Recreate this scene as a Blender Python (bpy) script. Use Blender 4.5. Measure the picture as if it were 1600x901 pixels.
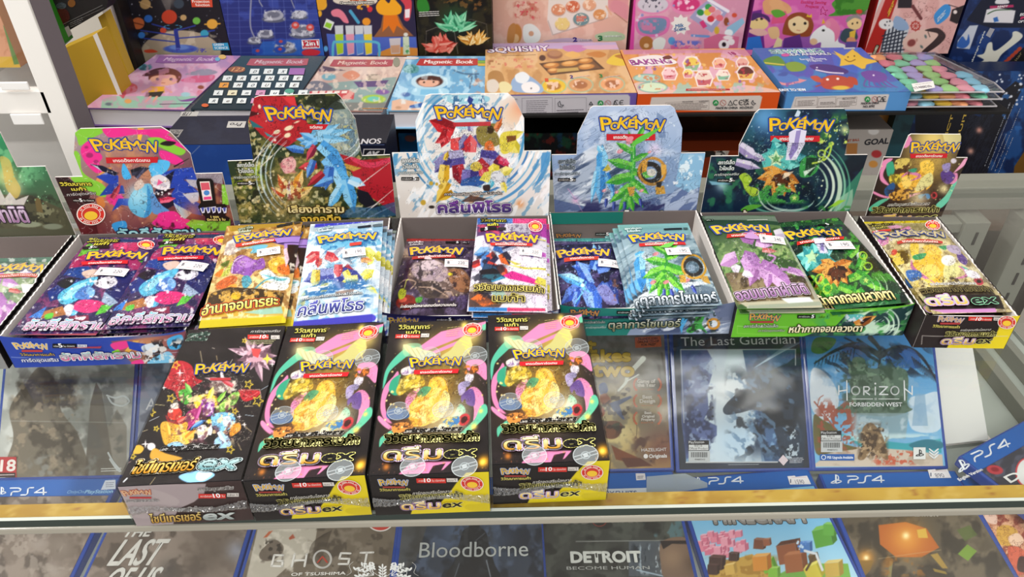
import bpy,bmesh,math,random
import numpy as np
from mathutils import Vector,Matrix
from mathutils.geometry import tessellate_polygon
S=bpy.context.scene
COL=S.collection
for o in list(bpy.data.objects):bpy.data.objects.remove(o)
# --------------------- camera
FPX,PITCH,ROLL,CAMH=1161.14,math.radians(36.2546),math.radians(-0.45737),0.39187
cp_,sp_,cr_,sr_=math.cos(PITCH),math.sin(PITCH),math.cos(ROLL),math.sin(ROLL)
r0=np.array([1.,0,0]);d0=-np.array([0.,sp_,cp_]);FWD=np.array([0.,cp_,-sp_])
RGT=r0*cr_-d0*sr_;DWN=r0*sr_+d0*cr_;EYE=np.array([0.,0,CAMH])
cam=bpy.data.objects.new('camera',bpy.data.cameras.new('camera'));COL.objects.link(cam)
cam.data.sensor_width=36;cam.data.lens=FPX/1600*36;cam.data.clip_start=.01
cam.matrix_world=Matrix([[RGT[0],-DWN[0],-FWD[0],EYE[0]],[RGT[1],-DWN[1],-FWD[1],EYE[1]],[RGT[2],-DWN[2],-FWD[2],EYE[2]],[0,0,0,1]])
S.camera=cam
# --------------------- light and exposure
S.view_settings.view_transform='Standard'
try:S.view_settings.look='None'
except Exception:pass
S.view_settings.gamma=1;S.view_settings.use_curve_mapping=False
S.view_settings.exposure=0.12
W=bpy.data.worlds.new('room_light');S.world=W;W.use_nodes=True
W.node_tree.nodes['Background'].inputs[0].default_value=(1.0,.985,.96,1)
W.node_tree.nodes['Background'].inputs[1].default_value=0.62
def area(name,loc,sx,sy,power,col=(1,.98,.95),rot=(0,0,0)):
 l=bpy.data.lights.new(name,'AREA');l.shape='RECTANGLE';l.size=sx;l.size_y=sy
 l.energy=power;l.color=col
 o=bpy.data.objects.new(name,l);o.location=loc;o.rotation_euler=rot;COL.objects.link(o);return o
area('ceiling_or_fill_lamp',(-.7,-1.25,1.9),1.2,.14,23)
area('ceiling_or_fill_lamp',(.75,-1.25,1.9),1.2,.14,19)
area('ceiling_or_fill_lamp',(-1.5,.45,1.7),(.14),1.2,30,rot=(0,-.8,0))  # tilted fill lamp, added at left to brighten the boxes' inner walls
area('ceiling_or_fill_lamp',(.4,-.1,2.0),1.2,.14,12)
# --------------------- projection between the photograph and planes of the place
def ray(px,py):return RGT*(px-800)+DWN*(py-450.5)+FWD*FPX
def onz(px,py,z):
 d=ray(px,py);return EYE+d*((z-CAMH)/d[2])
def ony(px,py,y):
 d=ray(px,py);return EYE+d*(y/d[1])
def proj(P):
 Q=np.asarray(P,float)-EYE
 zc=Q@FWD
 return 800+FPX*(Q@RGT)/zc,450.5+FPX*(Q@DWN)/zc
def nrm(v):v=np.asarray(v,float);return v/np.linalg.norm(v)
# --------------------- colours and materials
def lin(c):
 c=np.asarray(c,float);return np.where(c<=.04045,c/12.92,((c+.055)/1.055)**2.4)
def hx(h):
 if not isinstance(h,str):return np.array(h[:3],float)
 return np.array([int(h[i:i+2],16)/255 for i in(0,2,4)])
def mat(name,col=None,rough=.5,metal=0.,spec=.28,attr=False,bump=0.,bscale=200.,coat=0.,alpha=1.,vary=.06):
 m=bpy.data.materials.new(name);m.use_nodes=True;nt=m.node_tree;b=nt.nodes['Principled BSDF']
 b.inputs['Metallic'].default_value=metal;b.inputs['Specular IOR Level'].default_value=spec
 b.inputs['Coat Weight'].default_value=coat;b.inputs['Coat Roughness'].default_value=.12
 tc=nt.nodes.new('ShaderNodeTexCoord');nz=nt.nodes.new('ShaderNodeTexNoise');nz.inputs['Scale'].default_value=bscale
 nt.links.new(tc.outputs['Object'],nz.inputs['Vector'])
 mr=nt.nodes.new('ShaderNodeMapRange');mr.inputs['To Min'].default_value=max(0,rough-vary);mr.inputs['To Max'].default_value=rough+vary
 nt.links.new(nz.outputs['Fac'],mr.inputs['Value']);nt.links.new(mr.outputs[0],b.inputs['Roughness'])
 if attr:
  a=nt.nodes.new('ShaderNodeAttribute');a.attribute_name='print'
  nt.links.new(a.outputs['Color'],b.inputs['Base Color'])
  if attr=='alpha':nt.links.new(a.outputs['Alpha'],b.inputs['Alpha'])
 else:
  b.inputs['Base Color'].default_value=(*lin(hx(col)),1)
 if alpha<1:b.inputs['Alpha'].default_value=alpha
 if bump:
  bp=nt.nodes.new('ShaderNodeBump');bp.inputs['Strength'].default_value=bump;bp.inputs['Distance'].default_value=.002
  nt.links.new(nz.outputs['Fac'],bp.inputs['Height']);nt.links.new(bp.outputs[0],b.inputs['Normal'])
 return m
def clear_mat(name,tint=(1,1,1),gloss=.06,rough=.02,bump=0.,bscale=60.,edge=.35):
 m=bpy.data.materials.new(name);m.use_nodes=True;nt=m.node_tree;nt.nodes.remove(nt.nodes['Principled BSDF'])
 out=nt.nodes['Material Output'];tr=nt.nodes.new('ShaderNodeBsdfTransparent');gl=nt.nodes.new('ShaderNodeBsdfGlossy')
 tr.inputs[0].default_value=(*tint,1);gl.inputs['Roughness'].default_value=rough
 lw=nt.nodes.new('ShaderNodeLayerWeight');lw.inputs[0].default_value=edge
 mr=nt.nodes.new('ShaderNodeMapRange');mr.inputs['To Min'].default_value=gloss;mr.inputs['To Max'].default_value=min(1,gloss+.5)
 nt.links.new(lw.outputs['Fresnel'],mr.inputs['Value'])
 mx=nt.nodes.new('ShaderNodeMixShader');nt.links.new(mr.outputs[0],mx.inputs[0])
 nt.links.new(tr.outputs[0],mx.inputs[1]);nt.links.new(gl.outputs[0],mx.inputs[2]);nt.links.new(mx.outputs[0],out.inputs[0])
 if bump:
  tc=nt.nodes.new('ShaderNodeTexCoord');nz=nt.nodes.new('ShaderNodeTexNoise');nz.inputs['Scale'].default_value=bscale;nz.inputs['Detail'].default_value=4
  nt.links.new(tc.outputs['Object'],nz.inputs['Vector'])
  bp=nt.nodes.new('ShaderNodeBump');bp.inputs['Strength'].default_value=bump;bp.inputs['Distance'].default_value=.004
  nt.links.new(nz.outputs['Fac'],bp.inputs['Height']);nt.links.new(bp.outputs[0],gl.inputs['Normal'])
 return m
M=dict(card=mat('printed_card',attr=True,rough=.36,spec=.25),foil=mat('printed_foil',attr=True,rough=.26,spec=.4,metal=.12,bump=.12,bscale=90),paper=mat('printed_paper',attr=True,rough=.45,spec=.22),ink=mat('printing_ink',attr='alpha',rough=.4,spec=.22),white=mat('white_cardboard','e9e2dc',rough=.6,spec=.3,bscale=400),grey=mat('grey_cardboard','a79f98',rough=.7,spec=.2,bscale=400),black=mat('black_cardboard','1b1718',rough=.4,spec=.4,bscale=400),sticker=mat('sticker_paper','f2efec',rough=.55,spec=.3),alu=mat('painted_aluminium','86867b',rough=.5,spec=.2,metal=.1,bscale=500),whitemetal=mat('white_painted_metal','efeae4',rough=.4,bscale=300),greymetal=mat('grey_metal_side','7d7377',rough=.5,bscale=300),blueplastic=mat('blue_case_plastic','2c4a9c',rough=.2,spec=.6,bscale=100),dark=mat('dark_shelf_metal','161413',rough=.6,bscale=100),shelfgrey=mat('grey_shelf_board','aeb5ac',rough=.5,bscale=100),pages=mat('white_page_block','e4dfe4',rough=.7,bscale=600),glass=clear_mat('clear_glass',(.985,.992,.988),.03,.0,edge=.1),glassedge=mat('green_glass_edge','0e2a26',rough=.15,spec=.7,bscale=100),wrap=clear_mat('clear_shrink_film',(.985,.985,.985),.015,.12,bump=.5,bscale=45,edge=.12),sleeve=clear_mat('clear_plastic_sleeve',(.985,.985,.99),.01,.1,bump=.15,bscale=14,edge=.12),clam=clear_mat('clear_packaging_plastic',(.95,.95,.96),.06,.08,bump=.6,bscale=30,edge=.25),)
def plain(name,col,**k):
 if name not in M:M[name]=mat(name,col,**k)
 return M[name]
# --------------------- objects
MATS={}
def thing(name,label,cat,loc,rz=0.,group=None,kind=None):
 o=bpy.data.objects.new(name,None);COL.objects.link(o);o.empty_display_size=.02
 m=Matrix.Translation(Vector(loc))@Matrix.Rotation(rz,4,'Z');o.matrix_world=m;o.location=loc;o.rotation_euler=(0,0,rz)
 MATS[o]=m;tag(o,label,cat,group,kind);return o
def tag(o,label=None,cat=None,group=None,kind=None):
 for k,v in(('label',label),('category',cat),('group',group),('kind',kind)):
  if v:o[k]=v
 return o
def mesh_obj(name,V,F,material,parent=None,cols=None,alpha=None,smooth=False):
 """V in world metres; children are stored in their thing's own frame"""
 V=np.asarray(V,float).reshape(-1,3)
 par=parent
 m=MATS.get(parent,Matrix.Identity(4))if parent else Matrix.Identity(4)
 if parent is not None:
  mi=np.array(m.inverted());V=V@mi[:3,:3].T+mi[:3,3]
 me=bpy.data.meshes.new(name)
 if isinstance(F,np.ndarray):
  n,k=F.shape
  me.vertices.add(len(V));me.vertices.foreach_set('co',V.astype(np.float32).ravel())
  me.loops.add(n*k);me.loops.foreach_set('vertex_index',F.astype(np.int32).ravel())
  me.polygons.add(n);me.polygons.foreach_set('loop_start',np.arange(0,n*k,k,dtype=np.int32))
  me.update(calc_edges=True)
 else:
  me.from_pydata([tuple(v)for v in V],[],F);me.update()
 if cols is not None:
  a=me.color_attributes.new('print','FLOAT_COLOR','POINT')
  c=np.ones((len(V),4),np.float32);c[:,:3]=lin(np.clip(cols,0,1))
  if alpha is not None:c[:,3]=alpha
  a.data.foreach_set('color',c.ravel())
 if smooth:me.polygons.foreach_set('use_smooth',[True]*len(me.polygons))
 me.materials.append(material)
 o=bpy.data.objects.new(name,me);COL.objects.link(o)
 if parent is not None:o.parent=parent
 MATS[o]=m
 return o
def struct(o):o['kind']='structure';return o
class Geo:
 """collects solid pieces of one part"""
 def __init__(s):s.V=[];s.F=[]
 def add(s,V,F):
  n=len(s.V);s.V+=[np.asarray(v,float)for v in V];s.F+=[[i+n for i in f]for f in F];return s
 def box(s,o,ux,uy,uz,bev=0.):
  """box from corner o spanned by three edge vectors"""
  o,ux,uy,uz=(np.asarray(a,float)for a in(o,ux,uy,uz))
  if bev<=0:
   P=[o+a*ux+b*uy+c*uz for c in(0,1)for b in(0,1)for a in(0,1)]
   F=[[0,2,3,1],[4,5,7,6],[0,1,5,4],[2,6,7,3],[0,4,6,2],[1,3,7,5]]
   if np.dot(np.cross(ux,uy),uz)<0:F=[f[::-1]for f in F]
   return s.add(P,F)
  lx,ly,lz=(np.linalg.norm(a)for a in(ux,uy,uz))
  bm=bmesh.new();bmesh.ops.create_cube(bm,size=1)
  for v in bm.verts:v.co=((v.co.x+.5)*lx,(v.co.y+.5)*ly,(v.co.z+.5)*lz)
  bmesh.ops.bevel(bm,geom=bm.edges[:],offset=min(bev,lx*.45,ly*.45,lz*.45),segments=2,profile=.6,affect='EDGES')
  ex,ey,ez=ux/lx,uy/ly,uz/lz
  bm.verts.index_update()
  P=[o+v.co.x*ex+v.co.y*ey+v.co.z*ez for v in bm.verts];F=[[v.index for v in f.verts]for f in bm.faces]
  if np.dot(np.cross(ex,ey),ez)<0:F=[f[::-1]for f in F]
  bm.free();return s.add(P,F)
 def prism(s,pts,n):
  """closed outline (3-D points, counter-clockwise seen from the tip of n) extruded by -n"""
  pts=[np.asarray(p,float)for p in pts];k=len(pts);n=np.asarray(n,float)
  tri=tessellate_polygon([[Vector(p)for p in pts]])
  V=pts+[p-n for p in pts];F=[]
  nn=sum(np.cross(pts[i],pts[(i+1)%k])for i in range(k))
  flip=np.dot(nn,n)<0
  for t in tri:
   a,b,c=t;g=np.dot(np.cross(pts[b]-pts[a],pts[c]-pts[a]),n)
   if g<0:a,c=c,a
   F.append([a,b,c]);F.append([c+k,b+k,a+k])
  for i in range(k):
   j=(i+1)%k;q=[i,i+k,j+k,j];F.append(q[::-1]if flip else q)
  return s.add(V,F)
 def tube(s,pts,r,n=8):
  pts=[np.asarray(p,float)for p in pts];V=[];F=[]
  for i,p in enumerate(pts):
   t=nrm(pts[min(i+1,len(pts)-1)]-pts[max(i-1,0)])
   a=nrm(np.cross(t,[0,0,1.]if abs(t[2])<.9 else[1.,0,0]));b=np.cross(t,a)
   V+=[p+r*(math.cos(2*math.pi*k/n)*a+math.sin(2*math.pi*k/n)*b)for k in range(n)]
  for i in range(len(pts)-1):
   for k in range(n):
    F.append([i*n+k,i*n+(k+1)%n,(i+1)*n+(k+1)%n,(i+1)*n+k])
  F.append(list(range(n))[::-1]);F.append([(len(pts)-1)*n+k for k in range(n)])
  return s.add(V,F)
 def build(s,name,material,parent=None,smooth=False):return mesh_obj(name,s.V,s.F,material,parent,smooth=smooth)
def dup(root,loc,rz,label):
 r=root.copy();COL.objects.link(r);r.location=loc;r.rotation_euler=(0,0,rz);r['label']=label
 for ch in list(root.children):
  c=ch.copy();COL.objects.link(c);c.parent=r
  for g in ch.children:
   d=g.copy();COL.objects.link(d);d.parent=c
 return r
# --------------------- printing: a fine sheet of coloured points on a flat panel
class Panel:
 """flat printed face: corner o (print's lower left), ux to the right, uy up the print, size w x h in metres"""
 def __init__(s,o,ux,uy,w,h):
  s.o=np.asarray(o,float);s.ux=nrm(ux);s.uy=np.asarray(uy,float);s.uy=nrm(s.uy-s.ux*np.dot(s.uy,s.ux));s.w,s.h=w,h
  s.n=np.cross(s.ux,s.uy)
 def hit(s,px,py):
  d=ray(px,py);t=np.dot(s.o-EYE,s.n)/np.dot(d,s.n);q=EYE+d*t-s.o
  return np.array([q@s.ux,q@s.uy])
 def pt(s,a,lift=0.):return s.o+s.ux*a[0]+s.uy*a[1]+s.n*lift
 def pts(s,A,lift=0.):A=np.asarray(A,float);return s.o+A[...,:1]*s.ux+A[...,1:2]*s.uy+s.n*lift
def vnoise(x,y,seed=0):
 xi=np.floor(x).astype(np.int64);yi=np.floor(y).astype(np.int64);fx=x-xi;fy=y-yi
 fx=fx*fx*(3-2*fx);fy=fy*fy*(3-2*fy)
 def hsh(a,b):
  h=(a*374761393+b*668265263+seed*1442695041)&0xffffffff
  h=((h^(h>>13))*1274126177)&0xffffffff
  return((h^(h>>16))&0xffff)/65535.
 return(hsh(xi,yi)*(1-fx)+hsh(xi+1,yi)*fx)*(1-fy)+(hsh(xi,yi+1)*(1-fx)+hsh(xi+1,yi+1)*fx)*fy
def fnoise(x,y,seed=0,oct=4):
 t=0;a=.5;n=0
 for i in range(oct):t=t+a*vnoise(x*2**i,y*2**i,seed+i*17);n+=a;a*=.5
 return t/n
def spline(pts,closed=True,n=6):
 p=np.asarray(pts,float);k=len(p);out=[]
 rng=range(k)if closed else range(k-1)
 for i in rng:
  if closed:a,b,c,d=p[(i-1)%k],p[i],p[(i+1)%k],p[(i+2)%k]
  else:a,b,c,d=p[max(i-1,0)],p[i],p[i+1],p[min(i+2,k-1)]
  for j in range(n):
   t=j/n;out.append(.5*((2*b)+(c-a)*t+(2*a-5*b+4*c-d)*t*t+(3*b-a-3*c+d)*t**3))
 if not closed:out.append(p[-1])
 return np.array(out)
class Art:
 """paints a print in the coordinates read off the photograph"""
 def __init__(s,X,Y):s.X,s.Y=X,Y;s.C=np.zeros((len(X),3))
 def _bb(s,x0,y0,x1,y1):return np.nonzero((s.X>x0)&(s.X<x1)&(s.Y>y0)&(s.Y<y1))[0]
 def _mix(s,i,c,a):
  if len(i):a=np.clip(a,0,1)[:,None];s.C[i]=s.C[i]*(1-a)+(hx(c)if isinstance(c,(str,tuple))else c)*a
 def fill(s,c):s.C[:]=hx(c);return s
 def grad(s,p,c0,q,c1,a=1.):
  p,q=np.array(p,float),np.array(q,float);d=q-p
  t=np.clip(((s.X-p[0])*d[0]+(s.Y-p[1])*d[1])/(d@d),0,1)[:,None]
  s.C=s.C*(1-a)+a*(hx(c0)*(1-t)+hx(c1)*t);return s
 def E(s,x,y,rx,ry,c,rot=0.,soft=.7,a=1.):
  R=max(rx,ry)+soft*3;i=s._bb(x-R,y-R,x+R,y+R);r=math.radians(rot)
  dx,dy=s.X[i]-x,s.Y[i]-y;u=(dx*math.cos(r)+dy*math.sin(r))/rx;v=(-dx*math.sin(r)+dy*math.cos(r))/ry
  q=np.sqrt(u*u+v*v);s._mix(i,c,a*np.clip(.5-(q-1)*min(rx,ry)/(2*soft),0,1));return s
 def ring(s,x,y,r,w,c,a=1.,sq=1.,rot=0.,soft=.6):
  R=r+w+3;i=s._bb(x-R,y-R,x+R,y+R);t=math.radians(rot)
  dx,dy=s.X[i]-x,s.Y[i]-y;u=dx*math.cos(t)+dy*math.sin(t);v=(-dx*math.sin(t)+dy*math.cos(t))/sq
  q=np.abs(np.sqrt(u*u+v*v)-r);s._mix(i,c,a*np.clip(.5-(q-w/2)/(2*soft),0,1));return s
 def P(s,pts,c,soft=.6,a=1.,smooth=False,grad=None):
  p=spline(pts)if smooth else np.asarray(pts,float)
  i=s._bb(p[:,0].min()-2*soft,p[:,1].min()-2*soft,p[:,0].max()+2*soft,p[:,1].max()+2*soft)
  if not len(i):return s
  x,y=s.X[i],s.Y[i];ins=np.zeros(len(i),bool);dm=np.full(len(i),1e9)
  q=np.roll(p,-1,0)
  for(ax,ay),(bx,by)in zip(p,q):
   if ay!=by:
    cnd=(ay>y)!=(by>y);ins^=cnd&(x<(bx-ax)*(y-ay)/(by-ay)+ax)
   ex,ey=bx-ax,by-ay;l=ex*ex+ey*ey+1e-9
   t=np.clip(((x-ax)*ex+(y-ay)*ey)/l,0,1);dm=np.minimum(dm,(x-ax-t*ex)**2+(y-ay-t*ey)**2)
  d=np.sqrt(dm)*np.where(ins,-1,1);al=a*np.clip(.5-d/(2*soft),0,1)
  if grad is not None:
   g0,gc,g1=grad;dx,dy=g1[0]-g0[0],g1[1]-g0[1]
   t=np.clip(((x-g0[0])*dx+(y-g0[1])*dy)/(dx*dx+dy*dy),0,1)[:,None];s._mix(i,hx(c)*(1-t)+hx(gc)*t,al)
  else:s._mix(i,c,al)
  return s
 def S(s,pts,c,**k):return s.P(pts,c,smooth=True,**k)
 def L(s,pts,w,c,w1=None,a=1.,soft=.6,smooth=True,taper=False):
  p=spline(pts,False)if smooth and len(pts)>2 else np.asarray(pts,float)
  k=len(p);ws=np.linspace(w,w if w1 is None else w1,k)
  if taper:ws=w*np.sin(np.linspace(0.05,math.pi-.05,k))+.3
  R=max(w,w1 or 0)+2
  i=s._bb(p[:,0].min()-R,p[:,1].min()-R,p[:,0].max()+R,p[:,1].max()+R)
  if not len(i):return s
  x,y=s.X[i],s.Y[i];dm=np.full(len(i),1e9)
  for j in range(k-1):
   (ax,ay),(bx,by)=p[j],p[j+1];ex,ey=bx-ax,by-ay
   t=np.clip(((x-ax)*ex+(y-ay)*ey)/(ex*ex+ey*ey+1e-9),0,1)
   dm=np.minimum(dm,np.hypot(x-ax-t*ex,y-ay-t*ey)-(ws[j]*(1-t)+ws[j+1]*t)/2)
  s._mix(i,c,a*np.clip(.5-dm/(2*soft),0,1));return s
 def G(s,x,y,r,c,a=1.,sq=1.,rot=0.):
  R=r*2.6*max(1,sq);i=s._bb(x-R,y-R,x+R,y+R);t=math.radians(rot)
  dx,dy=s.X[i]-x,s.Y[i]-y;u=dx*math.cos(t)+dy*math.sin(t);v=(-dx*math.sin(t)+dy*math.cos(t))/sq
  s._mix(i,c,a*np.exp(-(u*u+v*v)/(r*r)));return s
 def N(s,c,sc=14.,lo=.5,hi=.6,seed=1,a=1.,box=None,sx=1.,sy=1.,rot=0.,oct=4):
  i=s._bb(*box)if box else np.arange(len(s.X));t=math.radians(rot)
  u=s.X[i]*math.cos(t)+s.Y[i]*math.sin(t);v=-s.X[i]*math.sin(t)+s.Y[i]*math.cos(t)
  n=fnoise(u/(sc*sx),v/(sc*sy),seed,oct);s._mix(i,c,a*np.clip((n-lo)/(hi-lo),0,1)*s._soft(i,box));return s
 def _soft(s,i,box):
  if not box:return 1.
  x,y=s.X[i],s.Y[i];m,k=(box[2]-box[0])*.16+.1,(box[3]-box[1])*.16+.1
  return np.clip(np.minimum((x-box[0])/m,(box[2]-x)/m),0,1)*np.clip(np.minimum((y-box[1])/k,(box[3]-y)/k),0,1)
 def dots(s,n,box,r,c,seed=1,a=1.,r0=None):
  g=random.Random(seed)
  for k in range(n):
   q=g.uniform(r0 or r*.4,r);s.E(g.uniform(box[0],box[2]),g.uniform(box[1],box[3]),q,q,c[k%len(c)]if isinstance(c,list)else c,a=a)
  return s
 def star(s,x,y,r,c,k=5,inner=.45,rot=-90,line=0):
  p=[(x+(r if j%2==0 else r*inner)*math.cos(math.radians(rot)+math.pi*j/k),y+(r if j%2==0 else r*inner)*math.sin(math.radians(rot)+math.pi*j/k))for j in range(2*k)]
  if line:return s.L(p+[p[0]],line,c,smooth=False)
  return s.P(p,c,soft=.4)
 def shard(s,x,y,ang,l,w,c,c2=None):
  t=math.radians(ang);d=np.array([math.cos(t),math.sin(t)]);e=np.array([-d[1],d[0]]);o=np.array([x,y])
  s.P([o-e*w/2,o+d*l*.55-e*w*.6,o+d*l,o+d*l*.55+e*w*.6,o+e*w/2],c,soft=.5)
  if c2 is not None:s.P([o,o+d*l,o+d*l*.55+e*w*.6,o+e*w/2],c2,soft=.5)
  return s
STEP=1.05
def sheet(panel,paint,name,material,parent,outline=None,lift=.00025,bulge=None,step=None,size=None):
 """outline: rows (b, a_left, a_right) from bottom to top in panel metres, default the whole panel"""
 st=step or STEP
 c=[panel.pt((0,0)),panel.pt((panel.w,0)),panel.pt((0,panel.h)),panel.pt((panel.w,panel.h))]
 px=np.array([proj(p)for p in c])
 nx=int(np.clip(max(np.hypot(*(px[1]-px[0])),np.hypot(*(px[3]-px[2])))/st,4,420))
 ny=int(np.clip(max(np.hypot(*(px[2]-px[0])),np.hypot(*(px[3]-px[1])))/st,4,420))
 if size:nx,ny=size
 hh=panel.h if outline is None else outline[-1][0]
 b=np.linspace(0,hh,max(4,int(ny*hh/panel.h))+1);ny=len(b)-1
 if outline is None:al=np.zeros(ny+1);ar=np.full(ny+1,panel.w)
 else:
  ob=np.array([r[0]for r in outline]);b=np.unique(np.concatenate([b,ob]))
  rows=[]
  for v in b:
   l=np.interp(v,ob+np.arange(len(ob))*1e-9,[r[1]for r in outline]);r_=np.interp(v,ob+np.arange(len(ob))*1e-9,[r[2]for r in outline]);rows.append((v,l,r_))
  bb=[];
  for v,l,r_ in rows:
   same=[q for q in outline if abs(q[0]-v)<1e-12]
   if len(same)>1:bb+=[(v,q[1],q[2])for q in same]
   else:bb.append((v,l,r_))
  b=np.array([q[0]for q in bb]);al=np.array([q[1]for q in bb]);ar=np.array([q[2]for q in bb])
 u=np.linspace(0,1,nx+1)
 A=al[:,None]+(ar-al)[:,None]*u[None];B=np.repeat(b[:,None],nx+1,1)
 AB=np.stack([A,B],-1).reshape(-1,2)
 L0=panel.pts(AB,lift)
 X,Y=proj(L0)
 art=Art(X,Y);paint(art)
 if bulge is not None:L0=L0+panel.n*bulge(AB[:,:1]/panel.w,AB[:,1:2]/panel.h)
 ii=np.arange((len(b)-1)*(nx+1)).reshape(len(b)-1,nx+1)[:,:-1]
 F=np.stack([ii,ii+1,ii+nx+2,ii+nx+1],-1).reshape(-1,4)
 o=mesh_obj(name,L0,F,material,parent,cols=art.C,smooth=bulge is not None)
 return o
# --------------------- lettering and crisp marks, laid on a panel
_TX={}
def text_geo(t):
 if t in _TX:return _TX[t]
 cu=bpy.data.curves.new('t','FONT');cu.body=t;cu.resolution_u=3
 ob=bpy.data.objects.new('t',cu);me=ob.to_mesh();me.calc_loop_triangles()
 V=np.array([v.co[:2]for v in me.vertices]);T=np.array([l.vertices[:]for l in me.loop_triangles])
 cnt={}
 for tri in T:
  for a,b in((0,1),(1,2),(2,0)):
   k=tuple(sorted((tri[a],tri[b])));cnt[k]=cnt.get(k,0)+1
 E=[k for k,n in cnt.items()if n==1]
 ob.to_mesh_clear();bpy.data.objects.remove(ob);bpy.data.curves.remove(cu)
 _TX[t]=(V,T,E);return _TX[t]
class Deco:
 def __init__(s,panel,lift=.0005,bulge=None):
  s.p=panel;s.V=[];s.F=[];s.C=[];s.A=[];s.n=0;s.lift=lift;s.b=bulge
 def _add(s,V2,T,c,a=1.,up=True):
  V2=np.asarray(V2,float)
  if up:s.lift+=.000012
  T=np.asarray(T,int).reshape(-1,3);cs=isinstance(c,str)
  if s.b is not None:
   C=None if cs else np.asarray(c,float)
   for _ in range(4):
    P3=V2[T];L=np.max(np.linalg.norm(P3-np.roll(P3,-1,1),axis=2),1);big=L>.0014
    if not big.any():break
    t=T[big];n0=len(V2);m=len(t)
    mid=[(V2[t[:,i]]+V2[t[:,(i+1)%3]])/2 for i in range(3)];V2=np.concatenate([V2]+mid)
    if C is not None:C=np.concatenate([C]+[(C[t[:,i]]+C[t[:,(i+1)%3]])/2 for i in range(3)])
    e,b,d=(n0+np.arange(m)+k*m for k in range(3))
    T=np.concatenate([T[~big],np.stack([t[:,0],e,d],1),np.stack([e,t[:,1],b],1),np.stack([d,b,t[:,2]],1),np.stack([e,b,d],1)])
   if C is not None:c=C
  P=s.p.pts(V2,s.lift)
  if s.b is not None:P=P+s.p.n*s.b(np.clip(V2[:,:1]/s.p.w,0,1),np.clip(V2[:,1:2]/s.p.h,0,1))
  s.V.append(P);s.F.append(np.asarray(T,int)+s.n);s.C.append(np.tile(hx(c),(len(V2),1))if isinstance(c,str)else np.asarray(c));s.A.append(np.full(len(V2),a));s.n+=len(V2)
 def _edges(s,V2,E,w,c,a=1.):
  """round outline along edges, one layer"""
  s.lift+=.000012;P=[];T=[];n=0
  V2=np.asarray(V2)
  for i,j in E:
   p,q=V2[i],V2[j];d=q-p;l=np.hypot(*d)
   if l<1e-9:continue
   e=np.array([-d[1],d[0]])/l*w
   P+=[p-e,q-e,q+e,p+e];T+=[(n,n+1,n+2),(n,n+2,n+3)];n+=4
  used=sorted({i for e in E for i in e});k=7
  ang=np.arange(k)*2*math.pi/k;circ=np.stack([np.cos(ang),np.sin(ang)],-1)*w
  for i in used:
   P+=list(V2[i]+circ);T+=[(n,n+m,n+m+1)for m in range(1,k-1)];n+=k
  s._add(P,T,c,a,up=False)
 def map(s,pts):return np.array([s.p.hit(*q)for q in pts])
 def mpp(s,x,y):return np.linalg.norm(s.p.hit(x+1,y)-s.p.hit(x,y))
 def T(s,t,p0,p1,h=None,c='ffffff',o=None,ow=1.,bold=0.,it=0.,c2=None,a=1.,o2=None,ow2=0.,flip=False):
  """text from baseline point p0 to p1 (photograph), capitals h pixels tall"""
  V,T_,E=text_geo(t)
  if not len(V):return s
  A,B=s.p.hit(*p0),s.p.hit(*p1);d=B-A;L=np.hypot(*d);d=d/L;e=np.array([-d[1],d[0]])
  x0,x1=V[:,0].min(),V[:,0].max();sx=L/(x1-x0)
  if h is None:sy=sx
  else:
   H=abs((s.p.hit(p0[0],p0[1]-h)-A)@e)if not flip else abs((s.p.hit(p0[0],p0[1]+h)-A)@e);sy=H/.70
  Q=A+((V[:,:1]-x0)*sx+V[:,1:2]*sy*it)*d+V[:,1:2]*sy*e
  m=s.mpp(*p0)
  if o2:s._edges(Q,E,(ow+ow2+bold)*m,o2,a)
  if o:s._edges(Q,E,(ow+bold)*m,o,a);
  if bold:
   if c2 is None:s._edges(Q,E,bold*m,c,a)
   else:q=(hx(c)+hx(c2))/2;s._edges(Q,E,bold*m,''.join('%02x'%int(v*255)for v in q),a)
  if c2 is not None:
   t_=np.clip(V[:,1:2]/.7,0,1);col=hx(c)*(1-t_)+hx(c2)*t_;s._add(Q,T_,col,a)
  else:s._add(Q,T_,c,a)
  return s
 def P(s,pts,c,a=1.,smooth=False):
  pts=spline(pts)if smooth else pts
  Q=s.map(pts);tri=tessellate_polygon([[Vector((*q,0))for q in Q]]);s._add(Q,[t for t in tri],c,a);return s
 def L(s,pts,w,c,a=1.,smooth=False):
  pts=spline(pts,False)if smooth else pts
  Q=s.map(pts);s._edges(Q,[(i,i+1)for i in range(len(Q)-1)],w/2*s.mpp(*pts[0]),c,a);return s
 def E(s,x,y,rx,ry,c,a=1.,rot=0.,n=28):
  t=np.arange(n)*2*math.pi/n;r=math.radians(rot);u,v=rx*np.cos(t),ry*np.sin(t)
  return s.P(np.stack([x+u*math.cos(r)-v*math.sin(r),y+u*math.sin(r)+v*math.cos(r)],-1),c,a)
 def ring(s,x,y,rx,ry,w,c,a=1.,n=28,a0=0,a1=360):
  t=np.radians(np.linspace(a0,a1,n));return s.L(np.stack([x+rx*np.cos(t),y+ry*np.sin(t)],-1),w,c,a)
 def R(s,x0,y0,x1,y1,c,a=1.):return s.P([(x0,y0),(x1,y0),(x1,y1),(x0,y1)],c,a)
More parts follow.
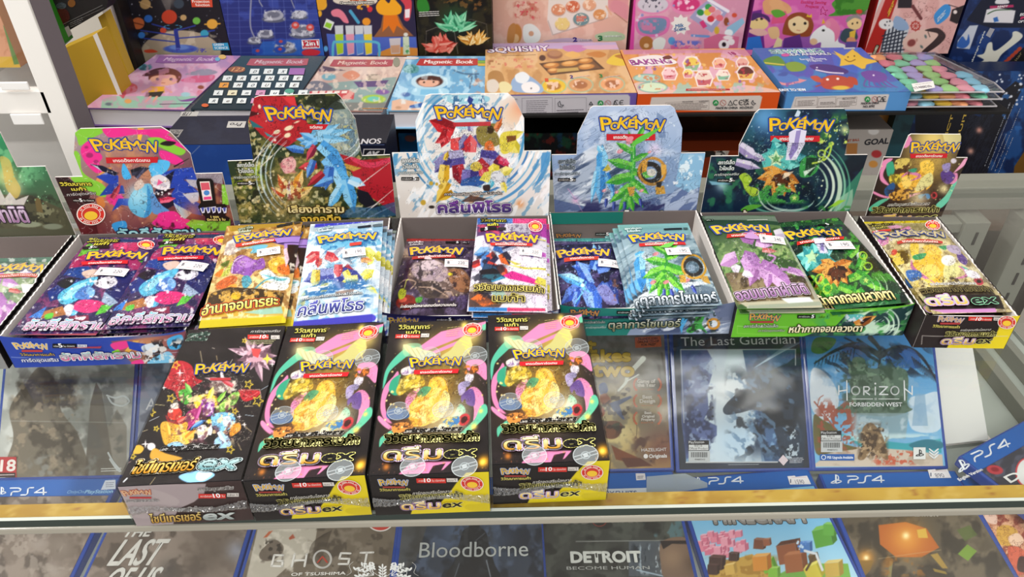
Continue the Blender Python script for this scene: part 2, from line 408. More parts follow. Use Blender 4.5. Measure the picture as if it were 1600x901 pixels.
 def lines(s,p0,p1,n,gap,c,w=.8,seed=3,a=.8):
  """small print too fine to read: rows of short dashes"""
  g=random.Random(seed)
  for k in range(n):
   x=p0[0];y0=p0[1]+k*gap;end=p1[0]-(g.random()*.25*(p1[0]-p0[0]))
   while x<end:
    l=g.uniform(2,6);t=(x-p0[0])/(p1[0]-p0[0]);t2=(min(x+l,end)-p0[0])/(p1[0]-p0[0])
    s.L([(x,y0+(p1[1]-p0[1])*t),(min(x+l,end),y0+(p1[1]-p0[1])*t2)],w,c,a);x+=l+1.2
  return s
 def build(s,name,parent,material=None):
  if not s.V:return None
  return mesh_obj(name,np.concatenate(s.V),np.concatenate(s.F).reshape(-1,3),material or M['ink'],parent,cols=np.concatenate(s.C),alpha=np.concatenate(s.A))
class Zm:
 """the same brushes in the coordinates of an enlarged view (corner ox, oy, enlargement sc)"""
 def __init__(s,T,ox,oy,sc=4.):s.t,s.ox,s.oy,s.sc=T,ox,oy,sc
 def q(s,p):return(s.ox+p[0]/s.sc,s.oy+p[1]/s.sc)
 def qs(s,P):return[s.q(p)for p in P]
 def fill(s,c):s.t.fill(c);return s
 def grad(s,p,c0,q,c1,a=1.):s.t.grad(s.q(p),c0,s.q(q),c1,a);return s
 def E(s,x,y,rx,ry,c,**k):s.t.E(*s.q((x,y)),rx/s.sc,ry/s.sc,c,**k);return s
 def P(s,P,c,**k):
  if k.get('grad'):g=k['grad'];k['grad']=(s.q(g[0]),g[1],s.q(g[2]))
  s.t.P(s.qs(P),c,**k);return s
 def S(s,P,c,**k):return s.P(P,c,smooth=True,**k)
 def L(s,P,w,c,**k):
  if 'w1' in k:k['w1']/=s.sc
  s.t.L(s.qs(P),w/s.sc,c,**k);return s
 def G(s,x,y,r,c,**k):s.t.G(*s.q((x,y)),r/s.sc,c,**k);return s
 def ring(s,x,y,r,*a,**k):
  if isinstance(s.t,Deco):s.t.ring(*s.q((x,y)),r/s.sc,a[0]/s.sc,a[1]/s.sc,*a[2:],**k)
  else:s.t.ring(*s.q((x,y)),r/s.sc,a[0]/s.sc,*a[1:],**k)
  return s
 def dots(s,n,box,r,c,**k):
  a,b=s.q(box[:2]),s.q(box[2:])
  if k.get('r0'):k['r0']/=s.sc
  s.t.dots(n,(*a,*b),r/s.sc,c,**k);return s
 def star(s,x,y,r,c,**k):
  if k.get('line'):k['line']/=s.sc
  s.t.star(*s.q((x,y)),r/s.sc,c,**k);return s
 def shard(s,x,y,ang,l,w,c,c2=None):s.t.shard(*s.q((x,y)),ang,l/s.sc,w/s.sc,c,c2);return s
 def N(s,c,sc=40.,*a,**k):
  if k.get('box'):b=k['box'];k['box']=(*s.q(b[:2]),*s.q(b[2:]))
  s.t.N(c,sc/s.sc,*a,**k);return s
 def T(s,t,p0,p1,h=None,c='ffffff',**k):
  for n in('ow','bold','ow2'):
   if n in k:k[n]/=s.sc
  s.t.T(t,s.q(p0),s.q(p1),None if h is None else h/s.sc,c,**k);return s
 def R(s,x0,y0,x1,y1,c,a=1.):s.t.P(s.qs([(x0,y0),(x1,y0),(x1,y1),(x0,y1)]),c,a=a);return s
 def lines(s,p0,p1,n,gap,c,w=3.,seed=3,a=.8):s.t.lines(s.q(p0),s.q(p1),n,gap/s.sc,c,w/s.sc,seed,a);return s
 def logo(s,p0,p1,h,**k):logo(s.t,s.q(p0),s.q(p1),h/s.sc,**k);return s
LOGO=(('P',0,.165,1.02,-.02,-.04),('O',.168,.128,.60,.04,0),('K',.308,.16,.86,.14,.02),('E',.468,.108,.60,.24,.01),('M',.588,.168,.74,.12,-.01),('O',.764,.124,.56,.06,0),('N',.892,.13,.92,-.1,.03))
def logo(s,p0,p1,h,**k):logo(s.t,s.q(p0),s.q(p1),h/s.sc,**k);return s
LOGO=(('P',0,.175,1.02,-.02,-.05),('O',.16,.135,.60,.04,0),('K',.285,.175,.86,.14,.04),('E',.448,.125,.60,.24,.02),('M',.555,.195,.74,.12,-.02),('O',.735,.13,.56,.06,0),('N',.85,.155,.92,-.1,.06))
def logo(D,p0,p1,h,c='ffcb1f',o='2d4a9e',w=None,c2=None):
 A,B=D.p.hit(*p0),D.p.hit(*p1);d=B-A;L=np.hypot(*d);d=d/L;e=np.array([-d[1],d[0]]);H=abs((D.p.hit(p0[0],p0[1]-h)-A)@e)
 m=D.mpp(*p0);w=w or h*.085
 it=[]
 for ch,x,wd,hh,dy,rot in LOGO:
  V,T,E=text_geo(ch);a,b=V.min(0),V.max(0);U=(V-a)/(b-a)
  yy=dy+U[:,1:]*hh;xx=x+U[:,:1]*wd+(U[:,1:]-.5)*rot
  it.append((A+xx*L*d+yy*H*e,T,E))
 acc=np.array([[.50,.92],[.565,.95],[.56,1.14]]);it.append((A+acc[:,:1]*L*d+acc[:,1:]*H*e,[(0,1,2)],[(0,1),(1,2),(2,0)]))
 for Q,T,E in it:
  D._edges(Q,E,w*1.5*m,o)
 for Q,T,E in it:
  D._edges(Q,E,w*.72*m,o);D._edges(Q,E,w*.34*m,c);D.lift+=-.000012;D._add(Q,T,c)
def redbar(D,p0,p1,h,t='เทรดดิ้งการ์ดเกม',c='c8202a',gap=None):
 """red ribbon under the logo with its Thai line"""
 (x0,y0),(x1,y1)=p0,p1
 D.P([(x0,y0),(x1,y1),(x1+h*.15,y1-h),(x0-h*.15,y0-h)],c)
 f=lambda t_,v:(x0+(x1-x0)*t_,y0+(y1-y0)*t_-h*v)
 D.T(t,f(.14,.2),f(.86,.2),h*.50,'f6efe8',bold=h*.02)
def badge(D,x,y,r,sq=1.,rot=0):
 """round red badge with a white ring and plain yellow middle"""
 D.E(x,y,r,r*sq,'f2e6df',rot=rot);D.E(x,y,r*.92,r*.92*sq,'d4352c',rot=rot);D.E(x,y,r*.66,r*.66*sq,'f4eee4',rot=rot);D.E(x,y,r*.62,r*.62*sq,'cf3a2e',rot=rot);D.E(x,y+r*.1,r*.46,r*.40*sq,'f2c63a',rot=rot)
 for k in range(40):
  a=math.radians(k*9)
  if abs(math.sin(a))>.42 and k%5:D.L([(x+r*.73*math.cos(a),y+r*.73*sq*math.sin(a)),(x+r*.85*math.cos(a),y+r*.85*sq*math.sin(a))],r*.06,'f6e9de')
def ballmark(D,x,y,r,sq=.86,a=.5,rot=-20,c='dfe8ea'):
 """pale round mark printed on the film: disc, band and middle ring"""
 D.E(x,y,r,r*sq,c,a=a*.45);D.ring(x,y,r*.98,r*.98*sq,r*.07,c,a=a)
 t=math.radians(rot);d=(math.cos(t),math.sin(t)*sq)
 for o in(-.16,.16):
  n=(-math.sin(t)*o*r,math.cos(t)*o*r*sq)
  D.L([(x-d[0]*r*.95+n[0],y-d[1]*r*.95+n[1]),(x+d[0]*r*.95+n[0],y+d[1]*r*.95+n[1])],r*.08,c,a=a)
 D.ring(x,y,r*.34,r*.34*sq,r*.09,c,a=min(1,a*1.3));D.E(x,y,r*.2,r*.2*sq,c,a=a)
ART={};LET={}
def A_(k):
 def f(fn):ART[k]=fn;return fn
 return f
def L_(k):
 def f(fn):LET[k]=fn;return fn
 return f
def _ink(s,c,sc=12.,seed=1,wd=.035,a=.6,box=None,lv=(.42,.5,.58),oct=3,sx=1.,rot=0.):
 """fine drawn contour lines, as in printed illustration"""
 i=s._bb(*box)if box else np.arange(len(s.X));t=math.radians(rot)
 if not len(i):return s
 u=s.X[i]*math.cos(t)+s.Y[i]*math.sin(t);v=-s.X[i]*math.sin(t)+s.Y[i]*math.cos(t)
 n=fnoise(u/(sc*sx),v/sc,seed,oct);al=np.zeros(len(i))
 for l in lv:al=np.maximum(al,np.clip(1-np.abs(n-l)/wd,0,1))
 s._mix(i,c,a*al*s._soft(i,box));return s
Art.ink=_ink
def _zink(s,c,sc=48.,**k):
 if k.get('box'):b=k['box'];k['box']=(*s.q(b[:2]),*s.q(b[2:]))
 s.t.ink(c,sc/s.sc,**k);return s
Zm.ink=_zink
def _swoosh(s,cx,cy,r,a0,a1,w,c,sq=1.,rot=0.,a=1.,r1=None):
 t=np.radians(np.linspace(a0,a1,22));rr=np.linspace(r,r if r1 is None else r1,22);q=math.radians(rot)
 x,y=rr*np.cos(t),rr*np.sin(t)*sq
 s.L(list(zip(cx+x*math.cos(q)-y*math.sin(q),cy+x*math.sin(q)+y*math.cos(q))),w,c,taper=True,a=a);return s
Zm.swoosh=_swoosh
# --------------------- the place: floor, wall behind the shelf, glass counter, shelves
def rect(name,P,material):return mesh_obj(name,P,[[0,1,2,3]],material)
tiles=plain('floor_tiles','a8a29a',rough=.35,bscale=6)
paint=plain('wall_paint','c9c2b6',rough=.8,bscale=40)
struct(Geo().box((-2,-1.2,-1.02),(4,0,0),(0,2.75,0),(0,0,.06)).build('floor',tiles))
struct(Geo().box((-2,1.46,-.96),(4,0,0),(0,.08,0),(0,0,3)).build('wall_back',paint))
CASE=thing('display_case','long glass shop counter with an aluminium rear rail, holding the card boxes','display case',(0,.2963,-.96),math.radians(.82))
ex=np.array([math.cos(math.radians(.82)),math.sin(math.radians(.82)),0]);ey=np.array([-ex[1],ex[0],0]);ez=np.array([0,0,1.])
def cc(a,b,z):return np.array([0,.2963,0])+ex*a+ey*b+ez*z
XL,XR=-.78,.63
V=[cc(a,b,z)for z in(-.0066,0)for b in(0,.425)for a in(XL,XR)]
mesh_obj('glass_top',V,[[4,5,7,6],[0,2,3,1]],M['glass'],CASE)
mesh_obj('glass_edge',V,[[0,1,5,4],[3,2,6,7],[2,0,4,6],[1,3,7,5]],M['glassedge'],CASE)
Geo().box(cc(XL,.0001,-.0012),ex*(XR-XL),ey*.0026,ez*.0011,.0003).build('edge_bead',plain('pale_ground_edge','c4c8be',rough=.3),CASE)
Geo().box(cc(XL,.001,-.3),ex*(XR-XL),ey*.005,ez*.292).build('front_glass',M['glass'],CASE)
Geo().box(cc(XL,-.001,-.0132),ex*(XR-XL),ey*.0035,ez*.0064,.0014).build('front_trim',plain('clear_grey_trim','a29d8f',rough=.18,spec=.7),CASE)
tape=Panel(cc(XL,.008,-.0072),ex,ey,XR-XL,.0102)
def p_tape(A):
 A.fill('b4923a').N('9c742a',40,.5,.75,5,.7,sx=3).N('c4a658',16,.6,.7,9,.6).N('94692a',22,.66,.76,3,.6)
 for x,y in((952,782),(1068,778),(1068,785),(1184,768),(1188,776),(1305,767),(1425,766),(1430,772),(1542,762),(1548,771),(120,794),(300,790)):
  A.E(x,y,5,2.2,'8d5a2a',rot=10,a=.8)
 A.L([(330,770),(410,772),(500,768)],1,'e8d49a')
sheet(tape,p_tape,'edge_tape',M['paper'],CASE,lift=0,step=2.2,size=(420,8))
Geo().box(cc(XL,.0,-.206),ex*(XR-XL),ey*.42,ez*.006).build('shelf_board',M['shelfgrey'],CASE)
Geo().box(cc(XL,.415,-.96),ex*(XR-XL),ey*.004,ez*.752).build('base_panel',M['alu'],CASE)
Geo().box(cc(XL,.004,-.96),ex*(XR-XL),ey*.412,ez*.05).build('plinth',M['dark'],CASE)
g=Geo()
g.box(cc(XL,.408,-.0275),ex*(XR-XL),ey*.034,ez*.0275,.0015)
g.build('rear_rail',M['alu'],CASE)
for a,w in((.50,.028),(.566,.03),(XL+.01,.03)):
 p=Geo().box(cc(a,.388,-.2),ex*w,ey*.03,ez*.168,.001).build('rear_post',M['alu'],CASE)
 g=Geo()
 for k in range(5):g.box(cc(a+w*.55,.3872,-.06-.028*k),ex*.003,ey*.002,ez*.016)
 g.build('slot',M['black'],p)
Geo().box(cc(.3,.392,-.047),ex*.2,ey*.02,ez*.012,.001).build('door_rail',M['alu'],CASE)
Geo().box(cc(XL+.04,.40,-.2),ex*(1.23),ey*.004,ez*.16).build('sliding_door',plain('grey_green_door_glass','8d9a92',rough=.12,spec=.6),CASE)
Geo().box(cc(.546,.0,-.2),ex*.012,ey*.39,ez*.018,.001).box(cc(.585,0,-.2),ex*.01,ey*.39,ez*.02,.001).build('side_track',M['alu'],CASE)
Geo().box(cc(XR-.006,0,-.2),ex*.005,ey*.42,ez*.19).build('side_glass',M['glass'],CASE)
Geo().box(cc(XL+.001,0,-.2),ex*.005,ey*.42,ez*.19).build('side_glass',M['glass'],CASE)
orn=Panel(cc(XL,.0006,-.3),ex,ez,XR-XL,.29)
D=Deco(orn,lift=.0003)
fw='e9ece8'
for sx in(-1,1):
 X0=598
 for k,(a,l)in enumerate(((-80,20),(-50,25),(-20,30),(10,26))):
  t=math.radians(a);bx,by=X0+sx*14,897
  x1,y1=bx+sx*math.cos(t)*l,by+math.sin(t)*l*.8
  D.L([(bx,by),(x1,y1)],1.1,fw,.9)
  for f in(.45,.7,.95):
   cx,cy=bx+(x1-bx)*f,by+(y1-by)*f
   D.E(cx+3*sx,cy-2.5,3.4,1.5,fw,.9,rot=sx*(a-30));D.E(cx-2*sx,cy-3,3.2,1.5,fw,.9,rot=sx*(a+40))
 D.L([(X0+sx*4,899),(X0+sx*30,884),(X0+sx*38,893),(X0+sx*30,899)],.9,fw,.8,smooth=True)
 D.L([(X0+sx*46,876),(X0+sx*52,882),(X0+sx*49,892),(X0+sx*56,897)],.7,fw,.6,smooth=True)
D.L([(598,899),(598,882)],1.2,fw,.9)
for k in range(4):
 for sx in(-1,1):D.E(598+sx*3.6,884+k*4.5,3.4,1.4,fw,.9,rot=sx*-40)
D.E(598,881,1.3,3,fw,.9)
o=D.build('flower_decal',None);tag(o,'frosted white flower ornament stuck on the front glass of the counter','sticker')
SHELF_Z,TOP_Z=-.036,-.0085
SH=thing('toy_shelf','dark metal shelf behind the counter, stacked with toy boxes','shelf',(-.1,1.14,-.96))
Geo().box((-.6,.968,-.0405),(.565,0,0),(0,.459,0),(0,0,.0045),.0008).box((-.036,1.001,-.0405),(.636,0,0),(0,.426,0),(0,0,.0045),.0008).box((.599,1.001,-.0405),(.115,0,0),(0,.166,0),(0,0,.0045),.0008).build('shelf_plate',M['dark'],SH)
Geo().box((-.55,1.0,-.236),(1.8,0,0),(0,.43,0),(0,0,.01),.001).build('shelf_plate',plain('brown_shelf_board','4a3422',rough=.6),SH)
Geo().box((-.75,1.43,-.96),(2.0,0,0),(0,.01,0),(0,0,1.2)).build('back_panel',plain('dark_back_panel','2b241f',rough=.7),SH)
def upright(a,b,Y,d,m,name='upright'):
 A0,A1,B0,B1=ony(*a[0],Y),ony(*a[1],Y),ony(*b[0],Y),ony(*b[1],Y)
 return Geo().prism([B0,B1,A1,A0],(0,-d,0))
P=[ony(165,14,1.16),ony(178,5,1.16),ony(213,108,1.16),ony(202,108,1.16)]
Geo().box((ony(185,60,1.16)[0]-.012,1.16,-.96),(.016,0,0),(0,.03,0),(0,0,1.2),.001).build('upright',plain('pale_steel_upright','b8b0ac',rough=.4),SH)
Geo().box((ony(185,60,1.16)[0]+.006,1.165,-.96),(.008,0,0),(0,.03,0),(0,0,1.2),.001).build('upright_slot',M['black'],SH)
for x in(-.59,.55):
 Geo().box((x,1.395,-.96),(.03,0,0),(0,.03,0),(0,0,.73),.001).build('upright',M['dark'],SH)
CB=thing('glass_cabinet','white framed glass cabinet at the left edge of the picture','cabinet',(-.62,.84,-.96))
xr=-.500
Geo().box((xr-.0255,.80,-.96),(.0255,0,0),(0,.004,0),(0,0,1.3),.001).build('front_post',M['whitemetal'],CB)
Geo().box((xr-.004,.804,-.96),(.004,0,0),(0,.034,0),(0,0,1.3)).build('side_panel',M['greymetal'],CB)
zr1,zr0=ony(20,143,.8)[2],ony(20,178,.8)[2]
Geo().box((-.8,.80,zr0),(.28,0,0),(0,.016,0),(0,0,zr1-zr0),.001).build('cross_rail',M['whitemetal'],CB)
Geo().box((-.8,.812,-.96),(.28,0,0),(0,.003,0),(0,0,1.3)).build('glass_door',M['glass'],CB)
Geo().box((-.94,.88,-.96),(.362,0,0),(0,.006,0),(0,0,1.3)).build('back_panel',plain('grey_mirror_panel','e6dfdb',rough=.3),CB)
for(x0,y0,x1,y1)in((3,128,42,141),(22,178,63,195)):
 a,b=ony(x0,y1,.797),ony(x1,y0,.797)
 Geo().box((a[0],.7965,a[2]),(b[0]-a[0],0,0),(0,.0025,0),(0,0,b[2]-a[2]),.0012).build('price_tag',M['sticker'],CB)
# --------------------- prints of the four sealed boxes
@A_('e_top')
def _(A0):
 A0.fill('191416');A=Zm(A0,560,480,3.81)
 A.N('2b2226',90,.45,.7,3,.7);A.dots(70,(780,60,1500,480),2.6,['6a4a4a','c9a050','8a6a7a'],seed=4)
 A.G(1110,440,170,'c79a2e',a=.7);A.G(1150,210,120,'d6b04a',a=.8);A.G(1010,230,110,'c8a858',a=.5);A.G(1000,600,190,'8a5a34',a=.4)
 A.P([(960,190),(1075,100),(1335,38),(1335,78),(1180,140),(1010,212)],'e487b4');A.P([(1000,235),(1190,150),(1320,92),(1310,118),(1190,172),(1020,248)],'e487b4')
 A.P([(1310,62),(1335,50),(1335,90),(1318,92)],'63c4a0')
 A.S([(900,185),(945,200),(880,262),(815,330),(800,400),(789,430),(788,330),(830,250)],'53b797');A.S([(870,180),(960,170),(980,220),(890,245)],'8fc9a0',a=.7)
 A.S([(1260,270),(1340,262),(1385,310),(1390,380),(1330,340),(1270,320)],'e487b4');A.S([(1330,420),(1385,470),(1400,560),(1360,640),(1345,540),(1290,450)],'df85b0')
 A.S([(1408,520),(1432,560),(1400,620),(1330,690),(1290,690),(1360,610),(1380,540)],'5bbf9a');A.S([(860,690),(900,660),(1000,640),(990,655),(900,690),(850,740),(830,770),(826,720)],'57b795')
 A.S([(795,430),(840,360),(860,330),(870,370),(830,440),(820,520),(850,600),(890,640),(830,610),(795,540)],'da7fab');A.S([(800,590),(900,660),(1000,670),(880,672),(800,620)],'e08ab4')
 A.S([(835,380),(880,350),(878,400),(905,430),(880,470),(845,460),(825,430)],'2f9a78');A.S([(1260,520),(1300,560),(1270,620),(1180,650),(1230,590)],'6cc8ae',a=.9);A.S([(935,500),(960,450),(1010,430),(980,500),(960,560)],'d583ad')
 A.S([(865,178),(900,182),(925,195),(955,190),(990,205),(1040,215),(1075,240),(1060,285),(990,275),(900,220)],'d6d4a4');A.S([(1100,250),(1150,205),(1185,150),(1240,110),(1262,150),(1272,200),(1215,270),(1160,300)],'c6bf78')
 for k in range(5):A.L([(880+k*34,184+k*9),(925+k*34,240+k*8)],5,'8f8a58',a=.5)
 for k in range(4):A.L([(1195+k*20,150+k*22),(1250+k*6,170+k*22)],6,'f0dc6a',a=.9)
 A.G(1270,130,50,'ffe27a',a=.6);A.G(880,180,40,'f4e6a0',a=.6)
 A.S([(1060,380),(1110,362),(1150,390),(1175,440),(1190,520),(1170,590),(1110,630),(1040,650),(970,600),(960,540),(1000,480),(1050,450)],'efb53a')
 A.S([(1090,370),(1140,375),(1160,420),(1120,445),(1085,430),(1070,400)],'f6c648');A.S([(1000,500),(1080,480),(1100,520),(1070,590),(1010,600),(975,560)],'f8cf58');A.G(1050,520,50,'ffe28a',a=.7)
 A.S([(1150,440),(1190,470),(1196,540),(1165,600),(1110,630),(1150,560),(1160,500)],'dfd88a');A.S([(1000,590),(1060,620),(1030,650),(980,640)],'e8a62e')
 A.L([(985,560),(1040,520),(1100,470)],7,'c47f22',a=.6);A.L([(1005,610),(1080,580),(1130,520)],6,'c98a2a',a=.6);A.L([(1080,440),(1120,455),(1150,440)],5,'d08a2a',a=.6)
 A.S([(900,370),(960,340),(1010,360),(1030,410),(960,430),(900,470),(870,440)],'d9b83c');A.N('6a5a20',22,.5,.62,8,.7,box=(870,330,1030,480));A.N('f2e08a',18,.55,.65,12,.8,box=(870,330,1030,480))
 A.S([(1030,420),(1075,425),(1050,470),(1010,480),(1000,455)],'3f9a74',a=.8)
 A.S([(880,320),(930,300),(960,320),(930,350),(890,350)],'e6dcd2');A.N('8a6aa8',14,.5,.6,5,.8,box=(880,295,965,352))
 A.S([(1260,470),(1310,430),(1340,470),(1345,530),(1300,520),(1285,490),(1270,510)],'5b3f86');A.S([(1230,410),(1265,390),(1280,440),(1250,470)],'a99ac4');A.E(1288,368,26,30,'d8d0da');A.S([(1268,385),(1300,395),(1290,420),(1262,412)],'8d84a6')
 A.S([(1290,300),(1320,290),(1335,320),(1310,345),(1285,340)],'6b3c1c');A.N('d87a2a',12,.5,.6,4,.9,box=(1240,290,1350,350))
 A.G(1240,600,90,'f6ecc8',a=.8);A.E(1300,610,33,36,'c4383e',rot=30);A.E(1300,610,17,22,'3a1518',rot=30);A.S([(1190,610),(1260,590),(1275,625),(1230,650),(1180,640)],'2f70b4');A.N('f0d060',12,.5,.58,7,.9,box=(1180,590,1280,655))
 A.S([(840,560),(900,540),(960,560),(970,600),(890,610),(845,600)],'27538a');A.S([(885,640),(960,625),(1010,650),(960,680),(900,690)],'d88a3a');A.N('3a2018',16,.52,.6,2,.8,box=(860,610,1010,690));A.E(1048,635,12,10,'d8382c');A.E(1180,655,26,24,'efe6cc')
 for x,y,t,l,w,c in((1010,590,-60,90,40,'e09a28'),(1060,640,-110,100,50,'d88c22'),(1120,610,-80,120,50,'f2c654'),(1160,560,-95,110,40,'e8d88c'),(1090,480,-60,90,40,'f8d468'),(1010,520,-30,110,34,'e8a838'),(1140,420,-120,60,34,'f0b840'),(980,580,10,90,30,'f4d070')):A.shard(x,y,t,l,w,c,'f6d67a')
 A.ink('8a4f12',80,seed=31,wd=.016,a=.7,box=(930,340,1220,680));A.N('c8801e',70,.52,.7,33,.3,box=(940,350,1180,680),oct=2);A.ink('201418',40,seed=37,wd=.018,a=.45,box=(850,270,1400,690));A.ink('fff4c8',60,seed=39,wd=.012,a=.5,lv=(.5,),box=(880,280,1360,700))
 A.G(1130,640,110,'f4e2a0',a=.4);A.dots(34,(820,300,1430,700),6,['f6d868','ffe9a0'],seed=9,a=.9)
 for x,y,r in((1205,62,20),(1365,650,18),(1390,560,12),(1000,70,10)):A.G(x-0,y,r,'ffe06a',a=.95)
 B=Zm(A0,560,600,3.81)
 B.P([(970,470),(1030,400),(1270,395),(1230,440),(1150,478)],'e487b4');B.P([(1140,478),(1165,420),(1235,405),(1215,450),(1200,478)],'2a1a20');B.P([(1020,430),(1090,400),(1080,440)],'d0709c')
 B.G(1455,395,32,'ffb31c',a=1);B.G(1452,398,16,'ffe060',a=1);B.G(890,428,20,'d07a2a',a=.9);B.dots(30,(800,400,1480,470),4,['a85a30','d89a40','5a3a3a'],seed=3)
@L_('e_top')
def _(D):
 Z=Zm(D,560,480,3.81)
 for x,y,r in((1035,240,60),(1300,245,72),(905,565,66),(1165,555,62)):ballmark(D,*Z.q((x,y)),r/3.81,.8,.36)
 Z.T('วิวัฒนาการ',(822,92),(1006,88),24,'e6dc6a',o='2a2410',ow=5,bold=1.4);Z.T('เมก้า',(872,118),(952,116),18,'e6dc6a',o='2a2410',ow=5,bold=1.4)
 Z.R(812,122,956,144,'d2362e');Z.T('การ์ด',(820,140),(848,140),10,'f8eee6');Z.T('10',(850,141),(882,140),17,'ffffff',bold=.8);Z.T('ใบ ต่อกล่อง',(888,139),(950,138),10,'f8eee6')
 Z.R(962,117,1010,138,'d8d2cc');Z.T('แบบ',(966,134),(994,133),10,'2a2022');Z.T('T',(996,133),(1006,133),11,'2a2022')
 Z.lines((1110,84),(1190,76),5,12,'cbbf7a',4)
 badge(D,*Z.q((1257,94)),14.3,.72)
 Z.logo((932,318),(1225,300),54);redbar(D,Z.q((962,360)),Z.q((1218,352)),25/3.81)
 Y=Zm(D,560,600,3.81)
 Y.T('การ์ดชุดเสริมไฮคลาส',(966,240),(1296,226),22,'2e2826',o='eae6dc',ow=3.5,it=.2)
 Y.T('วิวัฒนาการเมก้า',(858,298),(1404,282),44,'5c5630',o='ece596',ow=10,bold=.6)
 Y.T('ดรีม',(866,402),(1204,392),66,'c88a2c',c2='fff2c8',bold=6,o='7fa8d8',ow=3.5,o2='e8b8d0',ow2=4);Y.T('ex',(1222,386),(1402,376),60,'1e1c1c',o='f0e888',ow=5,bold=4,it=.2)
 for x,y,r in((1048,437,74),(1352,436,76)):ballmark(D,*Y.q((x,y)),r/3.81,.8,.5)
@A_('e_front')
def _(A0):
 A=Zm(A0,560,600,3.81);A.fill('1c1718');A.P([(1385,440),(1510,430),(1510,760),(1000,780),(1022,676),(1160,668),(1250,580),(1300,520)],'e3cf1e')
 A.P([(1000,720),(1022,677),(1470,650),(1470,720)],'e3cf1e');A.S([(1340,650),(1430,640),(1462,600),(1480,640),(1480,700),(1340,680)],'cdb91a',a=.7)
@L_('e_front')
def _(D):
 Z=Zm(D,560,600,3.81)
 Z.logo((852,532),(1012,528),34,w=1.0,c='f0c23c',o='b9c4e6');Z.R(868,536,998,545,'a03a34');Z.T('วิวัฒนาการเมก้า',(848,564),(1024,560),14,'d8cc66',bold=.8)
 Z.R(1070,488,1240,515,'d2362e');Z.T('การ์ด',(1082,508),(1112,507),10,'f8eee6');Z.T('10',(1115,510),(1152,508),22,'ffffff',bold=1);Z.T('ใบ ต่อกล่อง',(1160,507),(1234,504),11,'f8eee6')
 Z.R(1246,486,1310,508,'d8d2cc');Z.T('แบบ',(1252,504),(1284,503),11,'2a2022');Z.T('T',(1290,503),(1302,502),13,'2a2022')
 badge(D,*Z.q((1390,518)),17.5,.66)
 Z.T('การ์ดชุดเสริมไฮคลาส',(1036,582),(1266,568),16,'d8d4ca',it=.2);Z.T('วิวัฒนาการเมก้า',(960,612),(1326,592),28,'3a361c',o='cfc77a',ow=4,bold=1)
 Z.T('ดรีม',(962,670),(1184,660),40,'d09a3c',c2='fff0c8',bold=2.5,o='7fa8d8',ow=3.5,o2='e0a0c4',ow2=3);Z.T('ex',(1198,658),(1312,650),38,'1e1c1c',o='f0e888',ow=3.5,bold=2,it=.2)
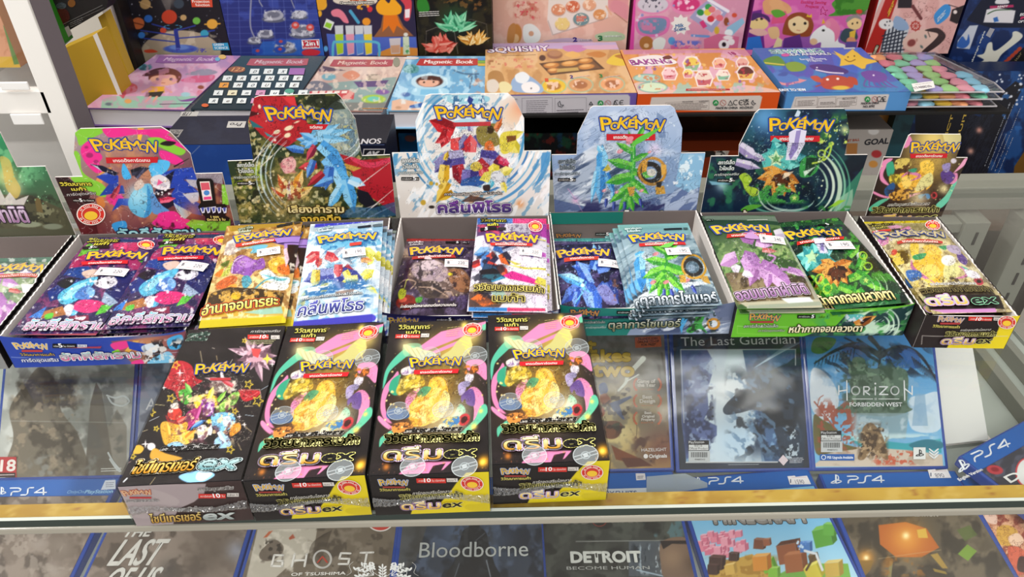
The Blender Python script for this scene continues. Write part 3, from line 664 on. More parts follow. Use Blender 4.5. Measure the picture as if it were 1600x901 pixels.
@A_('d_top')
def _(A0):
 A0.fill('1b1618');A=Zm(A0,180,490,3.81);A.N('2a2426',80,.45,.7,6,.7)
 for a,l in((-165,170),(-150,110),(-120,130),(-95,90),(-60,95),(-35,120),(0,130),(20,150),(45,120),(75,160),(110,90),(140,130),(165,110)):
  A.shard(835,250,a,l,34,'d9b7c4','8d6c7c')
 A.E(835,250,55,42,'c79aa8');A.N('5a3a48',20,.5,.6,4,.8,box=(700,170,960,330));A.P([(810,205),(870,210),(850,262),(820,250)],'cf4a4a');A.star(905,268,32,'d8cf4a',k=4,inner=.35)
 A.S([(345,290),(400,280),(455,310),(480,380),(520,400),(470,430),(420,480),(380,520),(350,460),(290,430),(325,350)],'b22430');A.L([(345,290),(400,360),(380,500)],5,'6e1218');A.L([(400,300),(430,400),(430,470)],5,'d8505a')
 A.S([(735,455),(800,450),(860,460),(850,490),(790,520),(755,510)],'b8242e');A.L([(740,460),(800,490),(850,465)],4,'e06a6a');A.L([(735,455),(860,450),(870,500)],3,'e8b8a8',smooth=False)
 A.S([(560,430),(600,390),(660,380),(720,410),(700,450),(640,470),(590,460)],'7a6a62');A.N('d8cfc4',16,.5,.6,9,.9,box=(560,370,740,475));A.shard(640,400,-170,110,18,'c8a8b0');A.shard(640,390,-100,60,16,'e0d0d4')
 A.S([(380,460),(430,450),(460,500),(420,540),(385,510)],'4ea83c');A.S([(620,540),(700,470),(740,470),(720,530),(660,580),(600,580)],'7cb648');A.L([(600,560),(660,520),(740,480)],6,'c8e070');A.L([(640,590),(690,540),(700,500)],4,'2a5a24')
 A.S([(470,500),(520,480),(600,490),(610,540),(540,570),(480,560)],'e8cb3a');A.S([(510,520),(545,505),(590,515),(585,580),(560,610),(530,600)],'8c3aa0');A.N('f2d6ea',12,.52,.6,5,.9,box=(510,510,590,610))
 A.E(355,595,44,38,'cf3c30',rot=-20);A.E(330,578,14,12,'f0d8c8');A.S([(330,540),(370,530),(380,560),(340,565)],'d9d4cc');A.S([(300,600),(340,640),(400,620),(440,640),(380,660),(320,650)],'8c1f26')
 A.S([(420,600),(480,560),(500,620),(480,660),(430,670)],'a02a6a');A.L([(430,690),(470,640),(500,580)],8,'c84a8a')
 A.S([(580,600),(640,585),(700,595),(715,640),(690,680),(620,700),(580,670),(570,630)],'7cbfe4');A.S([(640,620),(680,610),(690,650),(650,670)],'d8ecf4');A.L([(570,640),(500,640),(450,690)],7,'3a74b8')
 A.S([(270,660),(300,640),(380,660),(430,640),(420,700),(360,760),(300,780),(275,720)],'dba638');A.S([(340,720),(420,690),(470,720),(440,770),(360,780)],'efc04a');A.L([(280,690),(350,720),(420,700)],4,'8a5a1c')
 A.S([(490,680),(530,660),(560,700),(540,740),(500,750)],'e6dede');A.S([(600,740),(660,720),(690,780),(640,800),(590,790)],'9cc8e4');A.S([(700,660),(740,650),(745,690),(690,730),(680,700)],'e6962e');A.E(560,640,14,14,'f0d040')
 A.S([(100,800),(140,780),(170,800),(150,830),(110,830)],'d8a83a');A.E(215,790,24,22,'e8e2e4');A.S([(230,800),(300,830),(400,860),(300,880),(210,860)],'e0a83a',a=.9);A.S([(310,780),(370,760),(420,790),(360,810)],'8abfe0')
 A.ink('1c0c10',34,seed=5,wd=.022,a=.65,box=(250,280,900,840));A.ink('fff0d8',30,seed=15,wd=.016,a=.7,lv=(.5,),box=(270,300,860,820));A.N('e8d0a0',22,.6,.66,25,.8,box=(330,420,760,800));A.N('5a2a3a',26,.6,.67,35,.7,box=(300,380,760,820))
 for x,y,t,l,w,c,c2 in((450,470,-120,70,24,'5aa84a','9ad070'),(560,500,-70,70,26,'e8cf4a','f4e88a'),(610,520,-50,80,22,'6aa83a','a8d060'),(370,640,-30,60,22,'c83a3a','e87a6a'),(480,620,-70,90,24,'9a2a6a','d060a0'),(320,720,-100,80,24,'d8982c','f0c860'),(420,740,-40,80,26,'c8842a','e8b850'),(620,700,60,80,30,'a8d0e8','dceef6'),(560,720,-80,60,22,'d8d0d4','f4f0f0'),(520,640,150,80,20,'3a74b8','7ab0e0'),(700,430,-150,90,22,'b83a44','e0707a')):A.shard(x,y,t,l,w,c,c2)
 B=Zm(A0,180,600,3.81);B.S([(380,545),(480,515),(560,520),(590,545),(500,590),(420,580)],'8fc8ee');B.S([(500,520),(580,530),(520,575),(480,560)],'d4ecf8')
 B.L([(205,600),(238,555)],12,'e6cf98',taper=True);B.L([(50,580),(70,560)],8,'d8dce0')
 for x,y,a,l,c in((512,255,80,66,'f2dfae'),(605,262,80,26,'e8c890'),(690,285,120,30,'f0e0d0'),(312,375,60,44,'e8d0a0'),(265,542,5,56,'f4e6a8'),(232,625,-25,60,'dfeaf0'),(165,700,-20,60,'e8d6a8'),(795,550,0,50,'f0dcb0'),(800,605,8,50,'cfe4f2'),(785,680,40,70,'f2d6a0'),(740,790,65,46,'f0d4a0'),(585,205,20,14,'e8dcc8'),(890,440,-30,50,'c8dce8'),(70,890,-25,50,'d8b0b8')):
  t=math.radians(a);A.L([(x-math.cos(t)*l/2,y-math.sin(t)*l/2),(x+math.cos(t)*l/2,y+math.sin(t)*l/2)],15,c,taper=True)
 for x,y,r in((360,305,26),(333,503,26),(850,518,34),(215,585,26),(245,683,16),(685,808,24),(105,848,18),(712,580,18),(795,420,26),(770,160,14)):A.star(x,y,r,'d8bc3a',line=5,rot=-70)
 for x,y,r in((385,352,26),(290,440,16),(740,612,16),(770,660,18),(180,775,26),(405,398,12),(935,300,18),(545,465,12)):A.star(x,y,r,'f4ecec',k=4,inner=.2)
@L_('d_top')
def _(D):
 Z=Zm(D,180,490,3.81)
 Z.T('สการ์เล็ต',(432,138),(556,132),20,'4a6a5c',o='cfe0d4',ow=4,it=.15);Z.T('&ไวโอเล็ต',(420,164),(540,162),18,'4a6a5c',o='cfe0d4',ow=4,it=.15)
 Z.T('การ์ดชุดเสริม',(805,116),(978,112),14,'d8d4ce',it=.2);Z.R(790,128,914,154,'d2362e');Z.T('การ์ดละ',(800,148),(856,147),11,'f6eee8');Z.T('10',(860,150),(894,148),20,'ffffff',bold=1);Z.T('ใบ',(896,147),(910,147),10,'f6eee8')
 Z.R(928,132,980,154,'cfc8c2');Z.T('เล่ม 1',(934,149),(974,148),11,'2a2022');Z.lines((785,166),(965,160),3,10,'cfc89a',5)
 Z.logo((470,366),(778,350),58)
 Z.R(566,388,690,404,'b8343a',a=.9)
 Y=Zm(D,180,600,3.81)
 Y.T('การ์ดชุดเสริมไฮคลาส',(270,402),(612,386),24,'2a2628',o='dcdad6',ow=4,it=.25)
 Y.T('ไชนีเทรเชอร์',(92,542),(462,518),66,'d28a20',c2='f6e08a',o='2a1c10',ow=5,o2='e8dcc0',ow2=4,bold=4,it=.18);Y.T('ex',(482,516),(712,510),82,'5f8f96',c2='e6f4f2',o='20343a',ow=5,bold=7,it=.3,o2='d8e8ea',ow2=4)
@A_('d_front')
def _(A0):
 A=Zm(A0,180,600,3.81);A.fill('3a2a2a').N('4a3634',120,.4,.7,3,.6)
 A.P([(-10,600),(540,592),(530,650),(470,700),(380,740),(345,800),(350,860),(-10,860)],'a89a9c');A.S([(20,640),(200,620),(380,690),(300,760),(180,800),(60,760)],'b5a8a8',a=.7)
@L_('d_front')
def _(D):
 Z=Zm(D,180,600,3.81)
 Z.logo((55,660),(215,648),30,w=.9,c='e8c49a',o='cf6a50');Z.R(88,664,218,674,'b8343a');Z.T('สการ์เล็ต&ไวโอเล็ต',(70,696),(262,690),13,'6a6468',o='d8d4d2',ow=2)
 Z.T('การ์ดชุดเสริม',(492,630),(704,618),20,'3a3032',o='d8d4d0',ow=3,it=.25);Z.R(498,646,660,672,'d2362e');Z.T('การ์ดละ',(512,666),(584,664),11,'f6eee8');Z.T('10',(590,668),(630,666),24,'ffffff',bold=1.2);Z.T('ใบ',(638,664),(654,664),11,'f6eee8')
 Z.R(668,640,738,662,'cfc8c2');Z.T('เล่ม 1',(676,658),(730,656),12,'2a2022')
 Z.T('การ์ดชุดเสริมไฮคลาส',(296,748),(580,736),18,'4a4042',o='dcd8d4',ow=3,it=.25)
 Z.T('ไชนีเทรเชอร์',(216,818),(516,800),46,'b8842a',c2='f0dc90',o='4a3018',ow=4,bold=2,it=.15);Z.T('ex',(526,800),(706,792),54,'8f9a98',c2='f2f4f2',o='3a4040',ow=4,bold=4,it=.3)
# --------------------- prints of the open display boxes
def ssv(Z,x,y,c='e4e6e2',o='5a6a5a',n=5,sc=1.):
 """series name, set line and pack count at a lid's left shoulder"""
 Z.T('สการ์เล็ต',(x,y),(x+104*sc,y-2),22*sc,c,o=o,ow=3.5,bold=1);Z.T('ไวโอเล็ต',(x+6*sc,y+37*sc),(x+100*sc,y+36*sc),22*sc,c,o=o,ow=3.5,bold=1)
 Z.T('การ์ดชุดเสริม',(x-24*sc,y+74*sc),(x+130*sc,y+68*sc),15*sc,c,o=o,ow=2.5,it=.2)
 Z.R(x-4*sc,y+92*sc,x+108*sc,y+113*sc,'14100e');Z.T('การ์ดละ',(x+2*sc,y+108*sc),(x+66*sc,y+107*sc),10*sc,'f2eee8');Z.T(str(n),(x+72*sc,y+110*sc),(x+90*sc,y+109*sc),22*sc,'ffffff',bold=1);Z.T('ใบ',(x+92*sc,y+108*sc),(x+106*sc,y+107*sc),9*sc,'f2eee8')
@A_('b1_lid')
def _(A0):
 A=Zm(A0,0,170);A.fill('6a4a52');A.grad((500,130),'a89aa0',(900,800),'5a2a34');A.G(760,500,260,'b06a58',a=.7);A.N('e8a060',90,.5,.7,3,.5)
 A.P([(345,425),(420,425),(560,540),(620,800),(500,800)],'2a1418');A.G(520,760,160,'6a1a20',a=.8);A.P([(640,370),(700,365),(600,520),(560,520)],'e09a50');A.P([(860,120),(900,120),(880,200),(860,200)],'f0b93a');A.P([(600,560),(640,540),(660,600),(620,660)],'d9823a',a=.8)
 A.S([(465,120),(650,115),(640,150),(560,190),(500,230),(480,180)],'86c93a');A.S([(462,270),(500,290),(510,380),(560,430),(640,470),(690,540),(620,545),(500,480),(440,420)],'86c93a')
 A.S([(650,120),(780,118),(860,130),(1010,125),(1060,150),(1000,170),(860,160),(700,180),(650,150)],'ec2f8d');A.S([(930,130),(1040,160),(1100,200),(1180,250),(1100,260),(1020,200),(930,170)],'e62a88')
 A.S([(925,185),(1000,180),(1100,230),(1160,260),(1120,290),(1000,240),(940,215)],'86c93a');A.S([(1040,200),(1100,210),(1060,232),(1000,220)],'201418');A.S([(505,250),(560,200),(600,250),(640,300),(620,340),(650,380),(600,400),(530,330)],'ec2f8d');A.S([(1000,260),(1080,280),(1150,330),(1100,350),(1010,310)],'ec2f8d')
 for x,y,r in((560,290,22),(600,330,16),(540,240,12),(640,250,14),(575,350,10)):A.E(x,y,r,r*.7,'8a1f5a',a=.7)
 A.P([(670,500),(770,480),(760,560),(690,600),(660,560)],'e62a88',a=.7);A.S([(690,560),(760,540),(770,570),(720,610)],'e8348e')
 A.P([(1200,365),(1090,375),(1010,400),(960,450),(1050,560),(1120,640),(1260,665),(1245,590),(1140,530),(1245,520),(1150,440),(1250,450),(1220,400)],'2443ae');A.P([(1090,385),(1000,440),(950,560),(1020,640),(1090,600),(1060,500)],'14152e')
 A.P([(600,425),(690,385),(740,420),(740,480),(680,470)],'2443ae');A.P([(620,545),(680,470),(770,480),(780,530),(700,530)],'23409f');A.P([(700,640),(740,560),(820,560),(830,610),(760,600)],'2443ae');A.P([(565,345),(640,355),(740,400),(720,420),(640,390)],'14152e');A.P([(565,343),(610,360),(640,392)],'c8d0dc')
 A.P([(1245,520),(1140,530),(1200,590),(1240,575)],'c4c6d4');A.P([(1088,590),(1200,650),(1155,690),(1130,660)],'a8c8dc');A.P([(1160,440),(1250,445),(1240,500),(1190,480)],'b8b4c0');A.L([(1088,590),(1110,640),(1155,690)],4,'f0f4f8',smooth=False);A.L([(1090,360),(1180,310)],9,'1a1418',w1=3)
 A.S([(880,480),(940,470),(960,540),(950,640),(900,680),(830,650),(800,590),(830,520)],'5fb8de',grad=None);A.G(860,540,70,'a8e4f6',a=.9);A.S([(920,480),(940,520),(945,640),(900,680),(920,600)],'2f88c8',a=.8);A.S([(950,520),(1010,600),(1060,640),(1000,660),(950,640)],'5c94d0');A.S([(840,470),(880,440),(900,480),(850,510)],'dac3b4')
 A.S([(770,340),(800,380),(820,430),(780,440),(760,400)],'49b4ee');A.S([(930,360),(980,320),(1060,330),(1040,390),(960,430),(940,400)],'55bcf0');A.shard(820,400,-15,120,40,'1c1c26','3a3a4c');A.shard(850,430,-50,90,26,'2a2a3c','5a5a74');A.shard(700,560,-60,110,30,'8a2a3c','c84a5a')
 A.S([(940,440),(1000,410),(1060,450),(1050,500),(980,500)],'e2dce0');A.shard(980,560,-30,130,50,'241018','5a2a3c');A.shard(1000,575,-10,100,30,'d83458','f06a8a');A.shard(960,470,15,110,36,'c8c0cc','f0e8ee');A.N('ffffff',22,.58,.64,8,.9,box=(930,420,1080,560));A.P([(990,440),(1020,460),(980,480)],'ee5a90')
 A.S([(1000,650),(1090,640),(1140,680),(1190,700),(1160,760),(1040,740),(950,720),(980,680)],'ec2f8d');A.S([(920,760),(1000,735),(1070,760),(1040,790),(940,795)],'ec2f8d');A.P([(1200,690),(1290,700),(1440,690),(1440,780),(1240,770),(1160,720)],'86c93a');A.P([(1385,470),(1420,480),(1430,600),(1390,600)],'86c93a');A.S([(700,720),(780,700),(790,750),(730,770)],'3a9adc');A.G(1200,640,60,'e07a4a',a=.6);A.N('3a1a1e',40,.55,.7,6,.8,box=(880,690,1480,800));A.P([(1220,405),(1390,405),(1392,470),(1230,440)],'9a9098');A.ink('6a5a66',14,seed=4,box=(1220,400,1400,470),a=.6)
 A.ink('f4f0f0',90,seed=8,wd=.008,a=.5,lv=(.5,));A.ink('1a1014',70,seed=18,wd=.012,a=.5,lv=(.45,.6),box=(640,320,1260,720));A.dots(40,(480,380,1300,780),4,['ffffff','f0d0a0'],seed=2)
@L_('b1_lid')
def _(D):
 Z=Zm(D,0,170);Z.logo((592,262),(985,262),74);redbar(D,*map(Z.q,((668,338),(985,334))),36/4)
 Z.T('วิวัฒนาการ',(382,478),(576,476),20,'e4d44a',o='2a2010',ow=4,bold=1.5);Z.T('เมก้า',(452,508),(540,506),18,'e4d44a',o='2a2010',ow=4,bold=1.5);Z.T('การ์ดชุดเสริม',(422,542),(600,530),16,'d8d2d0',o='4a3a3a',ow=2.5,it=.2)
 Z.R(458,560,594,578,'14100e');Z.T('การ์ดละ',(464,574),(500,574),9,'f2eee8');Z.T('5',(504,577),(520,576),20,'ffffff',bold=1);Z.T('ใบ ต่อซอง',(526,574),(590,574),9,'f2eee8')
 badge(D,*Z.q((571,655)),22.5,.76)
 Z.P([(1232,440),(1240,430),(1322,432),(1335,446),(1352,590),(1410,590),(1422,620),(1408,660),(1435,676),(1434,696),(1288,698),(1284,668),(1255,640),(1240,606),(1258,580),(1230,460)],'17120f')
 Z.P([(1250,450),(1312,448),(1330,565),(1272,570)],'e8dcd2');Z.P([(1256,458),(1308,456),(1316,500),(1262,504)],'d85a6a');Z.P([(1262,504),(1316,500),(1324,556),(1274,560)],'f0e4e6');Z.E(1294,520,18,16,'4a8ad0');Z.P([(1276,546),(1322,542),(1325,560),(1276,564)],'e84a8a')
 for k in range(5):
  x=1272+k*34;Z.P([(x-20,608-abs(k-2)*-4),(x+12,604+abs(k-2)*4),(x+10,640+abs(k-2)*2),(x-6,648)],'d8d8e8');Z.P([(x-12,612),(x+6,610),(x+4,632),(x-4,640)],'4a56a8')
 Z.T('1 ซอง',(1322,676),(1372,676),14,'f0e07a',bold=.8);Z.T('มีการ์ด 5 ใบ',(1300,694),(1412,692),13,'f0e07a',bold=.8)
 Z.T('อัคคีสักราม',(752,805),(1262,792),56,'e8fafa',c2='8ad8e0',o='1c3a5a',ow=7,bold=3)
@A_('b1_front')
def _(A0):
 A=Zm(A0,0,350);A.fill('2743a4');A.P([(680,700),(1180,660),(1180,900),(860,900),(760,800)],'8a4a58');A.G(900,760,120,'e0a060',a=.8);A.P([(820,700),(860,700),(800,790),(770,780)],'e8b050')
 A.S([(680,720),(780,700),(800,740),(720,770)],'e83a8c');A.P([(780,700),(920,730),(900,790),(800,760)],'2443ae');A.S([(1000,800),(1060,790),(1090,860),(1060,900),(960,900),(920,860)],'7cc4e8');A.S([(880,740),(960,720),(1000,760),(940,800),(890,780)],'d8e4f0');A.S([(1040,700),(1130,680),(1140,760),(1060,770)],'4ab0e8');A.N('1c1c26',40,.54,.62,3,.9,box=(880,690,1180,900));A.N('f0ece8',36,.57,.64,9,.9,box=(860,690,1180,900));A.S([(820,860),(880,840),(900,880),(840,885)],'e83a8c');A.P([(690,780),(730,760),(760,800),(720,820)],'86c93a')
 A.L([(70,828),(400,828),(860,806),(1180,790)],3,'c8d0e8',a=.8)
@L_('b1_front')
def _(D):
 Z=Zm(D,0,350);Z.logo((100,778),(300,776),38,c='f0c25a',o='c8cfe4');Z.R(138,782,268,796,'b03a3c');Z.T('วิวัฒนาการเมก้า',(132,820),(344,820),16,'d8b85a',o='3a2c1c',ow=2);Z.T('การ์ดชุดเสริม',(142,858),(370,854),20,'d8dcec',o='5a62a0',ow=3,bold=1)
 Z.R(330,744,480,770,'101018');Z.T('การ์ดละ',(340,764),(372,764),10,'f2eee8');Z.T('5',(374,766),(396,765),24,'ffffff',bold=1);Z.T('ใบ ต่อซอง',(402,764),(470,763),10,'f2eee8');Z.R(486,748,546,767,'c8ccd8');Z.T('เล่ม 1',(490,763),(540,762),11,'101018')
 Z.T('อัคคีสักราม',(392,848),(884,828),40,'e84a8a',c2='9ae4d8',o='f4f8fa',ow=5,bold=2,o2='3a2a6a',ow2=3)
@A_('b2_lid')
def _(A0):
 A=Zm(A0,300,140);A.fill('2a3a22');A.N('6a6a34',60,.45,.6,3,.9);A.N('b8a45a',40,.55,.68,8,.9);A.N('141a12',50,.55,.65,12,.8);A.N('a8c03a',60,.58,.68,22,.8,box=(218,430,480,640));A.G(640,620,130,'d8b872',a=.7);A.G(560,720,120,'c8a868',a=.6);A.N('4a4a22',26,.52,.6,31,.6,box=(420,420,860,830));A.N('e8dca8',30,.62,.7,14,.7)
 A.S([(830,140),(930,60),(1000,150),(1040,260),(1050,380),(960,440),(860,380),(840,240)],'b8c8cc',a=.65);A.N('5a7a90',40,.5,.62,19,.8,box=(830,100,1050,430));A.N('d8c870',24,.6,.68,5,.7,box=(880,180,1040,400));A.P([(730,40),(900,38),(960,120),(860,130),(700,90)],'1e261a',a=.8)
 A.P([(385,40),(640,40),(665,130),(760,260),(680,300),(590,360),(500,330),(430,280),(355,200)],'b5232c');A.P([(640,45),(655,110),(610,90),(560,44)],'d8383c');A.G(480,180,70,'cf3238',a=.8);A.P([(356,130),(430,150),(356,172)],'4a1418');A.P([(358,185),(450,240),(380,235)],'2a6a70');A.P([(450,262),(520,300),(470,290)],'3a8a90');A.P([(510,280),(620,320),(600,360),(530,330)],'8f1a22')
 for x,y,rx,ry in((530,264,22,12),(605,240,30,14),(597,285,22,14),(422,106,9,13),(380,92,7,9),(655,202,18,5)):A.E(x,y,rx,ry,'f0dcb8',rot=-20)
 A.P([(920,400),(1060,440),(1238,425),(1262,640),(1275,780),(1160,700),(1040,620),(1000,520)],'b01e2a');A.S([(1000,420),(1120,455),(1235,425),(1236,450),(1120,490),(1010,450)],'d83a58');A.P([(1030,620),(1100,640),(1170,740),(1100,740),(1040,700)],'1c1a24');A.P([(950,460),(1060,490),(1010,510),(960,490)],'c89a40')
 for a,l in((-12,330),(-28,250),(4,300),(-45,190),(-65,170)):A.shard(760,300,a,l*.75,46,'6fb4dc','9ad0ec')
 for a,l,w in((185,130,44),(170,110,40),(205,120,40),(150,100,34)):A.shard(780,320,a,l,w,'4f9ad4','8ac6ee')
 A.shard(770,350,120,110,40,'7a1e3a','c8485a')
 for x,y,t,l,w,c,c2 in((800,340,40,200,70,'4a9ede','8accf0'),(840,420,50,220,90,'3f8ed0','7cc0ec'),(900,500,60,220,80,'5cb0e8','9ad4f4'),(960,560,75,220,70,'4a9ede','8accf0'),(940,590,120,190,50,'6abcee','a8dcf6'),(980,560,20,110,50,'9ad4f4','c8e8fa'),(860,480,100,150,60,'2f62b4','5a96dc'),(780,470,170,120,44,'a8242c','d84a50'),(820,520,140,130,40,'8c1c28','c03a44'),(760,440,110,120,40,'2f5aa8','6aa0e0'),(700,380,190,120,40,'2f62b4','6aa6e4'),(880,560,160,130,40,'3a6ab8','74b4ec')):A.shard(x,y,t,l,w,c,c2)
 A.S([(565,440),(620,420),(650,450),(640,500),(590,525),(560,490)],'e8b0ac');A.N('c8707c',20,.5,.6,3,.8,box=(540,410,660,530))
 for x,y,t,l,w,c in((640,640,-70,150,50,'eaa63c'),(600,640,-120,130,46,'d8683a'),(660,660,-30,110,40,'e8c060'),(620,680,-95,120,40,'e4dcd8'),(580,660,-150,100,36,'c8502c')):A.shard(x,y,t,l,w,c,'f4d08a')
 A.N('8a2a1c',22,.54,.62,7,.7,box=(540,560,720,700))
 for r,w in((330,12),(300,8),(360,6),(270,5)):A.swoosh(760,520,r,130,232,w,'cfe4ea',sq=.95,a=.8)
 A.swoosh(880,260,190,-80,70,12,'e8f0f0',a=.8);A.swoosh(900,250,150,-60,60,6,'f4f8f8',a=.8)
 for p,q,w in(((380,450),(525,290),9),((430,480),(590,330),7),((1030,610),(1235,455),8),((1060,790),(1262,620),10),((1100,800),(1270,720),12),((980,780),(1200,700),5)):A.L([p,q],w,'f4ece4',w1=2,a=.9)
 A.P([(900,800),(1000,730),(1130,740),(1270,700),(1275,790),(1180,800)],'2a5a8a',a=.7);A.dots(26,(300,560,620,800),12,['f0e0b0','e8d090'],seed=5,r0=3);A.dots(12,(360,60,1240,500),8,'f4e8d8',seed=7,r0=3);A.ink('14100e',60,seed=3,wd=.012,a=.55)
@L_('b2_lid')
def _(D):
 Z=Zm(D,300,140);Z.logo((474,188),(868,188),80);Z.P([(720,214),(855,214),(830,246),(735,248)],'c8202a');Z.T('รด์เกม',(738,240),(815,240),16,'f6efe8',bold=1)
 ssv(Z,286,480,o='6a7a4a');Z.T('เสียงคำราม',(606,764),(950,764),40,'fff0c0',c2='e8c868',o='5a4424',ow=6,bold=3);Z.T('จากอดีต',(690,826),(930,822),40,'f0b020',c2='f4dc6a',o='3a2c10',ow=6,bold=3)
@A_('b2_front')
def _(A0):A0.fill('20301c');A0.N('5a6a34',12,.45,.6,3,.9)
@A_('b3_lid')
def _(A0):
 A=Zm(A0,560,140);A.fill('e9e4de');A.G(1010,120,60,'e88a6a',a=.8);A.G(960,160,80,'f0c090',a=.6);A.G(300,740,120,'d8cfc6',a=.6);A.G(1010,715,26,'e89a5a',a=.9);A.G(720,680,60,'f0b070',a=.6)
 for r,w,c in((560,16,'4a9ac8'),(520,9,'6ab0d8'),(600,10,'2a78b0'),(480,6,'9accE4')):A.swoosh(880,240,r,100,215,w,c,sq=.9,a=.9)
 for r,w,c in((330,22,'3a90c4'),(370,14,'2a70b4'),(410,8,'5aa8d4'),(290,8,'8ac4e0'),(450,16,'3a8ac4'),(490,8,'7ab8dc')):A.swoosh(700,300,r,-20,110,w,c,sq=.95,a=.85)
 for r,w,c in((330,14,'2f80b8'),(300,6,'9ad0e8'),(360,9,'5aa4cc')):A.swoosh(700,330,r,150,290,w,c,a=.85)
 A.P([(1140,395),(1200,388),(1190,470),(1150,560),(1090,620),(1140,520)],'3a8ac8',a=.8);A.P([(215,400),(250,398),(240,470),(222,480)],'4a94c0',a=.8);A.N('4a90c0',30,.6,.64,6,.6,sx=3,rot=-50);A.N('ffffff',40,.55,.62,3,.8,sx=3,rot=-60)
 A.S([(520,40),(600,32),(760,34),(820,50),(800,80),(700,90),(580,84)],'9cd0e0');A.N('2a5a8a',20,.55,.6,2,.8,box=(500,30,840,120));A.N('f4fafc',16,.56,.6,9,.9,box=(500,30,840,220));A.P([(690,40),(720,60),(700,100),(680,70)],'2c3f8a');A.S([(590,200),(720,180),(760,220),(640,250)],'b4dcea')
 g=random.Random(4)
 for x,y,a,l,w,c,c2 in((600,250,200,170,80,'c8242c','8a141c'),(560,250,110,120,60,'d8343a','9a1820'),(620,300,80,110,90,'b81e28','e04a4a'),(540,300,150,70,30,'e0585a','b02028'),(680,290,120,100,50,'4a3f7a','8a86b4'),(720,290,60,90,44,'5a5090','a8a4cc'),(700,260,-90,60,30,'7a78a8','c8c8e0'),(780,280,-30,140,60,'8a7a3a','5a4a20'),(800,300,20,110,50,'4a4440','8a8078'),(850,260,-60,100,30,'e8925a','c8602a'),(820,330,110,90,34,'e07a3a','f0a860'),(900,320,40,120,60,'d8c83a','efe07a'),(930,300,-20,110,46,'cfc03a','f0e688'),(960,320,60,90,50,'c8b832','e8dc6a')):A.shard(x,y,a,l,w,c,c2)
 A.S([(900,270),(980,260),(990,300),(960,380),(900,400),(880,330)],'e2d24a');A.P([(925,290),(985,285),(985,315),(930,330)],'7a4a22');A.S([(740,240),(800,220),(860,260),(880,340),(800,360),(745,320)],'8a7c3c');A.E(825,250,22,26,'3a2c18');A.S([(790,340),(830,320),(850,380),(810,420)],'dd7030')
 for x,y,a,l,w,c,c2 in((700,390,-90,110,70,'c8303a','e0686a'),(660,420,170,200,90,'57509a','b4b0d4'),(560,420,130,130,70,'3e387c','8c88bc'),(760,420,10,160,90,'4a4290','a8a0cc'),(740,450,50,140,80,'b02a34','d8545a'),(620,470,80,130,70,'c0303a','8a1a28'),(700,500,90,130,100,'3c3480','7a72b8'),(860,430,40,110,60,'a82a3a','5a1a3a'),(540,470,95,150,60,'d8a828','f0d46a'),(560,580,120,150,50,'cf9c20','f0d060'),(590,640,150,110,36,'e0b838','b07c14'),(540,440,-70,60,24,'e8c84a','c89a1c'),(880,440,20,70,40,'e05a80','c82a50')):A.shard(x,y,a,l,w,c,c2)
 A.S([(710,460),(750,450),(775,490),(730,510),(700,490)],'d8c04a');A.S([(660,560),(760,540),(790,580),(720,610),(640,600)],'2f5aa0');A.S([(610,610),(700,600),(780,620),(700,640),(620,640)],'dfe8f0')
 for x,y,a,l,w,c,c2 in((850,510,-100,50,60,'efe05a','d8c83a'),(850,530,160,100,56,'f0e468','d8cc4a'),(890,520,-20,80,50,'f4ea90','e0d458'),(870,540,60,90,70,'c8ccd4','f0f2f4'),(840,560,110,70,30,'5abfd8','a8e0ec'),(900,580,70,70,30,'e8d84a','f4ec98')):A.shard(x,y,a,l,w,c,c2)
 A.E(866,542,40,36,'dce0e4');A.S([(780,600),(820,595),(820,630),(785,630)],'3a2c2a');A.P([(640,700),(700,660),(760,670),(830,690),(760,705)],'4a2a20',a=.8)
 for x,y,r in((455,585,13),(405,705,17),(490,590,10),(515,605,15)):A.E(x,y,r,r,'c8a43a')
 A.E(458,733,18,10,'2a2420');A.ink('241c30',44,seed=6,wd=.016,a=.7,box=(440,190,1000,640));A.ink('ffffff',30,seed=12,wd=.014,a=.7,lv=(.5,),box=(440,190,1000,640));A.dots(24,(260,450,480,780),3,'b0a8a0',seed=5)
@L_('b3_lid')
def _(D):
 Z=Zm(D,560,140);Z.P([(590,204),(828,198),(826,224),(596,230)],'c8343c',a=.85);Z.logo((490,182),(885,178),78);ssv(Z,272,452,c='e8eae8',o='8a9a9c')
 Z.T('การ์ดชุดเสริมสการ์เล็ต&ไวโอเล็ต',(540,658),(898,650),14,'f4f0ec',o='6a5a50',ow=3.5);Z.T('คลื่นพิโรธ',(500,766),(952,760),60,'3a3470',c2='8a4aa8',o='f4f0f8',ow=6,bold=4,o2='3a3060',ow2=3)
@A_('b3_front')
def _(A0):A=Zm(A0,560,320);A.fill('1f1c46');A.P([(900,690),(1250,650),(1250,800),(900,800)],'d8d4da');A.N('4a90c0',30,.5,.6,3,.9,box=(960,640,1260,800));A.N('8a3a3a',20,.58,.64,8,.8,box=(960,640,1260,800))
@L_('b3_front')
def _(D):
 Z=Zm(D,560,320);Z.logo((196,738),(372,736),36,w=1.2,c='d8b04a',o='4a4a8c');Z.R(485,704,602,726,'0c0a1a');Z.T('การ์ดละ',(492,720),(560,719),10,'d8d4dc');Z.T('5',(566,722),(582,721),20,'ffffff',bold=1);Z.T('เล่ม 1',(622,720),(666,719),12,'d8d4dc')
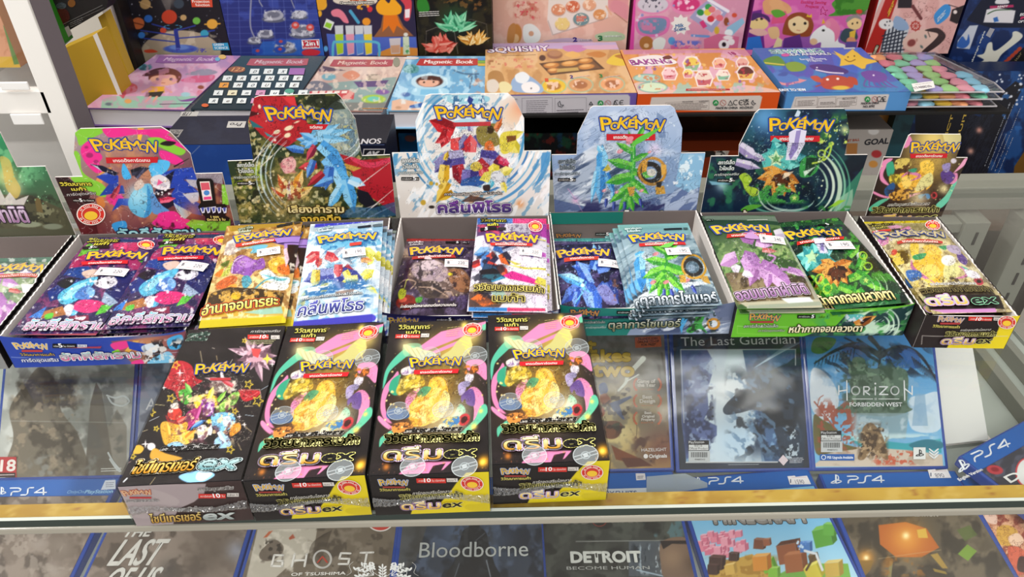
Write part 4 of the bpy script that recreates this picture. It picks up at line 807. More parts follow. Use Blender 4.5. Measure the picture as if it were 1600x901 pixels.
@A_('b4_lid')
def _(A0):
 A=Zm(A0,840,150);A.grad((600,60),'b9c8e2',(600,420),'8fa8cc');A.P([(880,350),(1050,350),(1000,700),(800,800),(88,820),(88,560),(640,480)],'8098bc',a=.7);A.N('d8e2f2',60,.5,.65,3,.7,box=(240,60,910,420));A.P([(745,100),(790,130),(800,260),(760,260),(740,180)],'7088b0',a=.8)
 A.P([(88,480),(240,380),(420,300),(520,280),(640,330),(660,480),(500,600),(88,760)],'aab6c8');A.N('5a6a84',46,.5,.58,5,.9,sx=4,rot=-28,box=(88,270,680,820));A.N('e4eaf2',40,.56,.62,15,.9,sx=5,rot=-28,box=(88,270,700,780));A.N('2a3a5a',34,.6,.66,25,.8,sx=6,rot=-30,box=(88,380,640,830))
 A.P([(88,640),(300,690),(520,690),(900,590),(1010,560),(1000,720),(960,830),(100,830)],'5a6a94');A.N('a8b4d0',40,.52,.6,9,.9,sx=3,rot=-14,box=(88,560,1030,830));A.N('2c2c5a',46,.55,.65,19,.9,sx=3,rot=-20,box=(88,640,1030,830));A.P([(800,640),(900,560),(1000,520),(1010,660),(900,780),(780,790)],'aab8d4');A.N('5a6c9a',40,.5,.58,29,.9,sx=3,rot=-35,box=(780,500,1030,830));A.P([(780,780),(1000,720),(985,830),(600,835)],'4a3a6a',a=.7);A.P([(100,790),(480,800),(600,835),(100,835)],'2c2a50',a=.8)
 A.P([(895,360),(1050,358),(1030,560),(940,600),(860,560)],'8ec4e4',a=.75);A.N('e8f4fa',30,.54,.6,41,.9,box=(860,360,1050,620));A.dots(70,(640,160,980,560),4,'eef4fa',seed=3);A.G(730,330,40,'f0d8f0',a=.8);A.L([(190,580),(240,650),(300,760)],6,'d898c8',a=.7,w1=2);A.G(235,650,22,'f0b0d8',a=.7);A.P([(845,535),(880,535),(875,552),(850,552)],'e8ecf4')
 for x,y,a,l,w,c,c2 in((400,470,-88,170,60,'4aa0dc','8accee'),(395,440,92,230,60,'3a8ad0','7abce8'),(370,470,100,200,30,'5ab0e4','a8dcf4'),(430,480,70,150,36,'2a74c0','6ab0e0'),(400,350,-120,50,30,'7ac8ec','b8e4f6'),(530,560,88,110,26,'3a8ad0','8accee'),(470,600,95,60,20,'4a9ad8','9ad4f0')):A.shard(x,y,a,l,w,c,c2)
 A.S([(585,300),(610,310),(612,420),(600,560),(570,700),(550,700),(570,540),(580,420)],'2f9a3c');A.L([(598,310),(596,430),(565,690)],7,'7cd05a')
 for x,y,t,l,w in((598,310,-60,190,26),(596,320,-105,110,24),(592,350,-150,120,34),(600,400,-25,110,30),(588,440,-165,160,50),(600,470,15,130,44),(584,500,165,170,54),(596,530,40,130,40),(578,560,140,170,46),(586,590,55,130,38),(570,610,120,130,36),(575,630,75,100,30)):
  A.shard(x,y,t,l,w,'3a9a30','74c848')
 for x,y,r in((575,285,24),(515,345,20),(415,590,15),(495,600,14),(650,590,15),(700,350,12)):A.E(x,y,r,r*.62,'e08a98',rot=-25);A.E(x+3,y-2,r*.5,r*.3,'f4c0c4',rot=-25)
 for x,y,t in((430,640,95),(478,660,92),(640,640,80),(545,660,90)):A.shard(x,y,t,60,18,'2a3478','5a6ac0')
 A.P([(405,465),(440,425),(460,460),(430,470)],'d8c040')
 A.ring(700,480,62,34,'2c2622',sq=.9);A.ring(716,470,82,18,'c88a2c',a=.95);A.P([(655,410),(690,395),(680,470),(650,480)],'dfa03a');A.P([(770,425),(805,430),(800,480),(775,500)],'e0a84a');A.E(712,478,30,24,'d8d0c4');A.P([(735,565),(790,560),(800,610),(740,615)],'cf9838');A.P([(560,570),(610,565),(600,625),(575,625)],'d8a040');A.P([(740,540),(780,530),(770,570),(745,570)],'2a2420')
 A.ink('1a2a3a',40,seed=4,wd=.018,a=.55,box=(340,190,820,720));A.ink('f0faff',34,seed=14,wd=.012,a=.7,box=(340,190,820,720),lv=(.5,));A.ink('3a4a6a',60,seed=24,wd=.01,a=.5,sx=4,rot=-28)
@L_('b4_lid')
def _(D):
 Z=Zm(D,840,150);Z.logo((392,212),(776,212),80);Z.R(430,235,735,275,'c8202a');Z.T('เทรดดิ้ง',(474,264),(560,264),18,'f6efe8',bold=1);Z.T('รด์เกม',(646,264),(692,264),16,'f6efe8',bold=1);Z.S([(592,300),(620,262),(700,222),(765,196),(700,252),(625,296)],'62c048');Z.E(575,266,26,15,'e88a98',rot=-25)
 ssv(Z,130,418,c='5a646a',o='b8c2cc');Z.T('ตุลาการไซเบอร์',(282,784),(772,780),60,'8a7a3a',c2='f4f8fa',o='3a4a6a',ow=6,bold=3)
@A_('b4_front')
def _(A0):
 A=Zm(A0,840,320);A.fill('20786e');A.P([(800,640),(1240,590),(1240,830),(550,830),(580,770),(720,720)],'8a98b4');A.N('3a4668',40,.5,.58,4,.9,sx=3,rot=-20,box=(560,580,1240,830));A.N('e0e6f0',36,.55,.62,9,.9,sx=3,rot=-20,box=(560,580,1240,830));A.P([(1100,620),(1240,590),(1240,720),(1140,740)],'5a6484',a=.8)
 A.S([(900,680),(940,670),(930,720),(910,760),(900,800),(890,740)],'4aa4dc');A.S([(1000,650),(1060,640),(1040,700),(1030,740),(1060,800),(1010,770),(960,800),(930,780),(980,720)],'3a9a40');A.E(1035,640,26,12,'d8808c');A.ring(1100,735,34,16,'c88a2c');A.N('1c2a20',22,.56,.62,3,.8,box=(880,640,1160,810));A.L([(290,742),(700,735),(1230,720)],2.5,'b8ccd0',a=.7)
@L_('b4_front')
def _(D):
 Z=Zm(D,840,320);Z.logo((208,690),(376,688),36,w=1.2,c='d89a4a',o='2f3a66');Z.R(276,700,362,712,'9a2f34');Z.T('สการ์เล็ต&ไวโอเล็ต',(284,738),(420,736),13,'d0dcd8',o='2a4a48',ow=2);Z.T('การ์ดชุดเสริม',(300,770),(424,766),13,'c8d4d0',it=.2)
 Z.R(494,658,618,678,'0e1a1a');Z.T('การ์ดละ',(502,674),(572,673),9,'d8e0dc');Z.T('5',(578,676),(596,675),22,'ffffff',bold=1);Z.T('เล่ม 1',(630,674),(676,672),13,'e8f0ec');Z.T('ตุลาการไซเบอร์',(442,770),(888,756),44,'6a6a3a',c2='f0f4f4',o='14302e',ow=5,bold=2)
@A_('b5_lid')
def _(A0):
 A=Zm(A0,1060,150);A.fill('12243c');A.N('1c4a4e',120,.42,.6,3,.8);A.N('0a1424',90,.5,.65,8,.8);A.G(545,140,70,'a8e0f8',a=.9);A.G(560,150,130,'3a7ab8',a=.7);A.N('3a7a3a',60,.52,.64,12,.8,box=(860,100,1200,330));A.N('c8dc7a',16,.66,.7,16,.9,box=(860,120,1080,320));A.dots(70,(390,90,1060,400),3.5,['d8f0ff','8ac0e0'],seed=3);A.G(1040,210,26,'e8f0a0',a=.8);A.dots(8,(880,240,1060,320),14,['c8d860','8ab84a'],seed=9,r0=5)
 A.N('2f7a52',50,.55,.66,22,.8,box=(120,360,560,730));A.P([(1060,560),(1170,430),(1120,640),(1070,720),(940,740)],'3a8a6a',a=.8);A.G(270,560,36,'b8e0e8',a=.7);A.P([(190,530),(330,548),(210,556)],'8ac4dc',a=.8);A.P([(1000,640),(1090,580),(1090,700),(960,740)],'cfe6c8',a=.55)
 for a,l,c,c2 in((-165,130,'3aa0a0','8fdcd4'),(-140,110,'2f8f96','6ac8c4'),(-110,140,'38a8a8','8ae0d8'),(-80,110,'2a8088','5ab8b4'),(-35,170,'3a9aa4','8fdce0'),(-10,160,'2a7a88','58b4b8'),(15,130,'2f8f8c','7ad4cc'),(150,120,'2a8a88','70ccc4'),(120,90,'3aa8a0','98e4dc')):A.shard(640,400,a,l,74,c,c2)
 A.S([(520,380),(570,340),(650,330),(700,380),(680,450),(600,480),(540,460)],'58bcb4');A.star(610,392,56,'c8e8b8',inner=.5);A.star(610,392,30,'6aa868',inner=.5)
 for x,y,a,l,w in((380,310,35,150,60),(360,410,15,160,44),(470,370,25,80,40)):A.shard(x,y,a,l,w,'d8cfe4','9a8ab8')
 A.P([(690,230),(735,200),(800,215),(790,300),(735,400),(670,400)],'e0dcf0');A.P([(735,215),(765,210),(745,330),(700,400),(690,370)],'8a7ab8');A.P([(745,85),(765,100),(750,135),(725,125)],'c8d8e8')
 A.S([(770,400),(850,370),(880,440),(830,500),(760,500)],'3a9a4c');A.P([(800,380),(900,390),(820,500),(790,480)],'173a28');A.P([(780,470),(860,440),(790,500)],'d0e8d4')
 for t,l in((200,120),(170,150),(140,150),(110,150),(80,140),(50,150),(25,130)):A.shard(640,490,t,l,60,'b86a24','e0a048')
 for t,l in((155,70),(120,80),(90,80),(60,80),(35,70)):A.shard(645,500,t,l,40,'2a1410','5a2c18')
 A.P([(660,480),(720,470),(690,500),(650,520)],'f0d8b8')
 A.N('4aa84a',44,.48,.56,31,.9,box=(440,540,820,680));A.S([(380,500),(420,480),(460,520),(440,560),(490,580),(470,630),(420,590),(400,540)],'a8c83a');A.L([(840,420),(900,400),(920,340),(955,310),(940,370),(910,400)],12,'b4d04a');A.ring(425,520,22,9,'8fb42c');A.ring(480,600,20,8,'a8c83a');A.ring(895,360,22,8,'b8d84a')
 for r,w,c in((230,26,'cfe8cc'),(190,16,'e4f4e0'),(260,12,'8ac8a8'),(150,12,'b8dcc0'),(290,8,'5aa88a')):A.swoosh(780,560,r,-60,60,w,c,a=.9)
 A.swoosh(700,640,150,10,170,14,'bfe0d0',sq=.5,a=.8);A.swoosh(640,650,200,20,200,10,'6ab8a0',sq=.4,a=.8);A.swoosh(620,600,120,60,190,8,'e0f4e4',a=.8);A.S([(390,710),(440,680),(520,680),(490,700),(420,720)],'5aa83a');A.P([(930,700),(1000,650),(1045,650),(980,690)],'9ad03c');A.N('3a8a3c',34,.54,.62,41,.9,box=(760,680,1120,760));A.E(725,636,30,24,'5aa848');A.star(725,636,18,'d8e080',k=5);A.dots(26,(400,330,1000,640),6,'e8f4d0',seed=13);A.ink('08121a',40,seed=5,wd=.02,a=.6,box=(350,190,960,720));A.ink('d8fff0',40,seed=15,wd=.01,a=.6,box=(350,190,960,720),lv=(.5,))
@L_('b5_lid')
def _(D):
 Z=Zm(D,1060,150);Z.logo((562,216),(944,212),78);Z.R(574,246,882,283,'c8202a');Z.T('เทรด',(630,275),(690,274),19,'f6efe8',bold=1);Z.T('กเกม',(780,274),(838,273),19,'f6efe8',bold=1);Z.P([(575,284),(600,255),(650,285)],'5ab8b4');Z.P([(690,225),(735,200),(800,215),(785,290),(690,290)],'e0dcf0');Z.P([(735,215),(765,210),(750,290),(722,290)],'9a8cc4')
 ssv(Z,246,424,c='e4eae8',o='2a4038',sc=.98);Z.T('หน้ากากจอมลวงตา',(345,776),(832,772),54,'d8c07a',c2='f8f4e4',o='2a2414',ow=6,bold=3)
@A_('b5_front')
def _(A0):
 A=Zm(A0,1060,320);A.fill('67b82c');A.P([(1060,655),(1490,615),(1420,830),(760,830),(860,790),(990,740)],'1c3a3c');A.N('4aa050',36,.5,.6,4,.9,box=(800,610,1490,830));A.N('cfe8d0',30,.58,.64,9,.9,sx=3,rot=-30,box=(1100,610,1490,830));A.S([(1060,660),(1160,660),(1150,700),(1070,700)],'5ab8b4');A.shard(1110,735,-25,150,50,'c88030','e8b060');A.shard(1150,735,-40,90,36,'2a1410','8a4a1c');A.N('d8dce8',22,.58,.64,19,.9,box=(1040,640,1180,720))
 for r in(60,90,120):A.swoosh(1260,730,r,-60,60,8,'d8f0dc')
 A.L([(370,752),(900,748),(1450,740)],2.5,'c0e0b0',a=.7);A.L([(370,752),(368,800),(700,812)],2.5,'9ad06a',a=.7,smooth=False)
@L_('b5_front')
def _(D):
 Z=Zm(D,1060,320);Z.logo((440,716),(622,720),40,c='e8b24a',o='3a4a7a');Z.R(448,722,594,735,'a83a3a');Z.T('สการ์เล็ต&ไวโอเล็ต',(406,764),(618,762),17,'e0e8dc',o='3a5a2a',ow=2.5);Z.T('การ์ดชุดเสริม',(496,790),(660,788),14,'c8dcb4',o='3a5a2a',ow=2,it=.2)
 Z.R(742,684,856,706,'101a10');Z.T('การ์ดละ',(750,700),(820,700),10,'e0e8dc');Z.T('5',(828,703),(844,702),20,'ffffff',bold=1);Z.T('เล่ม 1',(876,704),(930,702),14,'14220e');Z.T('หน้ากากจอมลวงตา',(688,794),(1140,786),40,'e8dca0',c2='f8f4e0',o='2a2a14',ow=5,bold=2)
@A_('b6_lid')
def _(A0):
 A=Zm(A0,1200,170);A.fill('241a1a');A.G(1030,200,130,'f0dc8a',a=1);A.G(1000,320,150,'d8b050',a=.8);A.G(880,500,130,'7a5a2a',a=.5);A.P([(1090,155),(1210,155),(1205,260),(1110,230)],'e8dc9a',a=.8)
 A.S([(880,165),(900,200),(870,240),(840,240),(862,200)],'e48ab4');A.S([(715,330),(780,310),(740,360),(720,420),(760,480),(700,440)],'e48ab4');A.S([(740,350),(780,330),(790,400),(750,420)],'3aa07c');A.S([(650,510),(740,545),(860,540),(960,520),(880,552),(740,558),(660,530)],'e48ab4');A.S([(1230,310),(1250,315),(1220,360),(1160,400),(1200,350)],'e8a0c0');A.S([(1165,410),(1185,470),(1140,560),(1080,620),(1050,600),(1110,540),(1150,470)],'6ac8a8');A.S([(1120,420),(1180,400),(1180,450),(1140,470)],'e08ab4')
 A.S([(630,620),(700,570),(760,560),(700,600),(650,640)],'57b795');A.S([(800,430),(840,400),(930,400),(980,340),(1030,330),(1030,420),(1020,480),(960,520),(880,520),(820,490)],'efb53a');A.S([(950,340),(1000,320),(1035,340),(1030,400),(970,400)],'f8cc50');A.S([(830,440),(880,420),(900,460),(860,500)],'f8d468');A.S([(960,430),(1020,400),(1030,460),(980,500),(920,510)],'e0d890');A.L([(830,430),(880,400),(950,420),(890,450)],18,'d883ac',taper=True);A.S([(880,380),(930,370),(920,395),(890,395)],'3f9a74')
 A.S([(800,320),(880,310),(890,360),(800,380)],'d8c060');A.N('4a3018',20,.52,.6,3,.9,box=(780,300,900,440));A.S([(760,420),(820,410),(830,450),(770,470)],'e0c840');A.N('6a5a20',16,.5,.6,6,.8,box=(750,400,840,480));A.S([(1080,400),(1120,380),(1170,420),(1130,470),(1090,450)],'5b3f86');A.S([(1090,350),(1140,340),(1130,390),(1100,390)],'9a8cc0');A.E(1160,325,18,16,'d8d0da');A.S([(730,500),(780,460),(795,490),(770,540),(735,540)],'27538a');A.E(1038,540,20,22,'c4383e');A.E(1038,540,10,13,'3a1518');A.S([(940,540),(1000,530),(1010,560),(950,570)],'2f70b4');A.S([(760,530),(860,500),(880,560),(780,570)],'d8a040');A.N('3a2018',14,.54,.6,8,.8,box=(720,480,1060,590));A.G(1100,500,30,'fff0b0',a=.9);A.G(940,560,60,'f6e8b8',a=.7);A.ink('2a1a10',36,seed=5,wd=.016,a=.5,box=(760,250,1200,590));A.dots(26,(660,320,1200,600),4,'f8e8a0',seed=3)
 A.P([(620,690),(1090,690),(1100,640),(640,640)],'5a4a3a',a=.6)
@L_('b6_lid')
def _(D):
 Z=Zm(D,1200,170);Z.logo((886,268),(1172,262),60);redbar(D,*map(Z.q,((890,306),(1116,304))),28/4)
 Z.T('การ์ดชุดเสริมไฮคลาส',(746,604),(1002,596),14,'2e2826',o='eae6dc',ow=3,it=.2);Z.T('วิวัฒนาการเมก้า',(644,646),(1060,640),32,'3a361c',o='cfc77a',ow=4,bold=1.5);Z.T('ดรีม',(630,708),(880,700),40,'c88a2c',c2='f8d870',bold=3,o='e8c0b0',ow=4);Z.T('ex',(892,702),(1040,690),40,'1e1c1c',o='f0e888',ow=4,bold=3,it=.2)
@A_('b6_front')
def _(A0):
 A=Zm(A0,1200,340);A.fill('261e1e');A.P([(1470,595),(1605,580),(1605,830),(1110,830),(1130,790),(1400,780),(1440,700)],'e6cf22');A.P([(1440,700),(1500,640),(1480,780),(1380,790)],'e6cf22');A.L([(960,790),(965,735),(1030,737),(1500,738)],3,'d8d0c8',smooth=False)
@L_('b6_front')
def _(D):
 Z=Zm(D,1200,340);Z.logo((1056,646),(1206,654),34,c='e0b06a',o='b8b4d8');Z.R(1074,652,1198,664,'a83a3a');Z.T('วิวัฒนาการเมก้า',(1024,680),(1192,688),15,'d8cc66',bold=.8);Z.P([(1252,614),(1400,620),(1396,642),(1250,640)],'d2362e');Z.T('การ์ด',(1262,634),(1290,635),9,'f8eee6');Z.T('10',(1294,638),(1326,639),19,'fff',bold=1)if False else Z.T('10',(1294,638),(1326,639),19,'ffffff',bold=1);Z.T('ใบ ต่อกล่อง',(1332,636),(1392,638),9,'f8eee6');Z.P([(1408,618),(1452,620),(1448,640),(1406,638)],'c8c0ba');Z.T('แบบ T',(1412,635),(1446,637),11,'2a2022')
 badge(D,*Z.q((1490,650)),14.5,.72);Z.T('การ์ดชุดเสริมไฮคลาส',(1196,704),(1386,700),13,'d8d4ca',it=.2);Z.T('วิวัฒนาการเมก้า',(1100,734),(1416,734),26,'3a361c',o='cfc77a',ow=4,bold=1);Z.T('ดรีม',(1076,782),(1276,782),36,'d09a3c',c2='fff0c8',bold=2.5,o='7fa8d8',ow=3,o2='e0a0c4',ow2=3);Z.T('ex',(1288,780),(1386,778),36,'1e1c1c',o='f0e888',ow=3,bold=2,it=.2)
@A_('b0_lid')
def _(A0):
 A=Zm(A0,0,170);A.fill('3f8a52');A.grad((100,160),'2f8a5a',(200,750),'4a4a38');A.N('7ac48a',50,.5,.62,3,.7,box=(-400,150,300,500));A.P([(-500,520),(200,540),(420,640),(430,750),(-500,750)],'4e4c38');A.N('2a2a22',36,.5,.6,5,.8,box=(-400,520,440,750));A.N('8a8a6a',30,.58,.64,8,.8,box=(-400,540,440,750));A.E(180,722,80,18,'8a9078');A.E(330,735,60,18,'7a806c');A.P([(215,560),(250,555),(270,650),(230,640)],'6a5a38')
 A.G(40,420,60,'e8d88a',a=.8);A.G(90,500,50,'f0e8c0',a=.7);A.S([(0,300),(60,320),(90,420),(130,500),(100,560),(40,500),(20,400)],'d8b85a',a=.7);A.P([(-20,560),(0,500),(30,560),(60,520),(100,570),(180,540),(150,600),(0,600)],'e8e0dc',a=.8);A.dots(40,(0,380,300,600),4,['c8e8c0','8ad0a0'],seed=4)
@L_('b0_lid')
def _(D):
 Z=Zm(D,0,170);Z.T('ออบมายาฝ่ามิติ',(-360,706),(186,706),96,'9a6a98',c2='e8dcec',o='3a2c3a',ow=7,bold=4)
# --------------------- prints of the foil packs
@A_('b4_flap')
def _(A0):A0.fill('1f756a')
@L_('b4_flap')
def _(D):
 Z=Zm(D,840,320);Z.logo((118,204),(266,200),24,w=.9,c='c88a4a',o='2f4a56');Z.R(360,172,470,190,'0e1a1a');Z.T('การ์ดละ',(366,186),(424,185),8,'d8e0dc');Z.T('5',(428,188),(444,187),17,'ffffff',bold=1)
def crimp(A,p,q,w,c,c2):
 """ribbed band of a pack's crimped end"""
 A.L([p,q],w,c,smooth=False)
 n=int(math.hypot(q[0]-p[0],q[1]-p[1])/9)
 for k in range(n):
  x,y=p[0]+(q[0]-p[0])*(k+.5)/n,p[1]+(q[1]-p[1])*(k+.5)/n;A.L([(x-1,y-w*.42),(x-3,y+w*.42)],3,c2,smooth=False,a=.6)
def pink_navy(A,dx,dy,sk=0.):
 """print shared by the two packs of the blue fronted box; figures replaced by paint splashes"""
 f=lambda x,y:(x+dx,y+dy)
 P=lambda pts,c,**k:A.S([f(*p)for p in pts],c,**k);Q=lambda pts,c,**k:A.P([f(*p)for p in pts],c,**k)
 A.fill('3a2a5a');A.N('8a3a6a',60,.5,.62,3,.8);A.N('1a1a44',50,.52,.62,9,.8)
 Q([(500,90),(1000,90),(980,180),(470,200)],'7a3a6a');Q([(520,150),(560,120),(640,150),(600,210),(490,210)],'6fbf3a');P([(720,120),(860,110),(860,180),(740,190)],'c82a5a');P([(740,130),(790,125),(790,170),(740,165)],'e83a6a')
 Q([(880,130),(960,120),(900,280),(840,260)],'4a2a5a');P([(470,230),(560,200),(600,260),(520,300),(440,290)],'a82a5a');P([(800,250),(900,200),(940,230),(860,300)],'9a2a5a');P([(860,220),(930,190),(900,250)],'4a9a3a')
 Q([(430,290),(560,280),(620,340),(520,360),(400,330)],'24408a');Q([(300,430),(420,360),(560,370),(440,470),(320,500)],'22307a');Q([(700,350),(860,290),(830,420),(740,500),(660,450)],'1e2460');P([(520,320),(600,300),(640,330),(560,360)],'d8b8a8');P([(600,380),(700,340),(740,380),(680,420),(620,410)],'dcd8e0');A.N('1a1220',22,.54,.6,5,.9,box=(600+dx,340+dy,740+dx,430+dy))
 P([(370,470),(420,420),(520,370),(620,350),(560,430),(480,500),(400,520)],'58b8dc');P([(400,470),(470,410),(560,375),(500,430),(430,490)],'a0e0f2',a=.9);P([(490,440),(560,400),(600,450),(560,490),(480,480)],'4a7ac4');P([(420,540),(500,530),(480,580),(420,580)],'5cb4dc');P([(360,380),(440,350),(480,370),(420,420)],'1c1828');P([(560,410),(600,430),(590,470),(550,450)],'7ab0e0')
 P([(480,510),(540,490),(640,500),(660,530),(600,560),(540,570),(470,550)],'dd2f74');P([(430,520),(470,530),(440,590),(400,560)],'e8d8e0');Q([(640,520),(720,500),(660,560),(600,580)],'58b83a');Q([(280,560),(400,530),(420,580),(320,600),(240,600)],'a86a3a');Q([(180,590),(300,530),(260,600)],'3a7ad0');P([(290,580),(340,570),(330,600),(290,605)],'58b83a');Q([(660,440),(740,490),(690,520),(640,500)],'9ab0cc');Q([(440,590),(560,580),(560,620),(440,620)],'7a2040');P([(470,600),(540,590),(520,610)],'f0e4e8')
 A.ink('120c20',44,seed=7,wd=.018,a=.6);A.ink('f0e8f4',50,seed=17,wd=.01,a=.5,lv=(.5,));A.N('ffffff',24,.68,.74,23,.7)
@A_('k1')
def _(A0):
 A=Zm(A0,0,350);pink_navy(A,0,0);A.P([(90,690),(650,680),(640,720),(90,720)],'9a3a4a');A.P([(500,85),(985,100),(985,118),(505,112)],'202a5a');A.ink('b8b0c8',6,seed=3,wd=.05,a=.25,box=(500,80,990,200),sx=.3)
@A_('k1b')
def _(A0):
 A=Zm(A0,0,350);pink_navy(A,505,-52);A.P([(600,680),(1180,640),(1180,720),(600,720)],'b8a890');A.P([(985,70),(1430,62),(1430,90),(985,96)],'202a5a');A.ink('b8b0c8',6,seed=3,wd=.05,a=.25,box=(985,60,1430,180),sx=.3)
def pn_letters(D,dx,dy,tt):
 Z=Zm(D,dx,dy);Z.logo((545,240),(895,228),44,w=2.2,c='f0b81c',o='4a3a6a');redbar(D,*map(Z.q,((522,280),(806,270))),22/4)
 Z.T('วิวัฒนาการ',(545,120),(735,122),24,'e0d84a',o='2a2414',ow=5,bold=1.5);Z.T('เมก้า',(590,148),(680,146),20,'e0d84a',o='2a2414',ow=5,bold=1.5);Z.R(520,152,690,172,'1a1418');Z.T('5',(562,171),(582,170),18,'ffffff',bold=1);Z.T('ใบ',(590,168),(612,167),9,'ffffff');badge(D,*Z.q((918,140)),13.4,.62)
 Z.T('อัคคีสักราม',tt[0],tt[1],52,'e8407a',c2='7ad4d4',o='e8f4f4',ow=2.5,bold=4,o2='3a1c3a',ow2=4,it=.1)
@L_('k1')
def _(D):pn_letters(D,0,350,((140,672),(650,668)))
@L_('k1b')
def _(D):pn_letters(D,118,343,((205,668),(715,645)))
@A_('k2')
def _(A0):
 A=Zm(A0,260,320);A.fill('c8a24a');A.grad((500,150),'b88a42',(400,500),'d8b878');A.N('f0d89a',50,.5,.62,3,.8);A.N('7a4a1c',40,.55,.66,9,.7);crimp(A,(410,150),(865,95),36,'b08a2a','7a5a14');A.P([(380,240),(450,210),(470,300),(400,330),(360,320)],'e0d4c8');A.N('9a8a84',20,.52,.6,6,.7,box=(360,220,480,340));A.P([(600,230),(850,190),(830,280),(700,260)],'6a4a8a');A.P([(740,240),(840,215),(830,250),(740,290)],'a884cc');A.P([(760,260),(830,250),(810,420),(760,440)],'2a1a14');A.N('e0d8c8',18,.58,.64,8,.9,box=(740,300,830,420))
 A.S([(330,430),(370,370),(360,430),(420,370),(390,450),(340,460)],'b8c04a');A.S([(340,380),(400,360),(380,400)],'5a6a24');A.S([(300,440),(360,410),(340,460)],'e07a2a')
 A.S([(430,360),(480,330),(560,360),(610,350),(620,410),(560,430),(520,470),(470,450),(410,440)],'8a50a8');A.S([(450,370),(500,345),(560,380),(510,410),(460,400)],'b07cc8',a=.9);A.L([(415,440),(430,370),(490,335)],5,'e8d8ec')
 A.S([(440,295),(520,280),(580,265),(640,270),(590,310),(530,320),(540,290)],'6ab4cc');A.S([(480,470),(520,460),(540,500),(500,540),(480,520)],'4a9ab0');A.S([(590,440),(640,420),(700,460),(770,460),(760,500),(690,500),(620,480)],'d8e8ec');A.S([(600,450),(700,470),(760,470),(700,488)],'6ab8c4');A.S([(600,530),(640,500),(760,500),(740,540),(660,545)],'e4e8e8');A.L([(560,540),(620,490),(680,470)],10,'5aaabc')
 A.S([(640,380),(700,340),(750,370),(740,430),(680,440)],'eab23a');A.S([(700,400),(760,380),(770,440),(710,440)],'d8702a');A.P([(735,290),(755,280),(770,350),(750,400)],'e8c8d8');A.E(690,385,12,10,'f8e088')
 A.S([(320,500),(400,460),(450,470),(420,520),(330,540)],'c8602a');A.S([(370,540),(430,510),(460,540),(390,560)],'e8983a');A.P([(270,560),(400,530),(580,540),(740,560),(720,640),(240,660)],'3a2814');A.N('d8a84a',26,.48,.56,15,.9,box=(230,540,760,680));A.E(440,585,30,24,'e0b02a');A.P([(200,660),(740,640),(730,690),(190,710)],'c8a03a');A.N('f4e8b0',26,.55,.62,19,.8,box=(180,640,740,710));A.P([(480,680),(720,640),(730,680),(600,690)],'8ac4c0',a=.8)
 A.ink('2a1608',36,seed=5,wd=.02,a=.6,box=(280,260,800,640));A.ink('fff4d0',34,seed=15,wd=.014,a=.6,lv=(.5,),box=(280,260,800,640));A.P([(172,745),(730,690),(740,720),(720,780),(165,790)],'c8b01c');crimp(A,(172,748),(722,722),50,'d4c01e','8a7a10')
@L_('k2')
def _(D):
 Z=Zm(D,260,320);Z.T('สการ์เล็ต',(452,166),(540,152),16,'d8e0c8',o='5a5a34',ow=3,bold=1);Z.T('ไวโอเล็ต',(456,188),(530,178),14,'d8e0c8',o='5a5a34',ow=3,bold=1);Z.P([(690,132),(790,112),(790,126),(692,148)],'1a1410');Z.P([(798,112),(838,104),(838,118),(800,126)],'3a3024')
 Z.logo((438,252),(772,200),42,w=2,c='f0b828',o='3a4a94');Z.P([(440,266),(700,228),(700,248),(440,288)],'c8342a');Z.T('เทรดดิ้งการ์ดเกม',(482,276),(676,246),13,'f8efe4',bold=.8);Z.P([(680,232),(840,206),(830,240),(700,262)],'9a78c0')
 Z.T('อำนาจอนารยะ',(222,700),(700,640),54,'c8a832',c2='f8f0b0',o='2a1a10',ow=6,bold=2.5,o2='d85a2a',ow2=4)
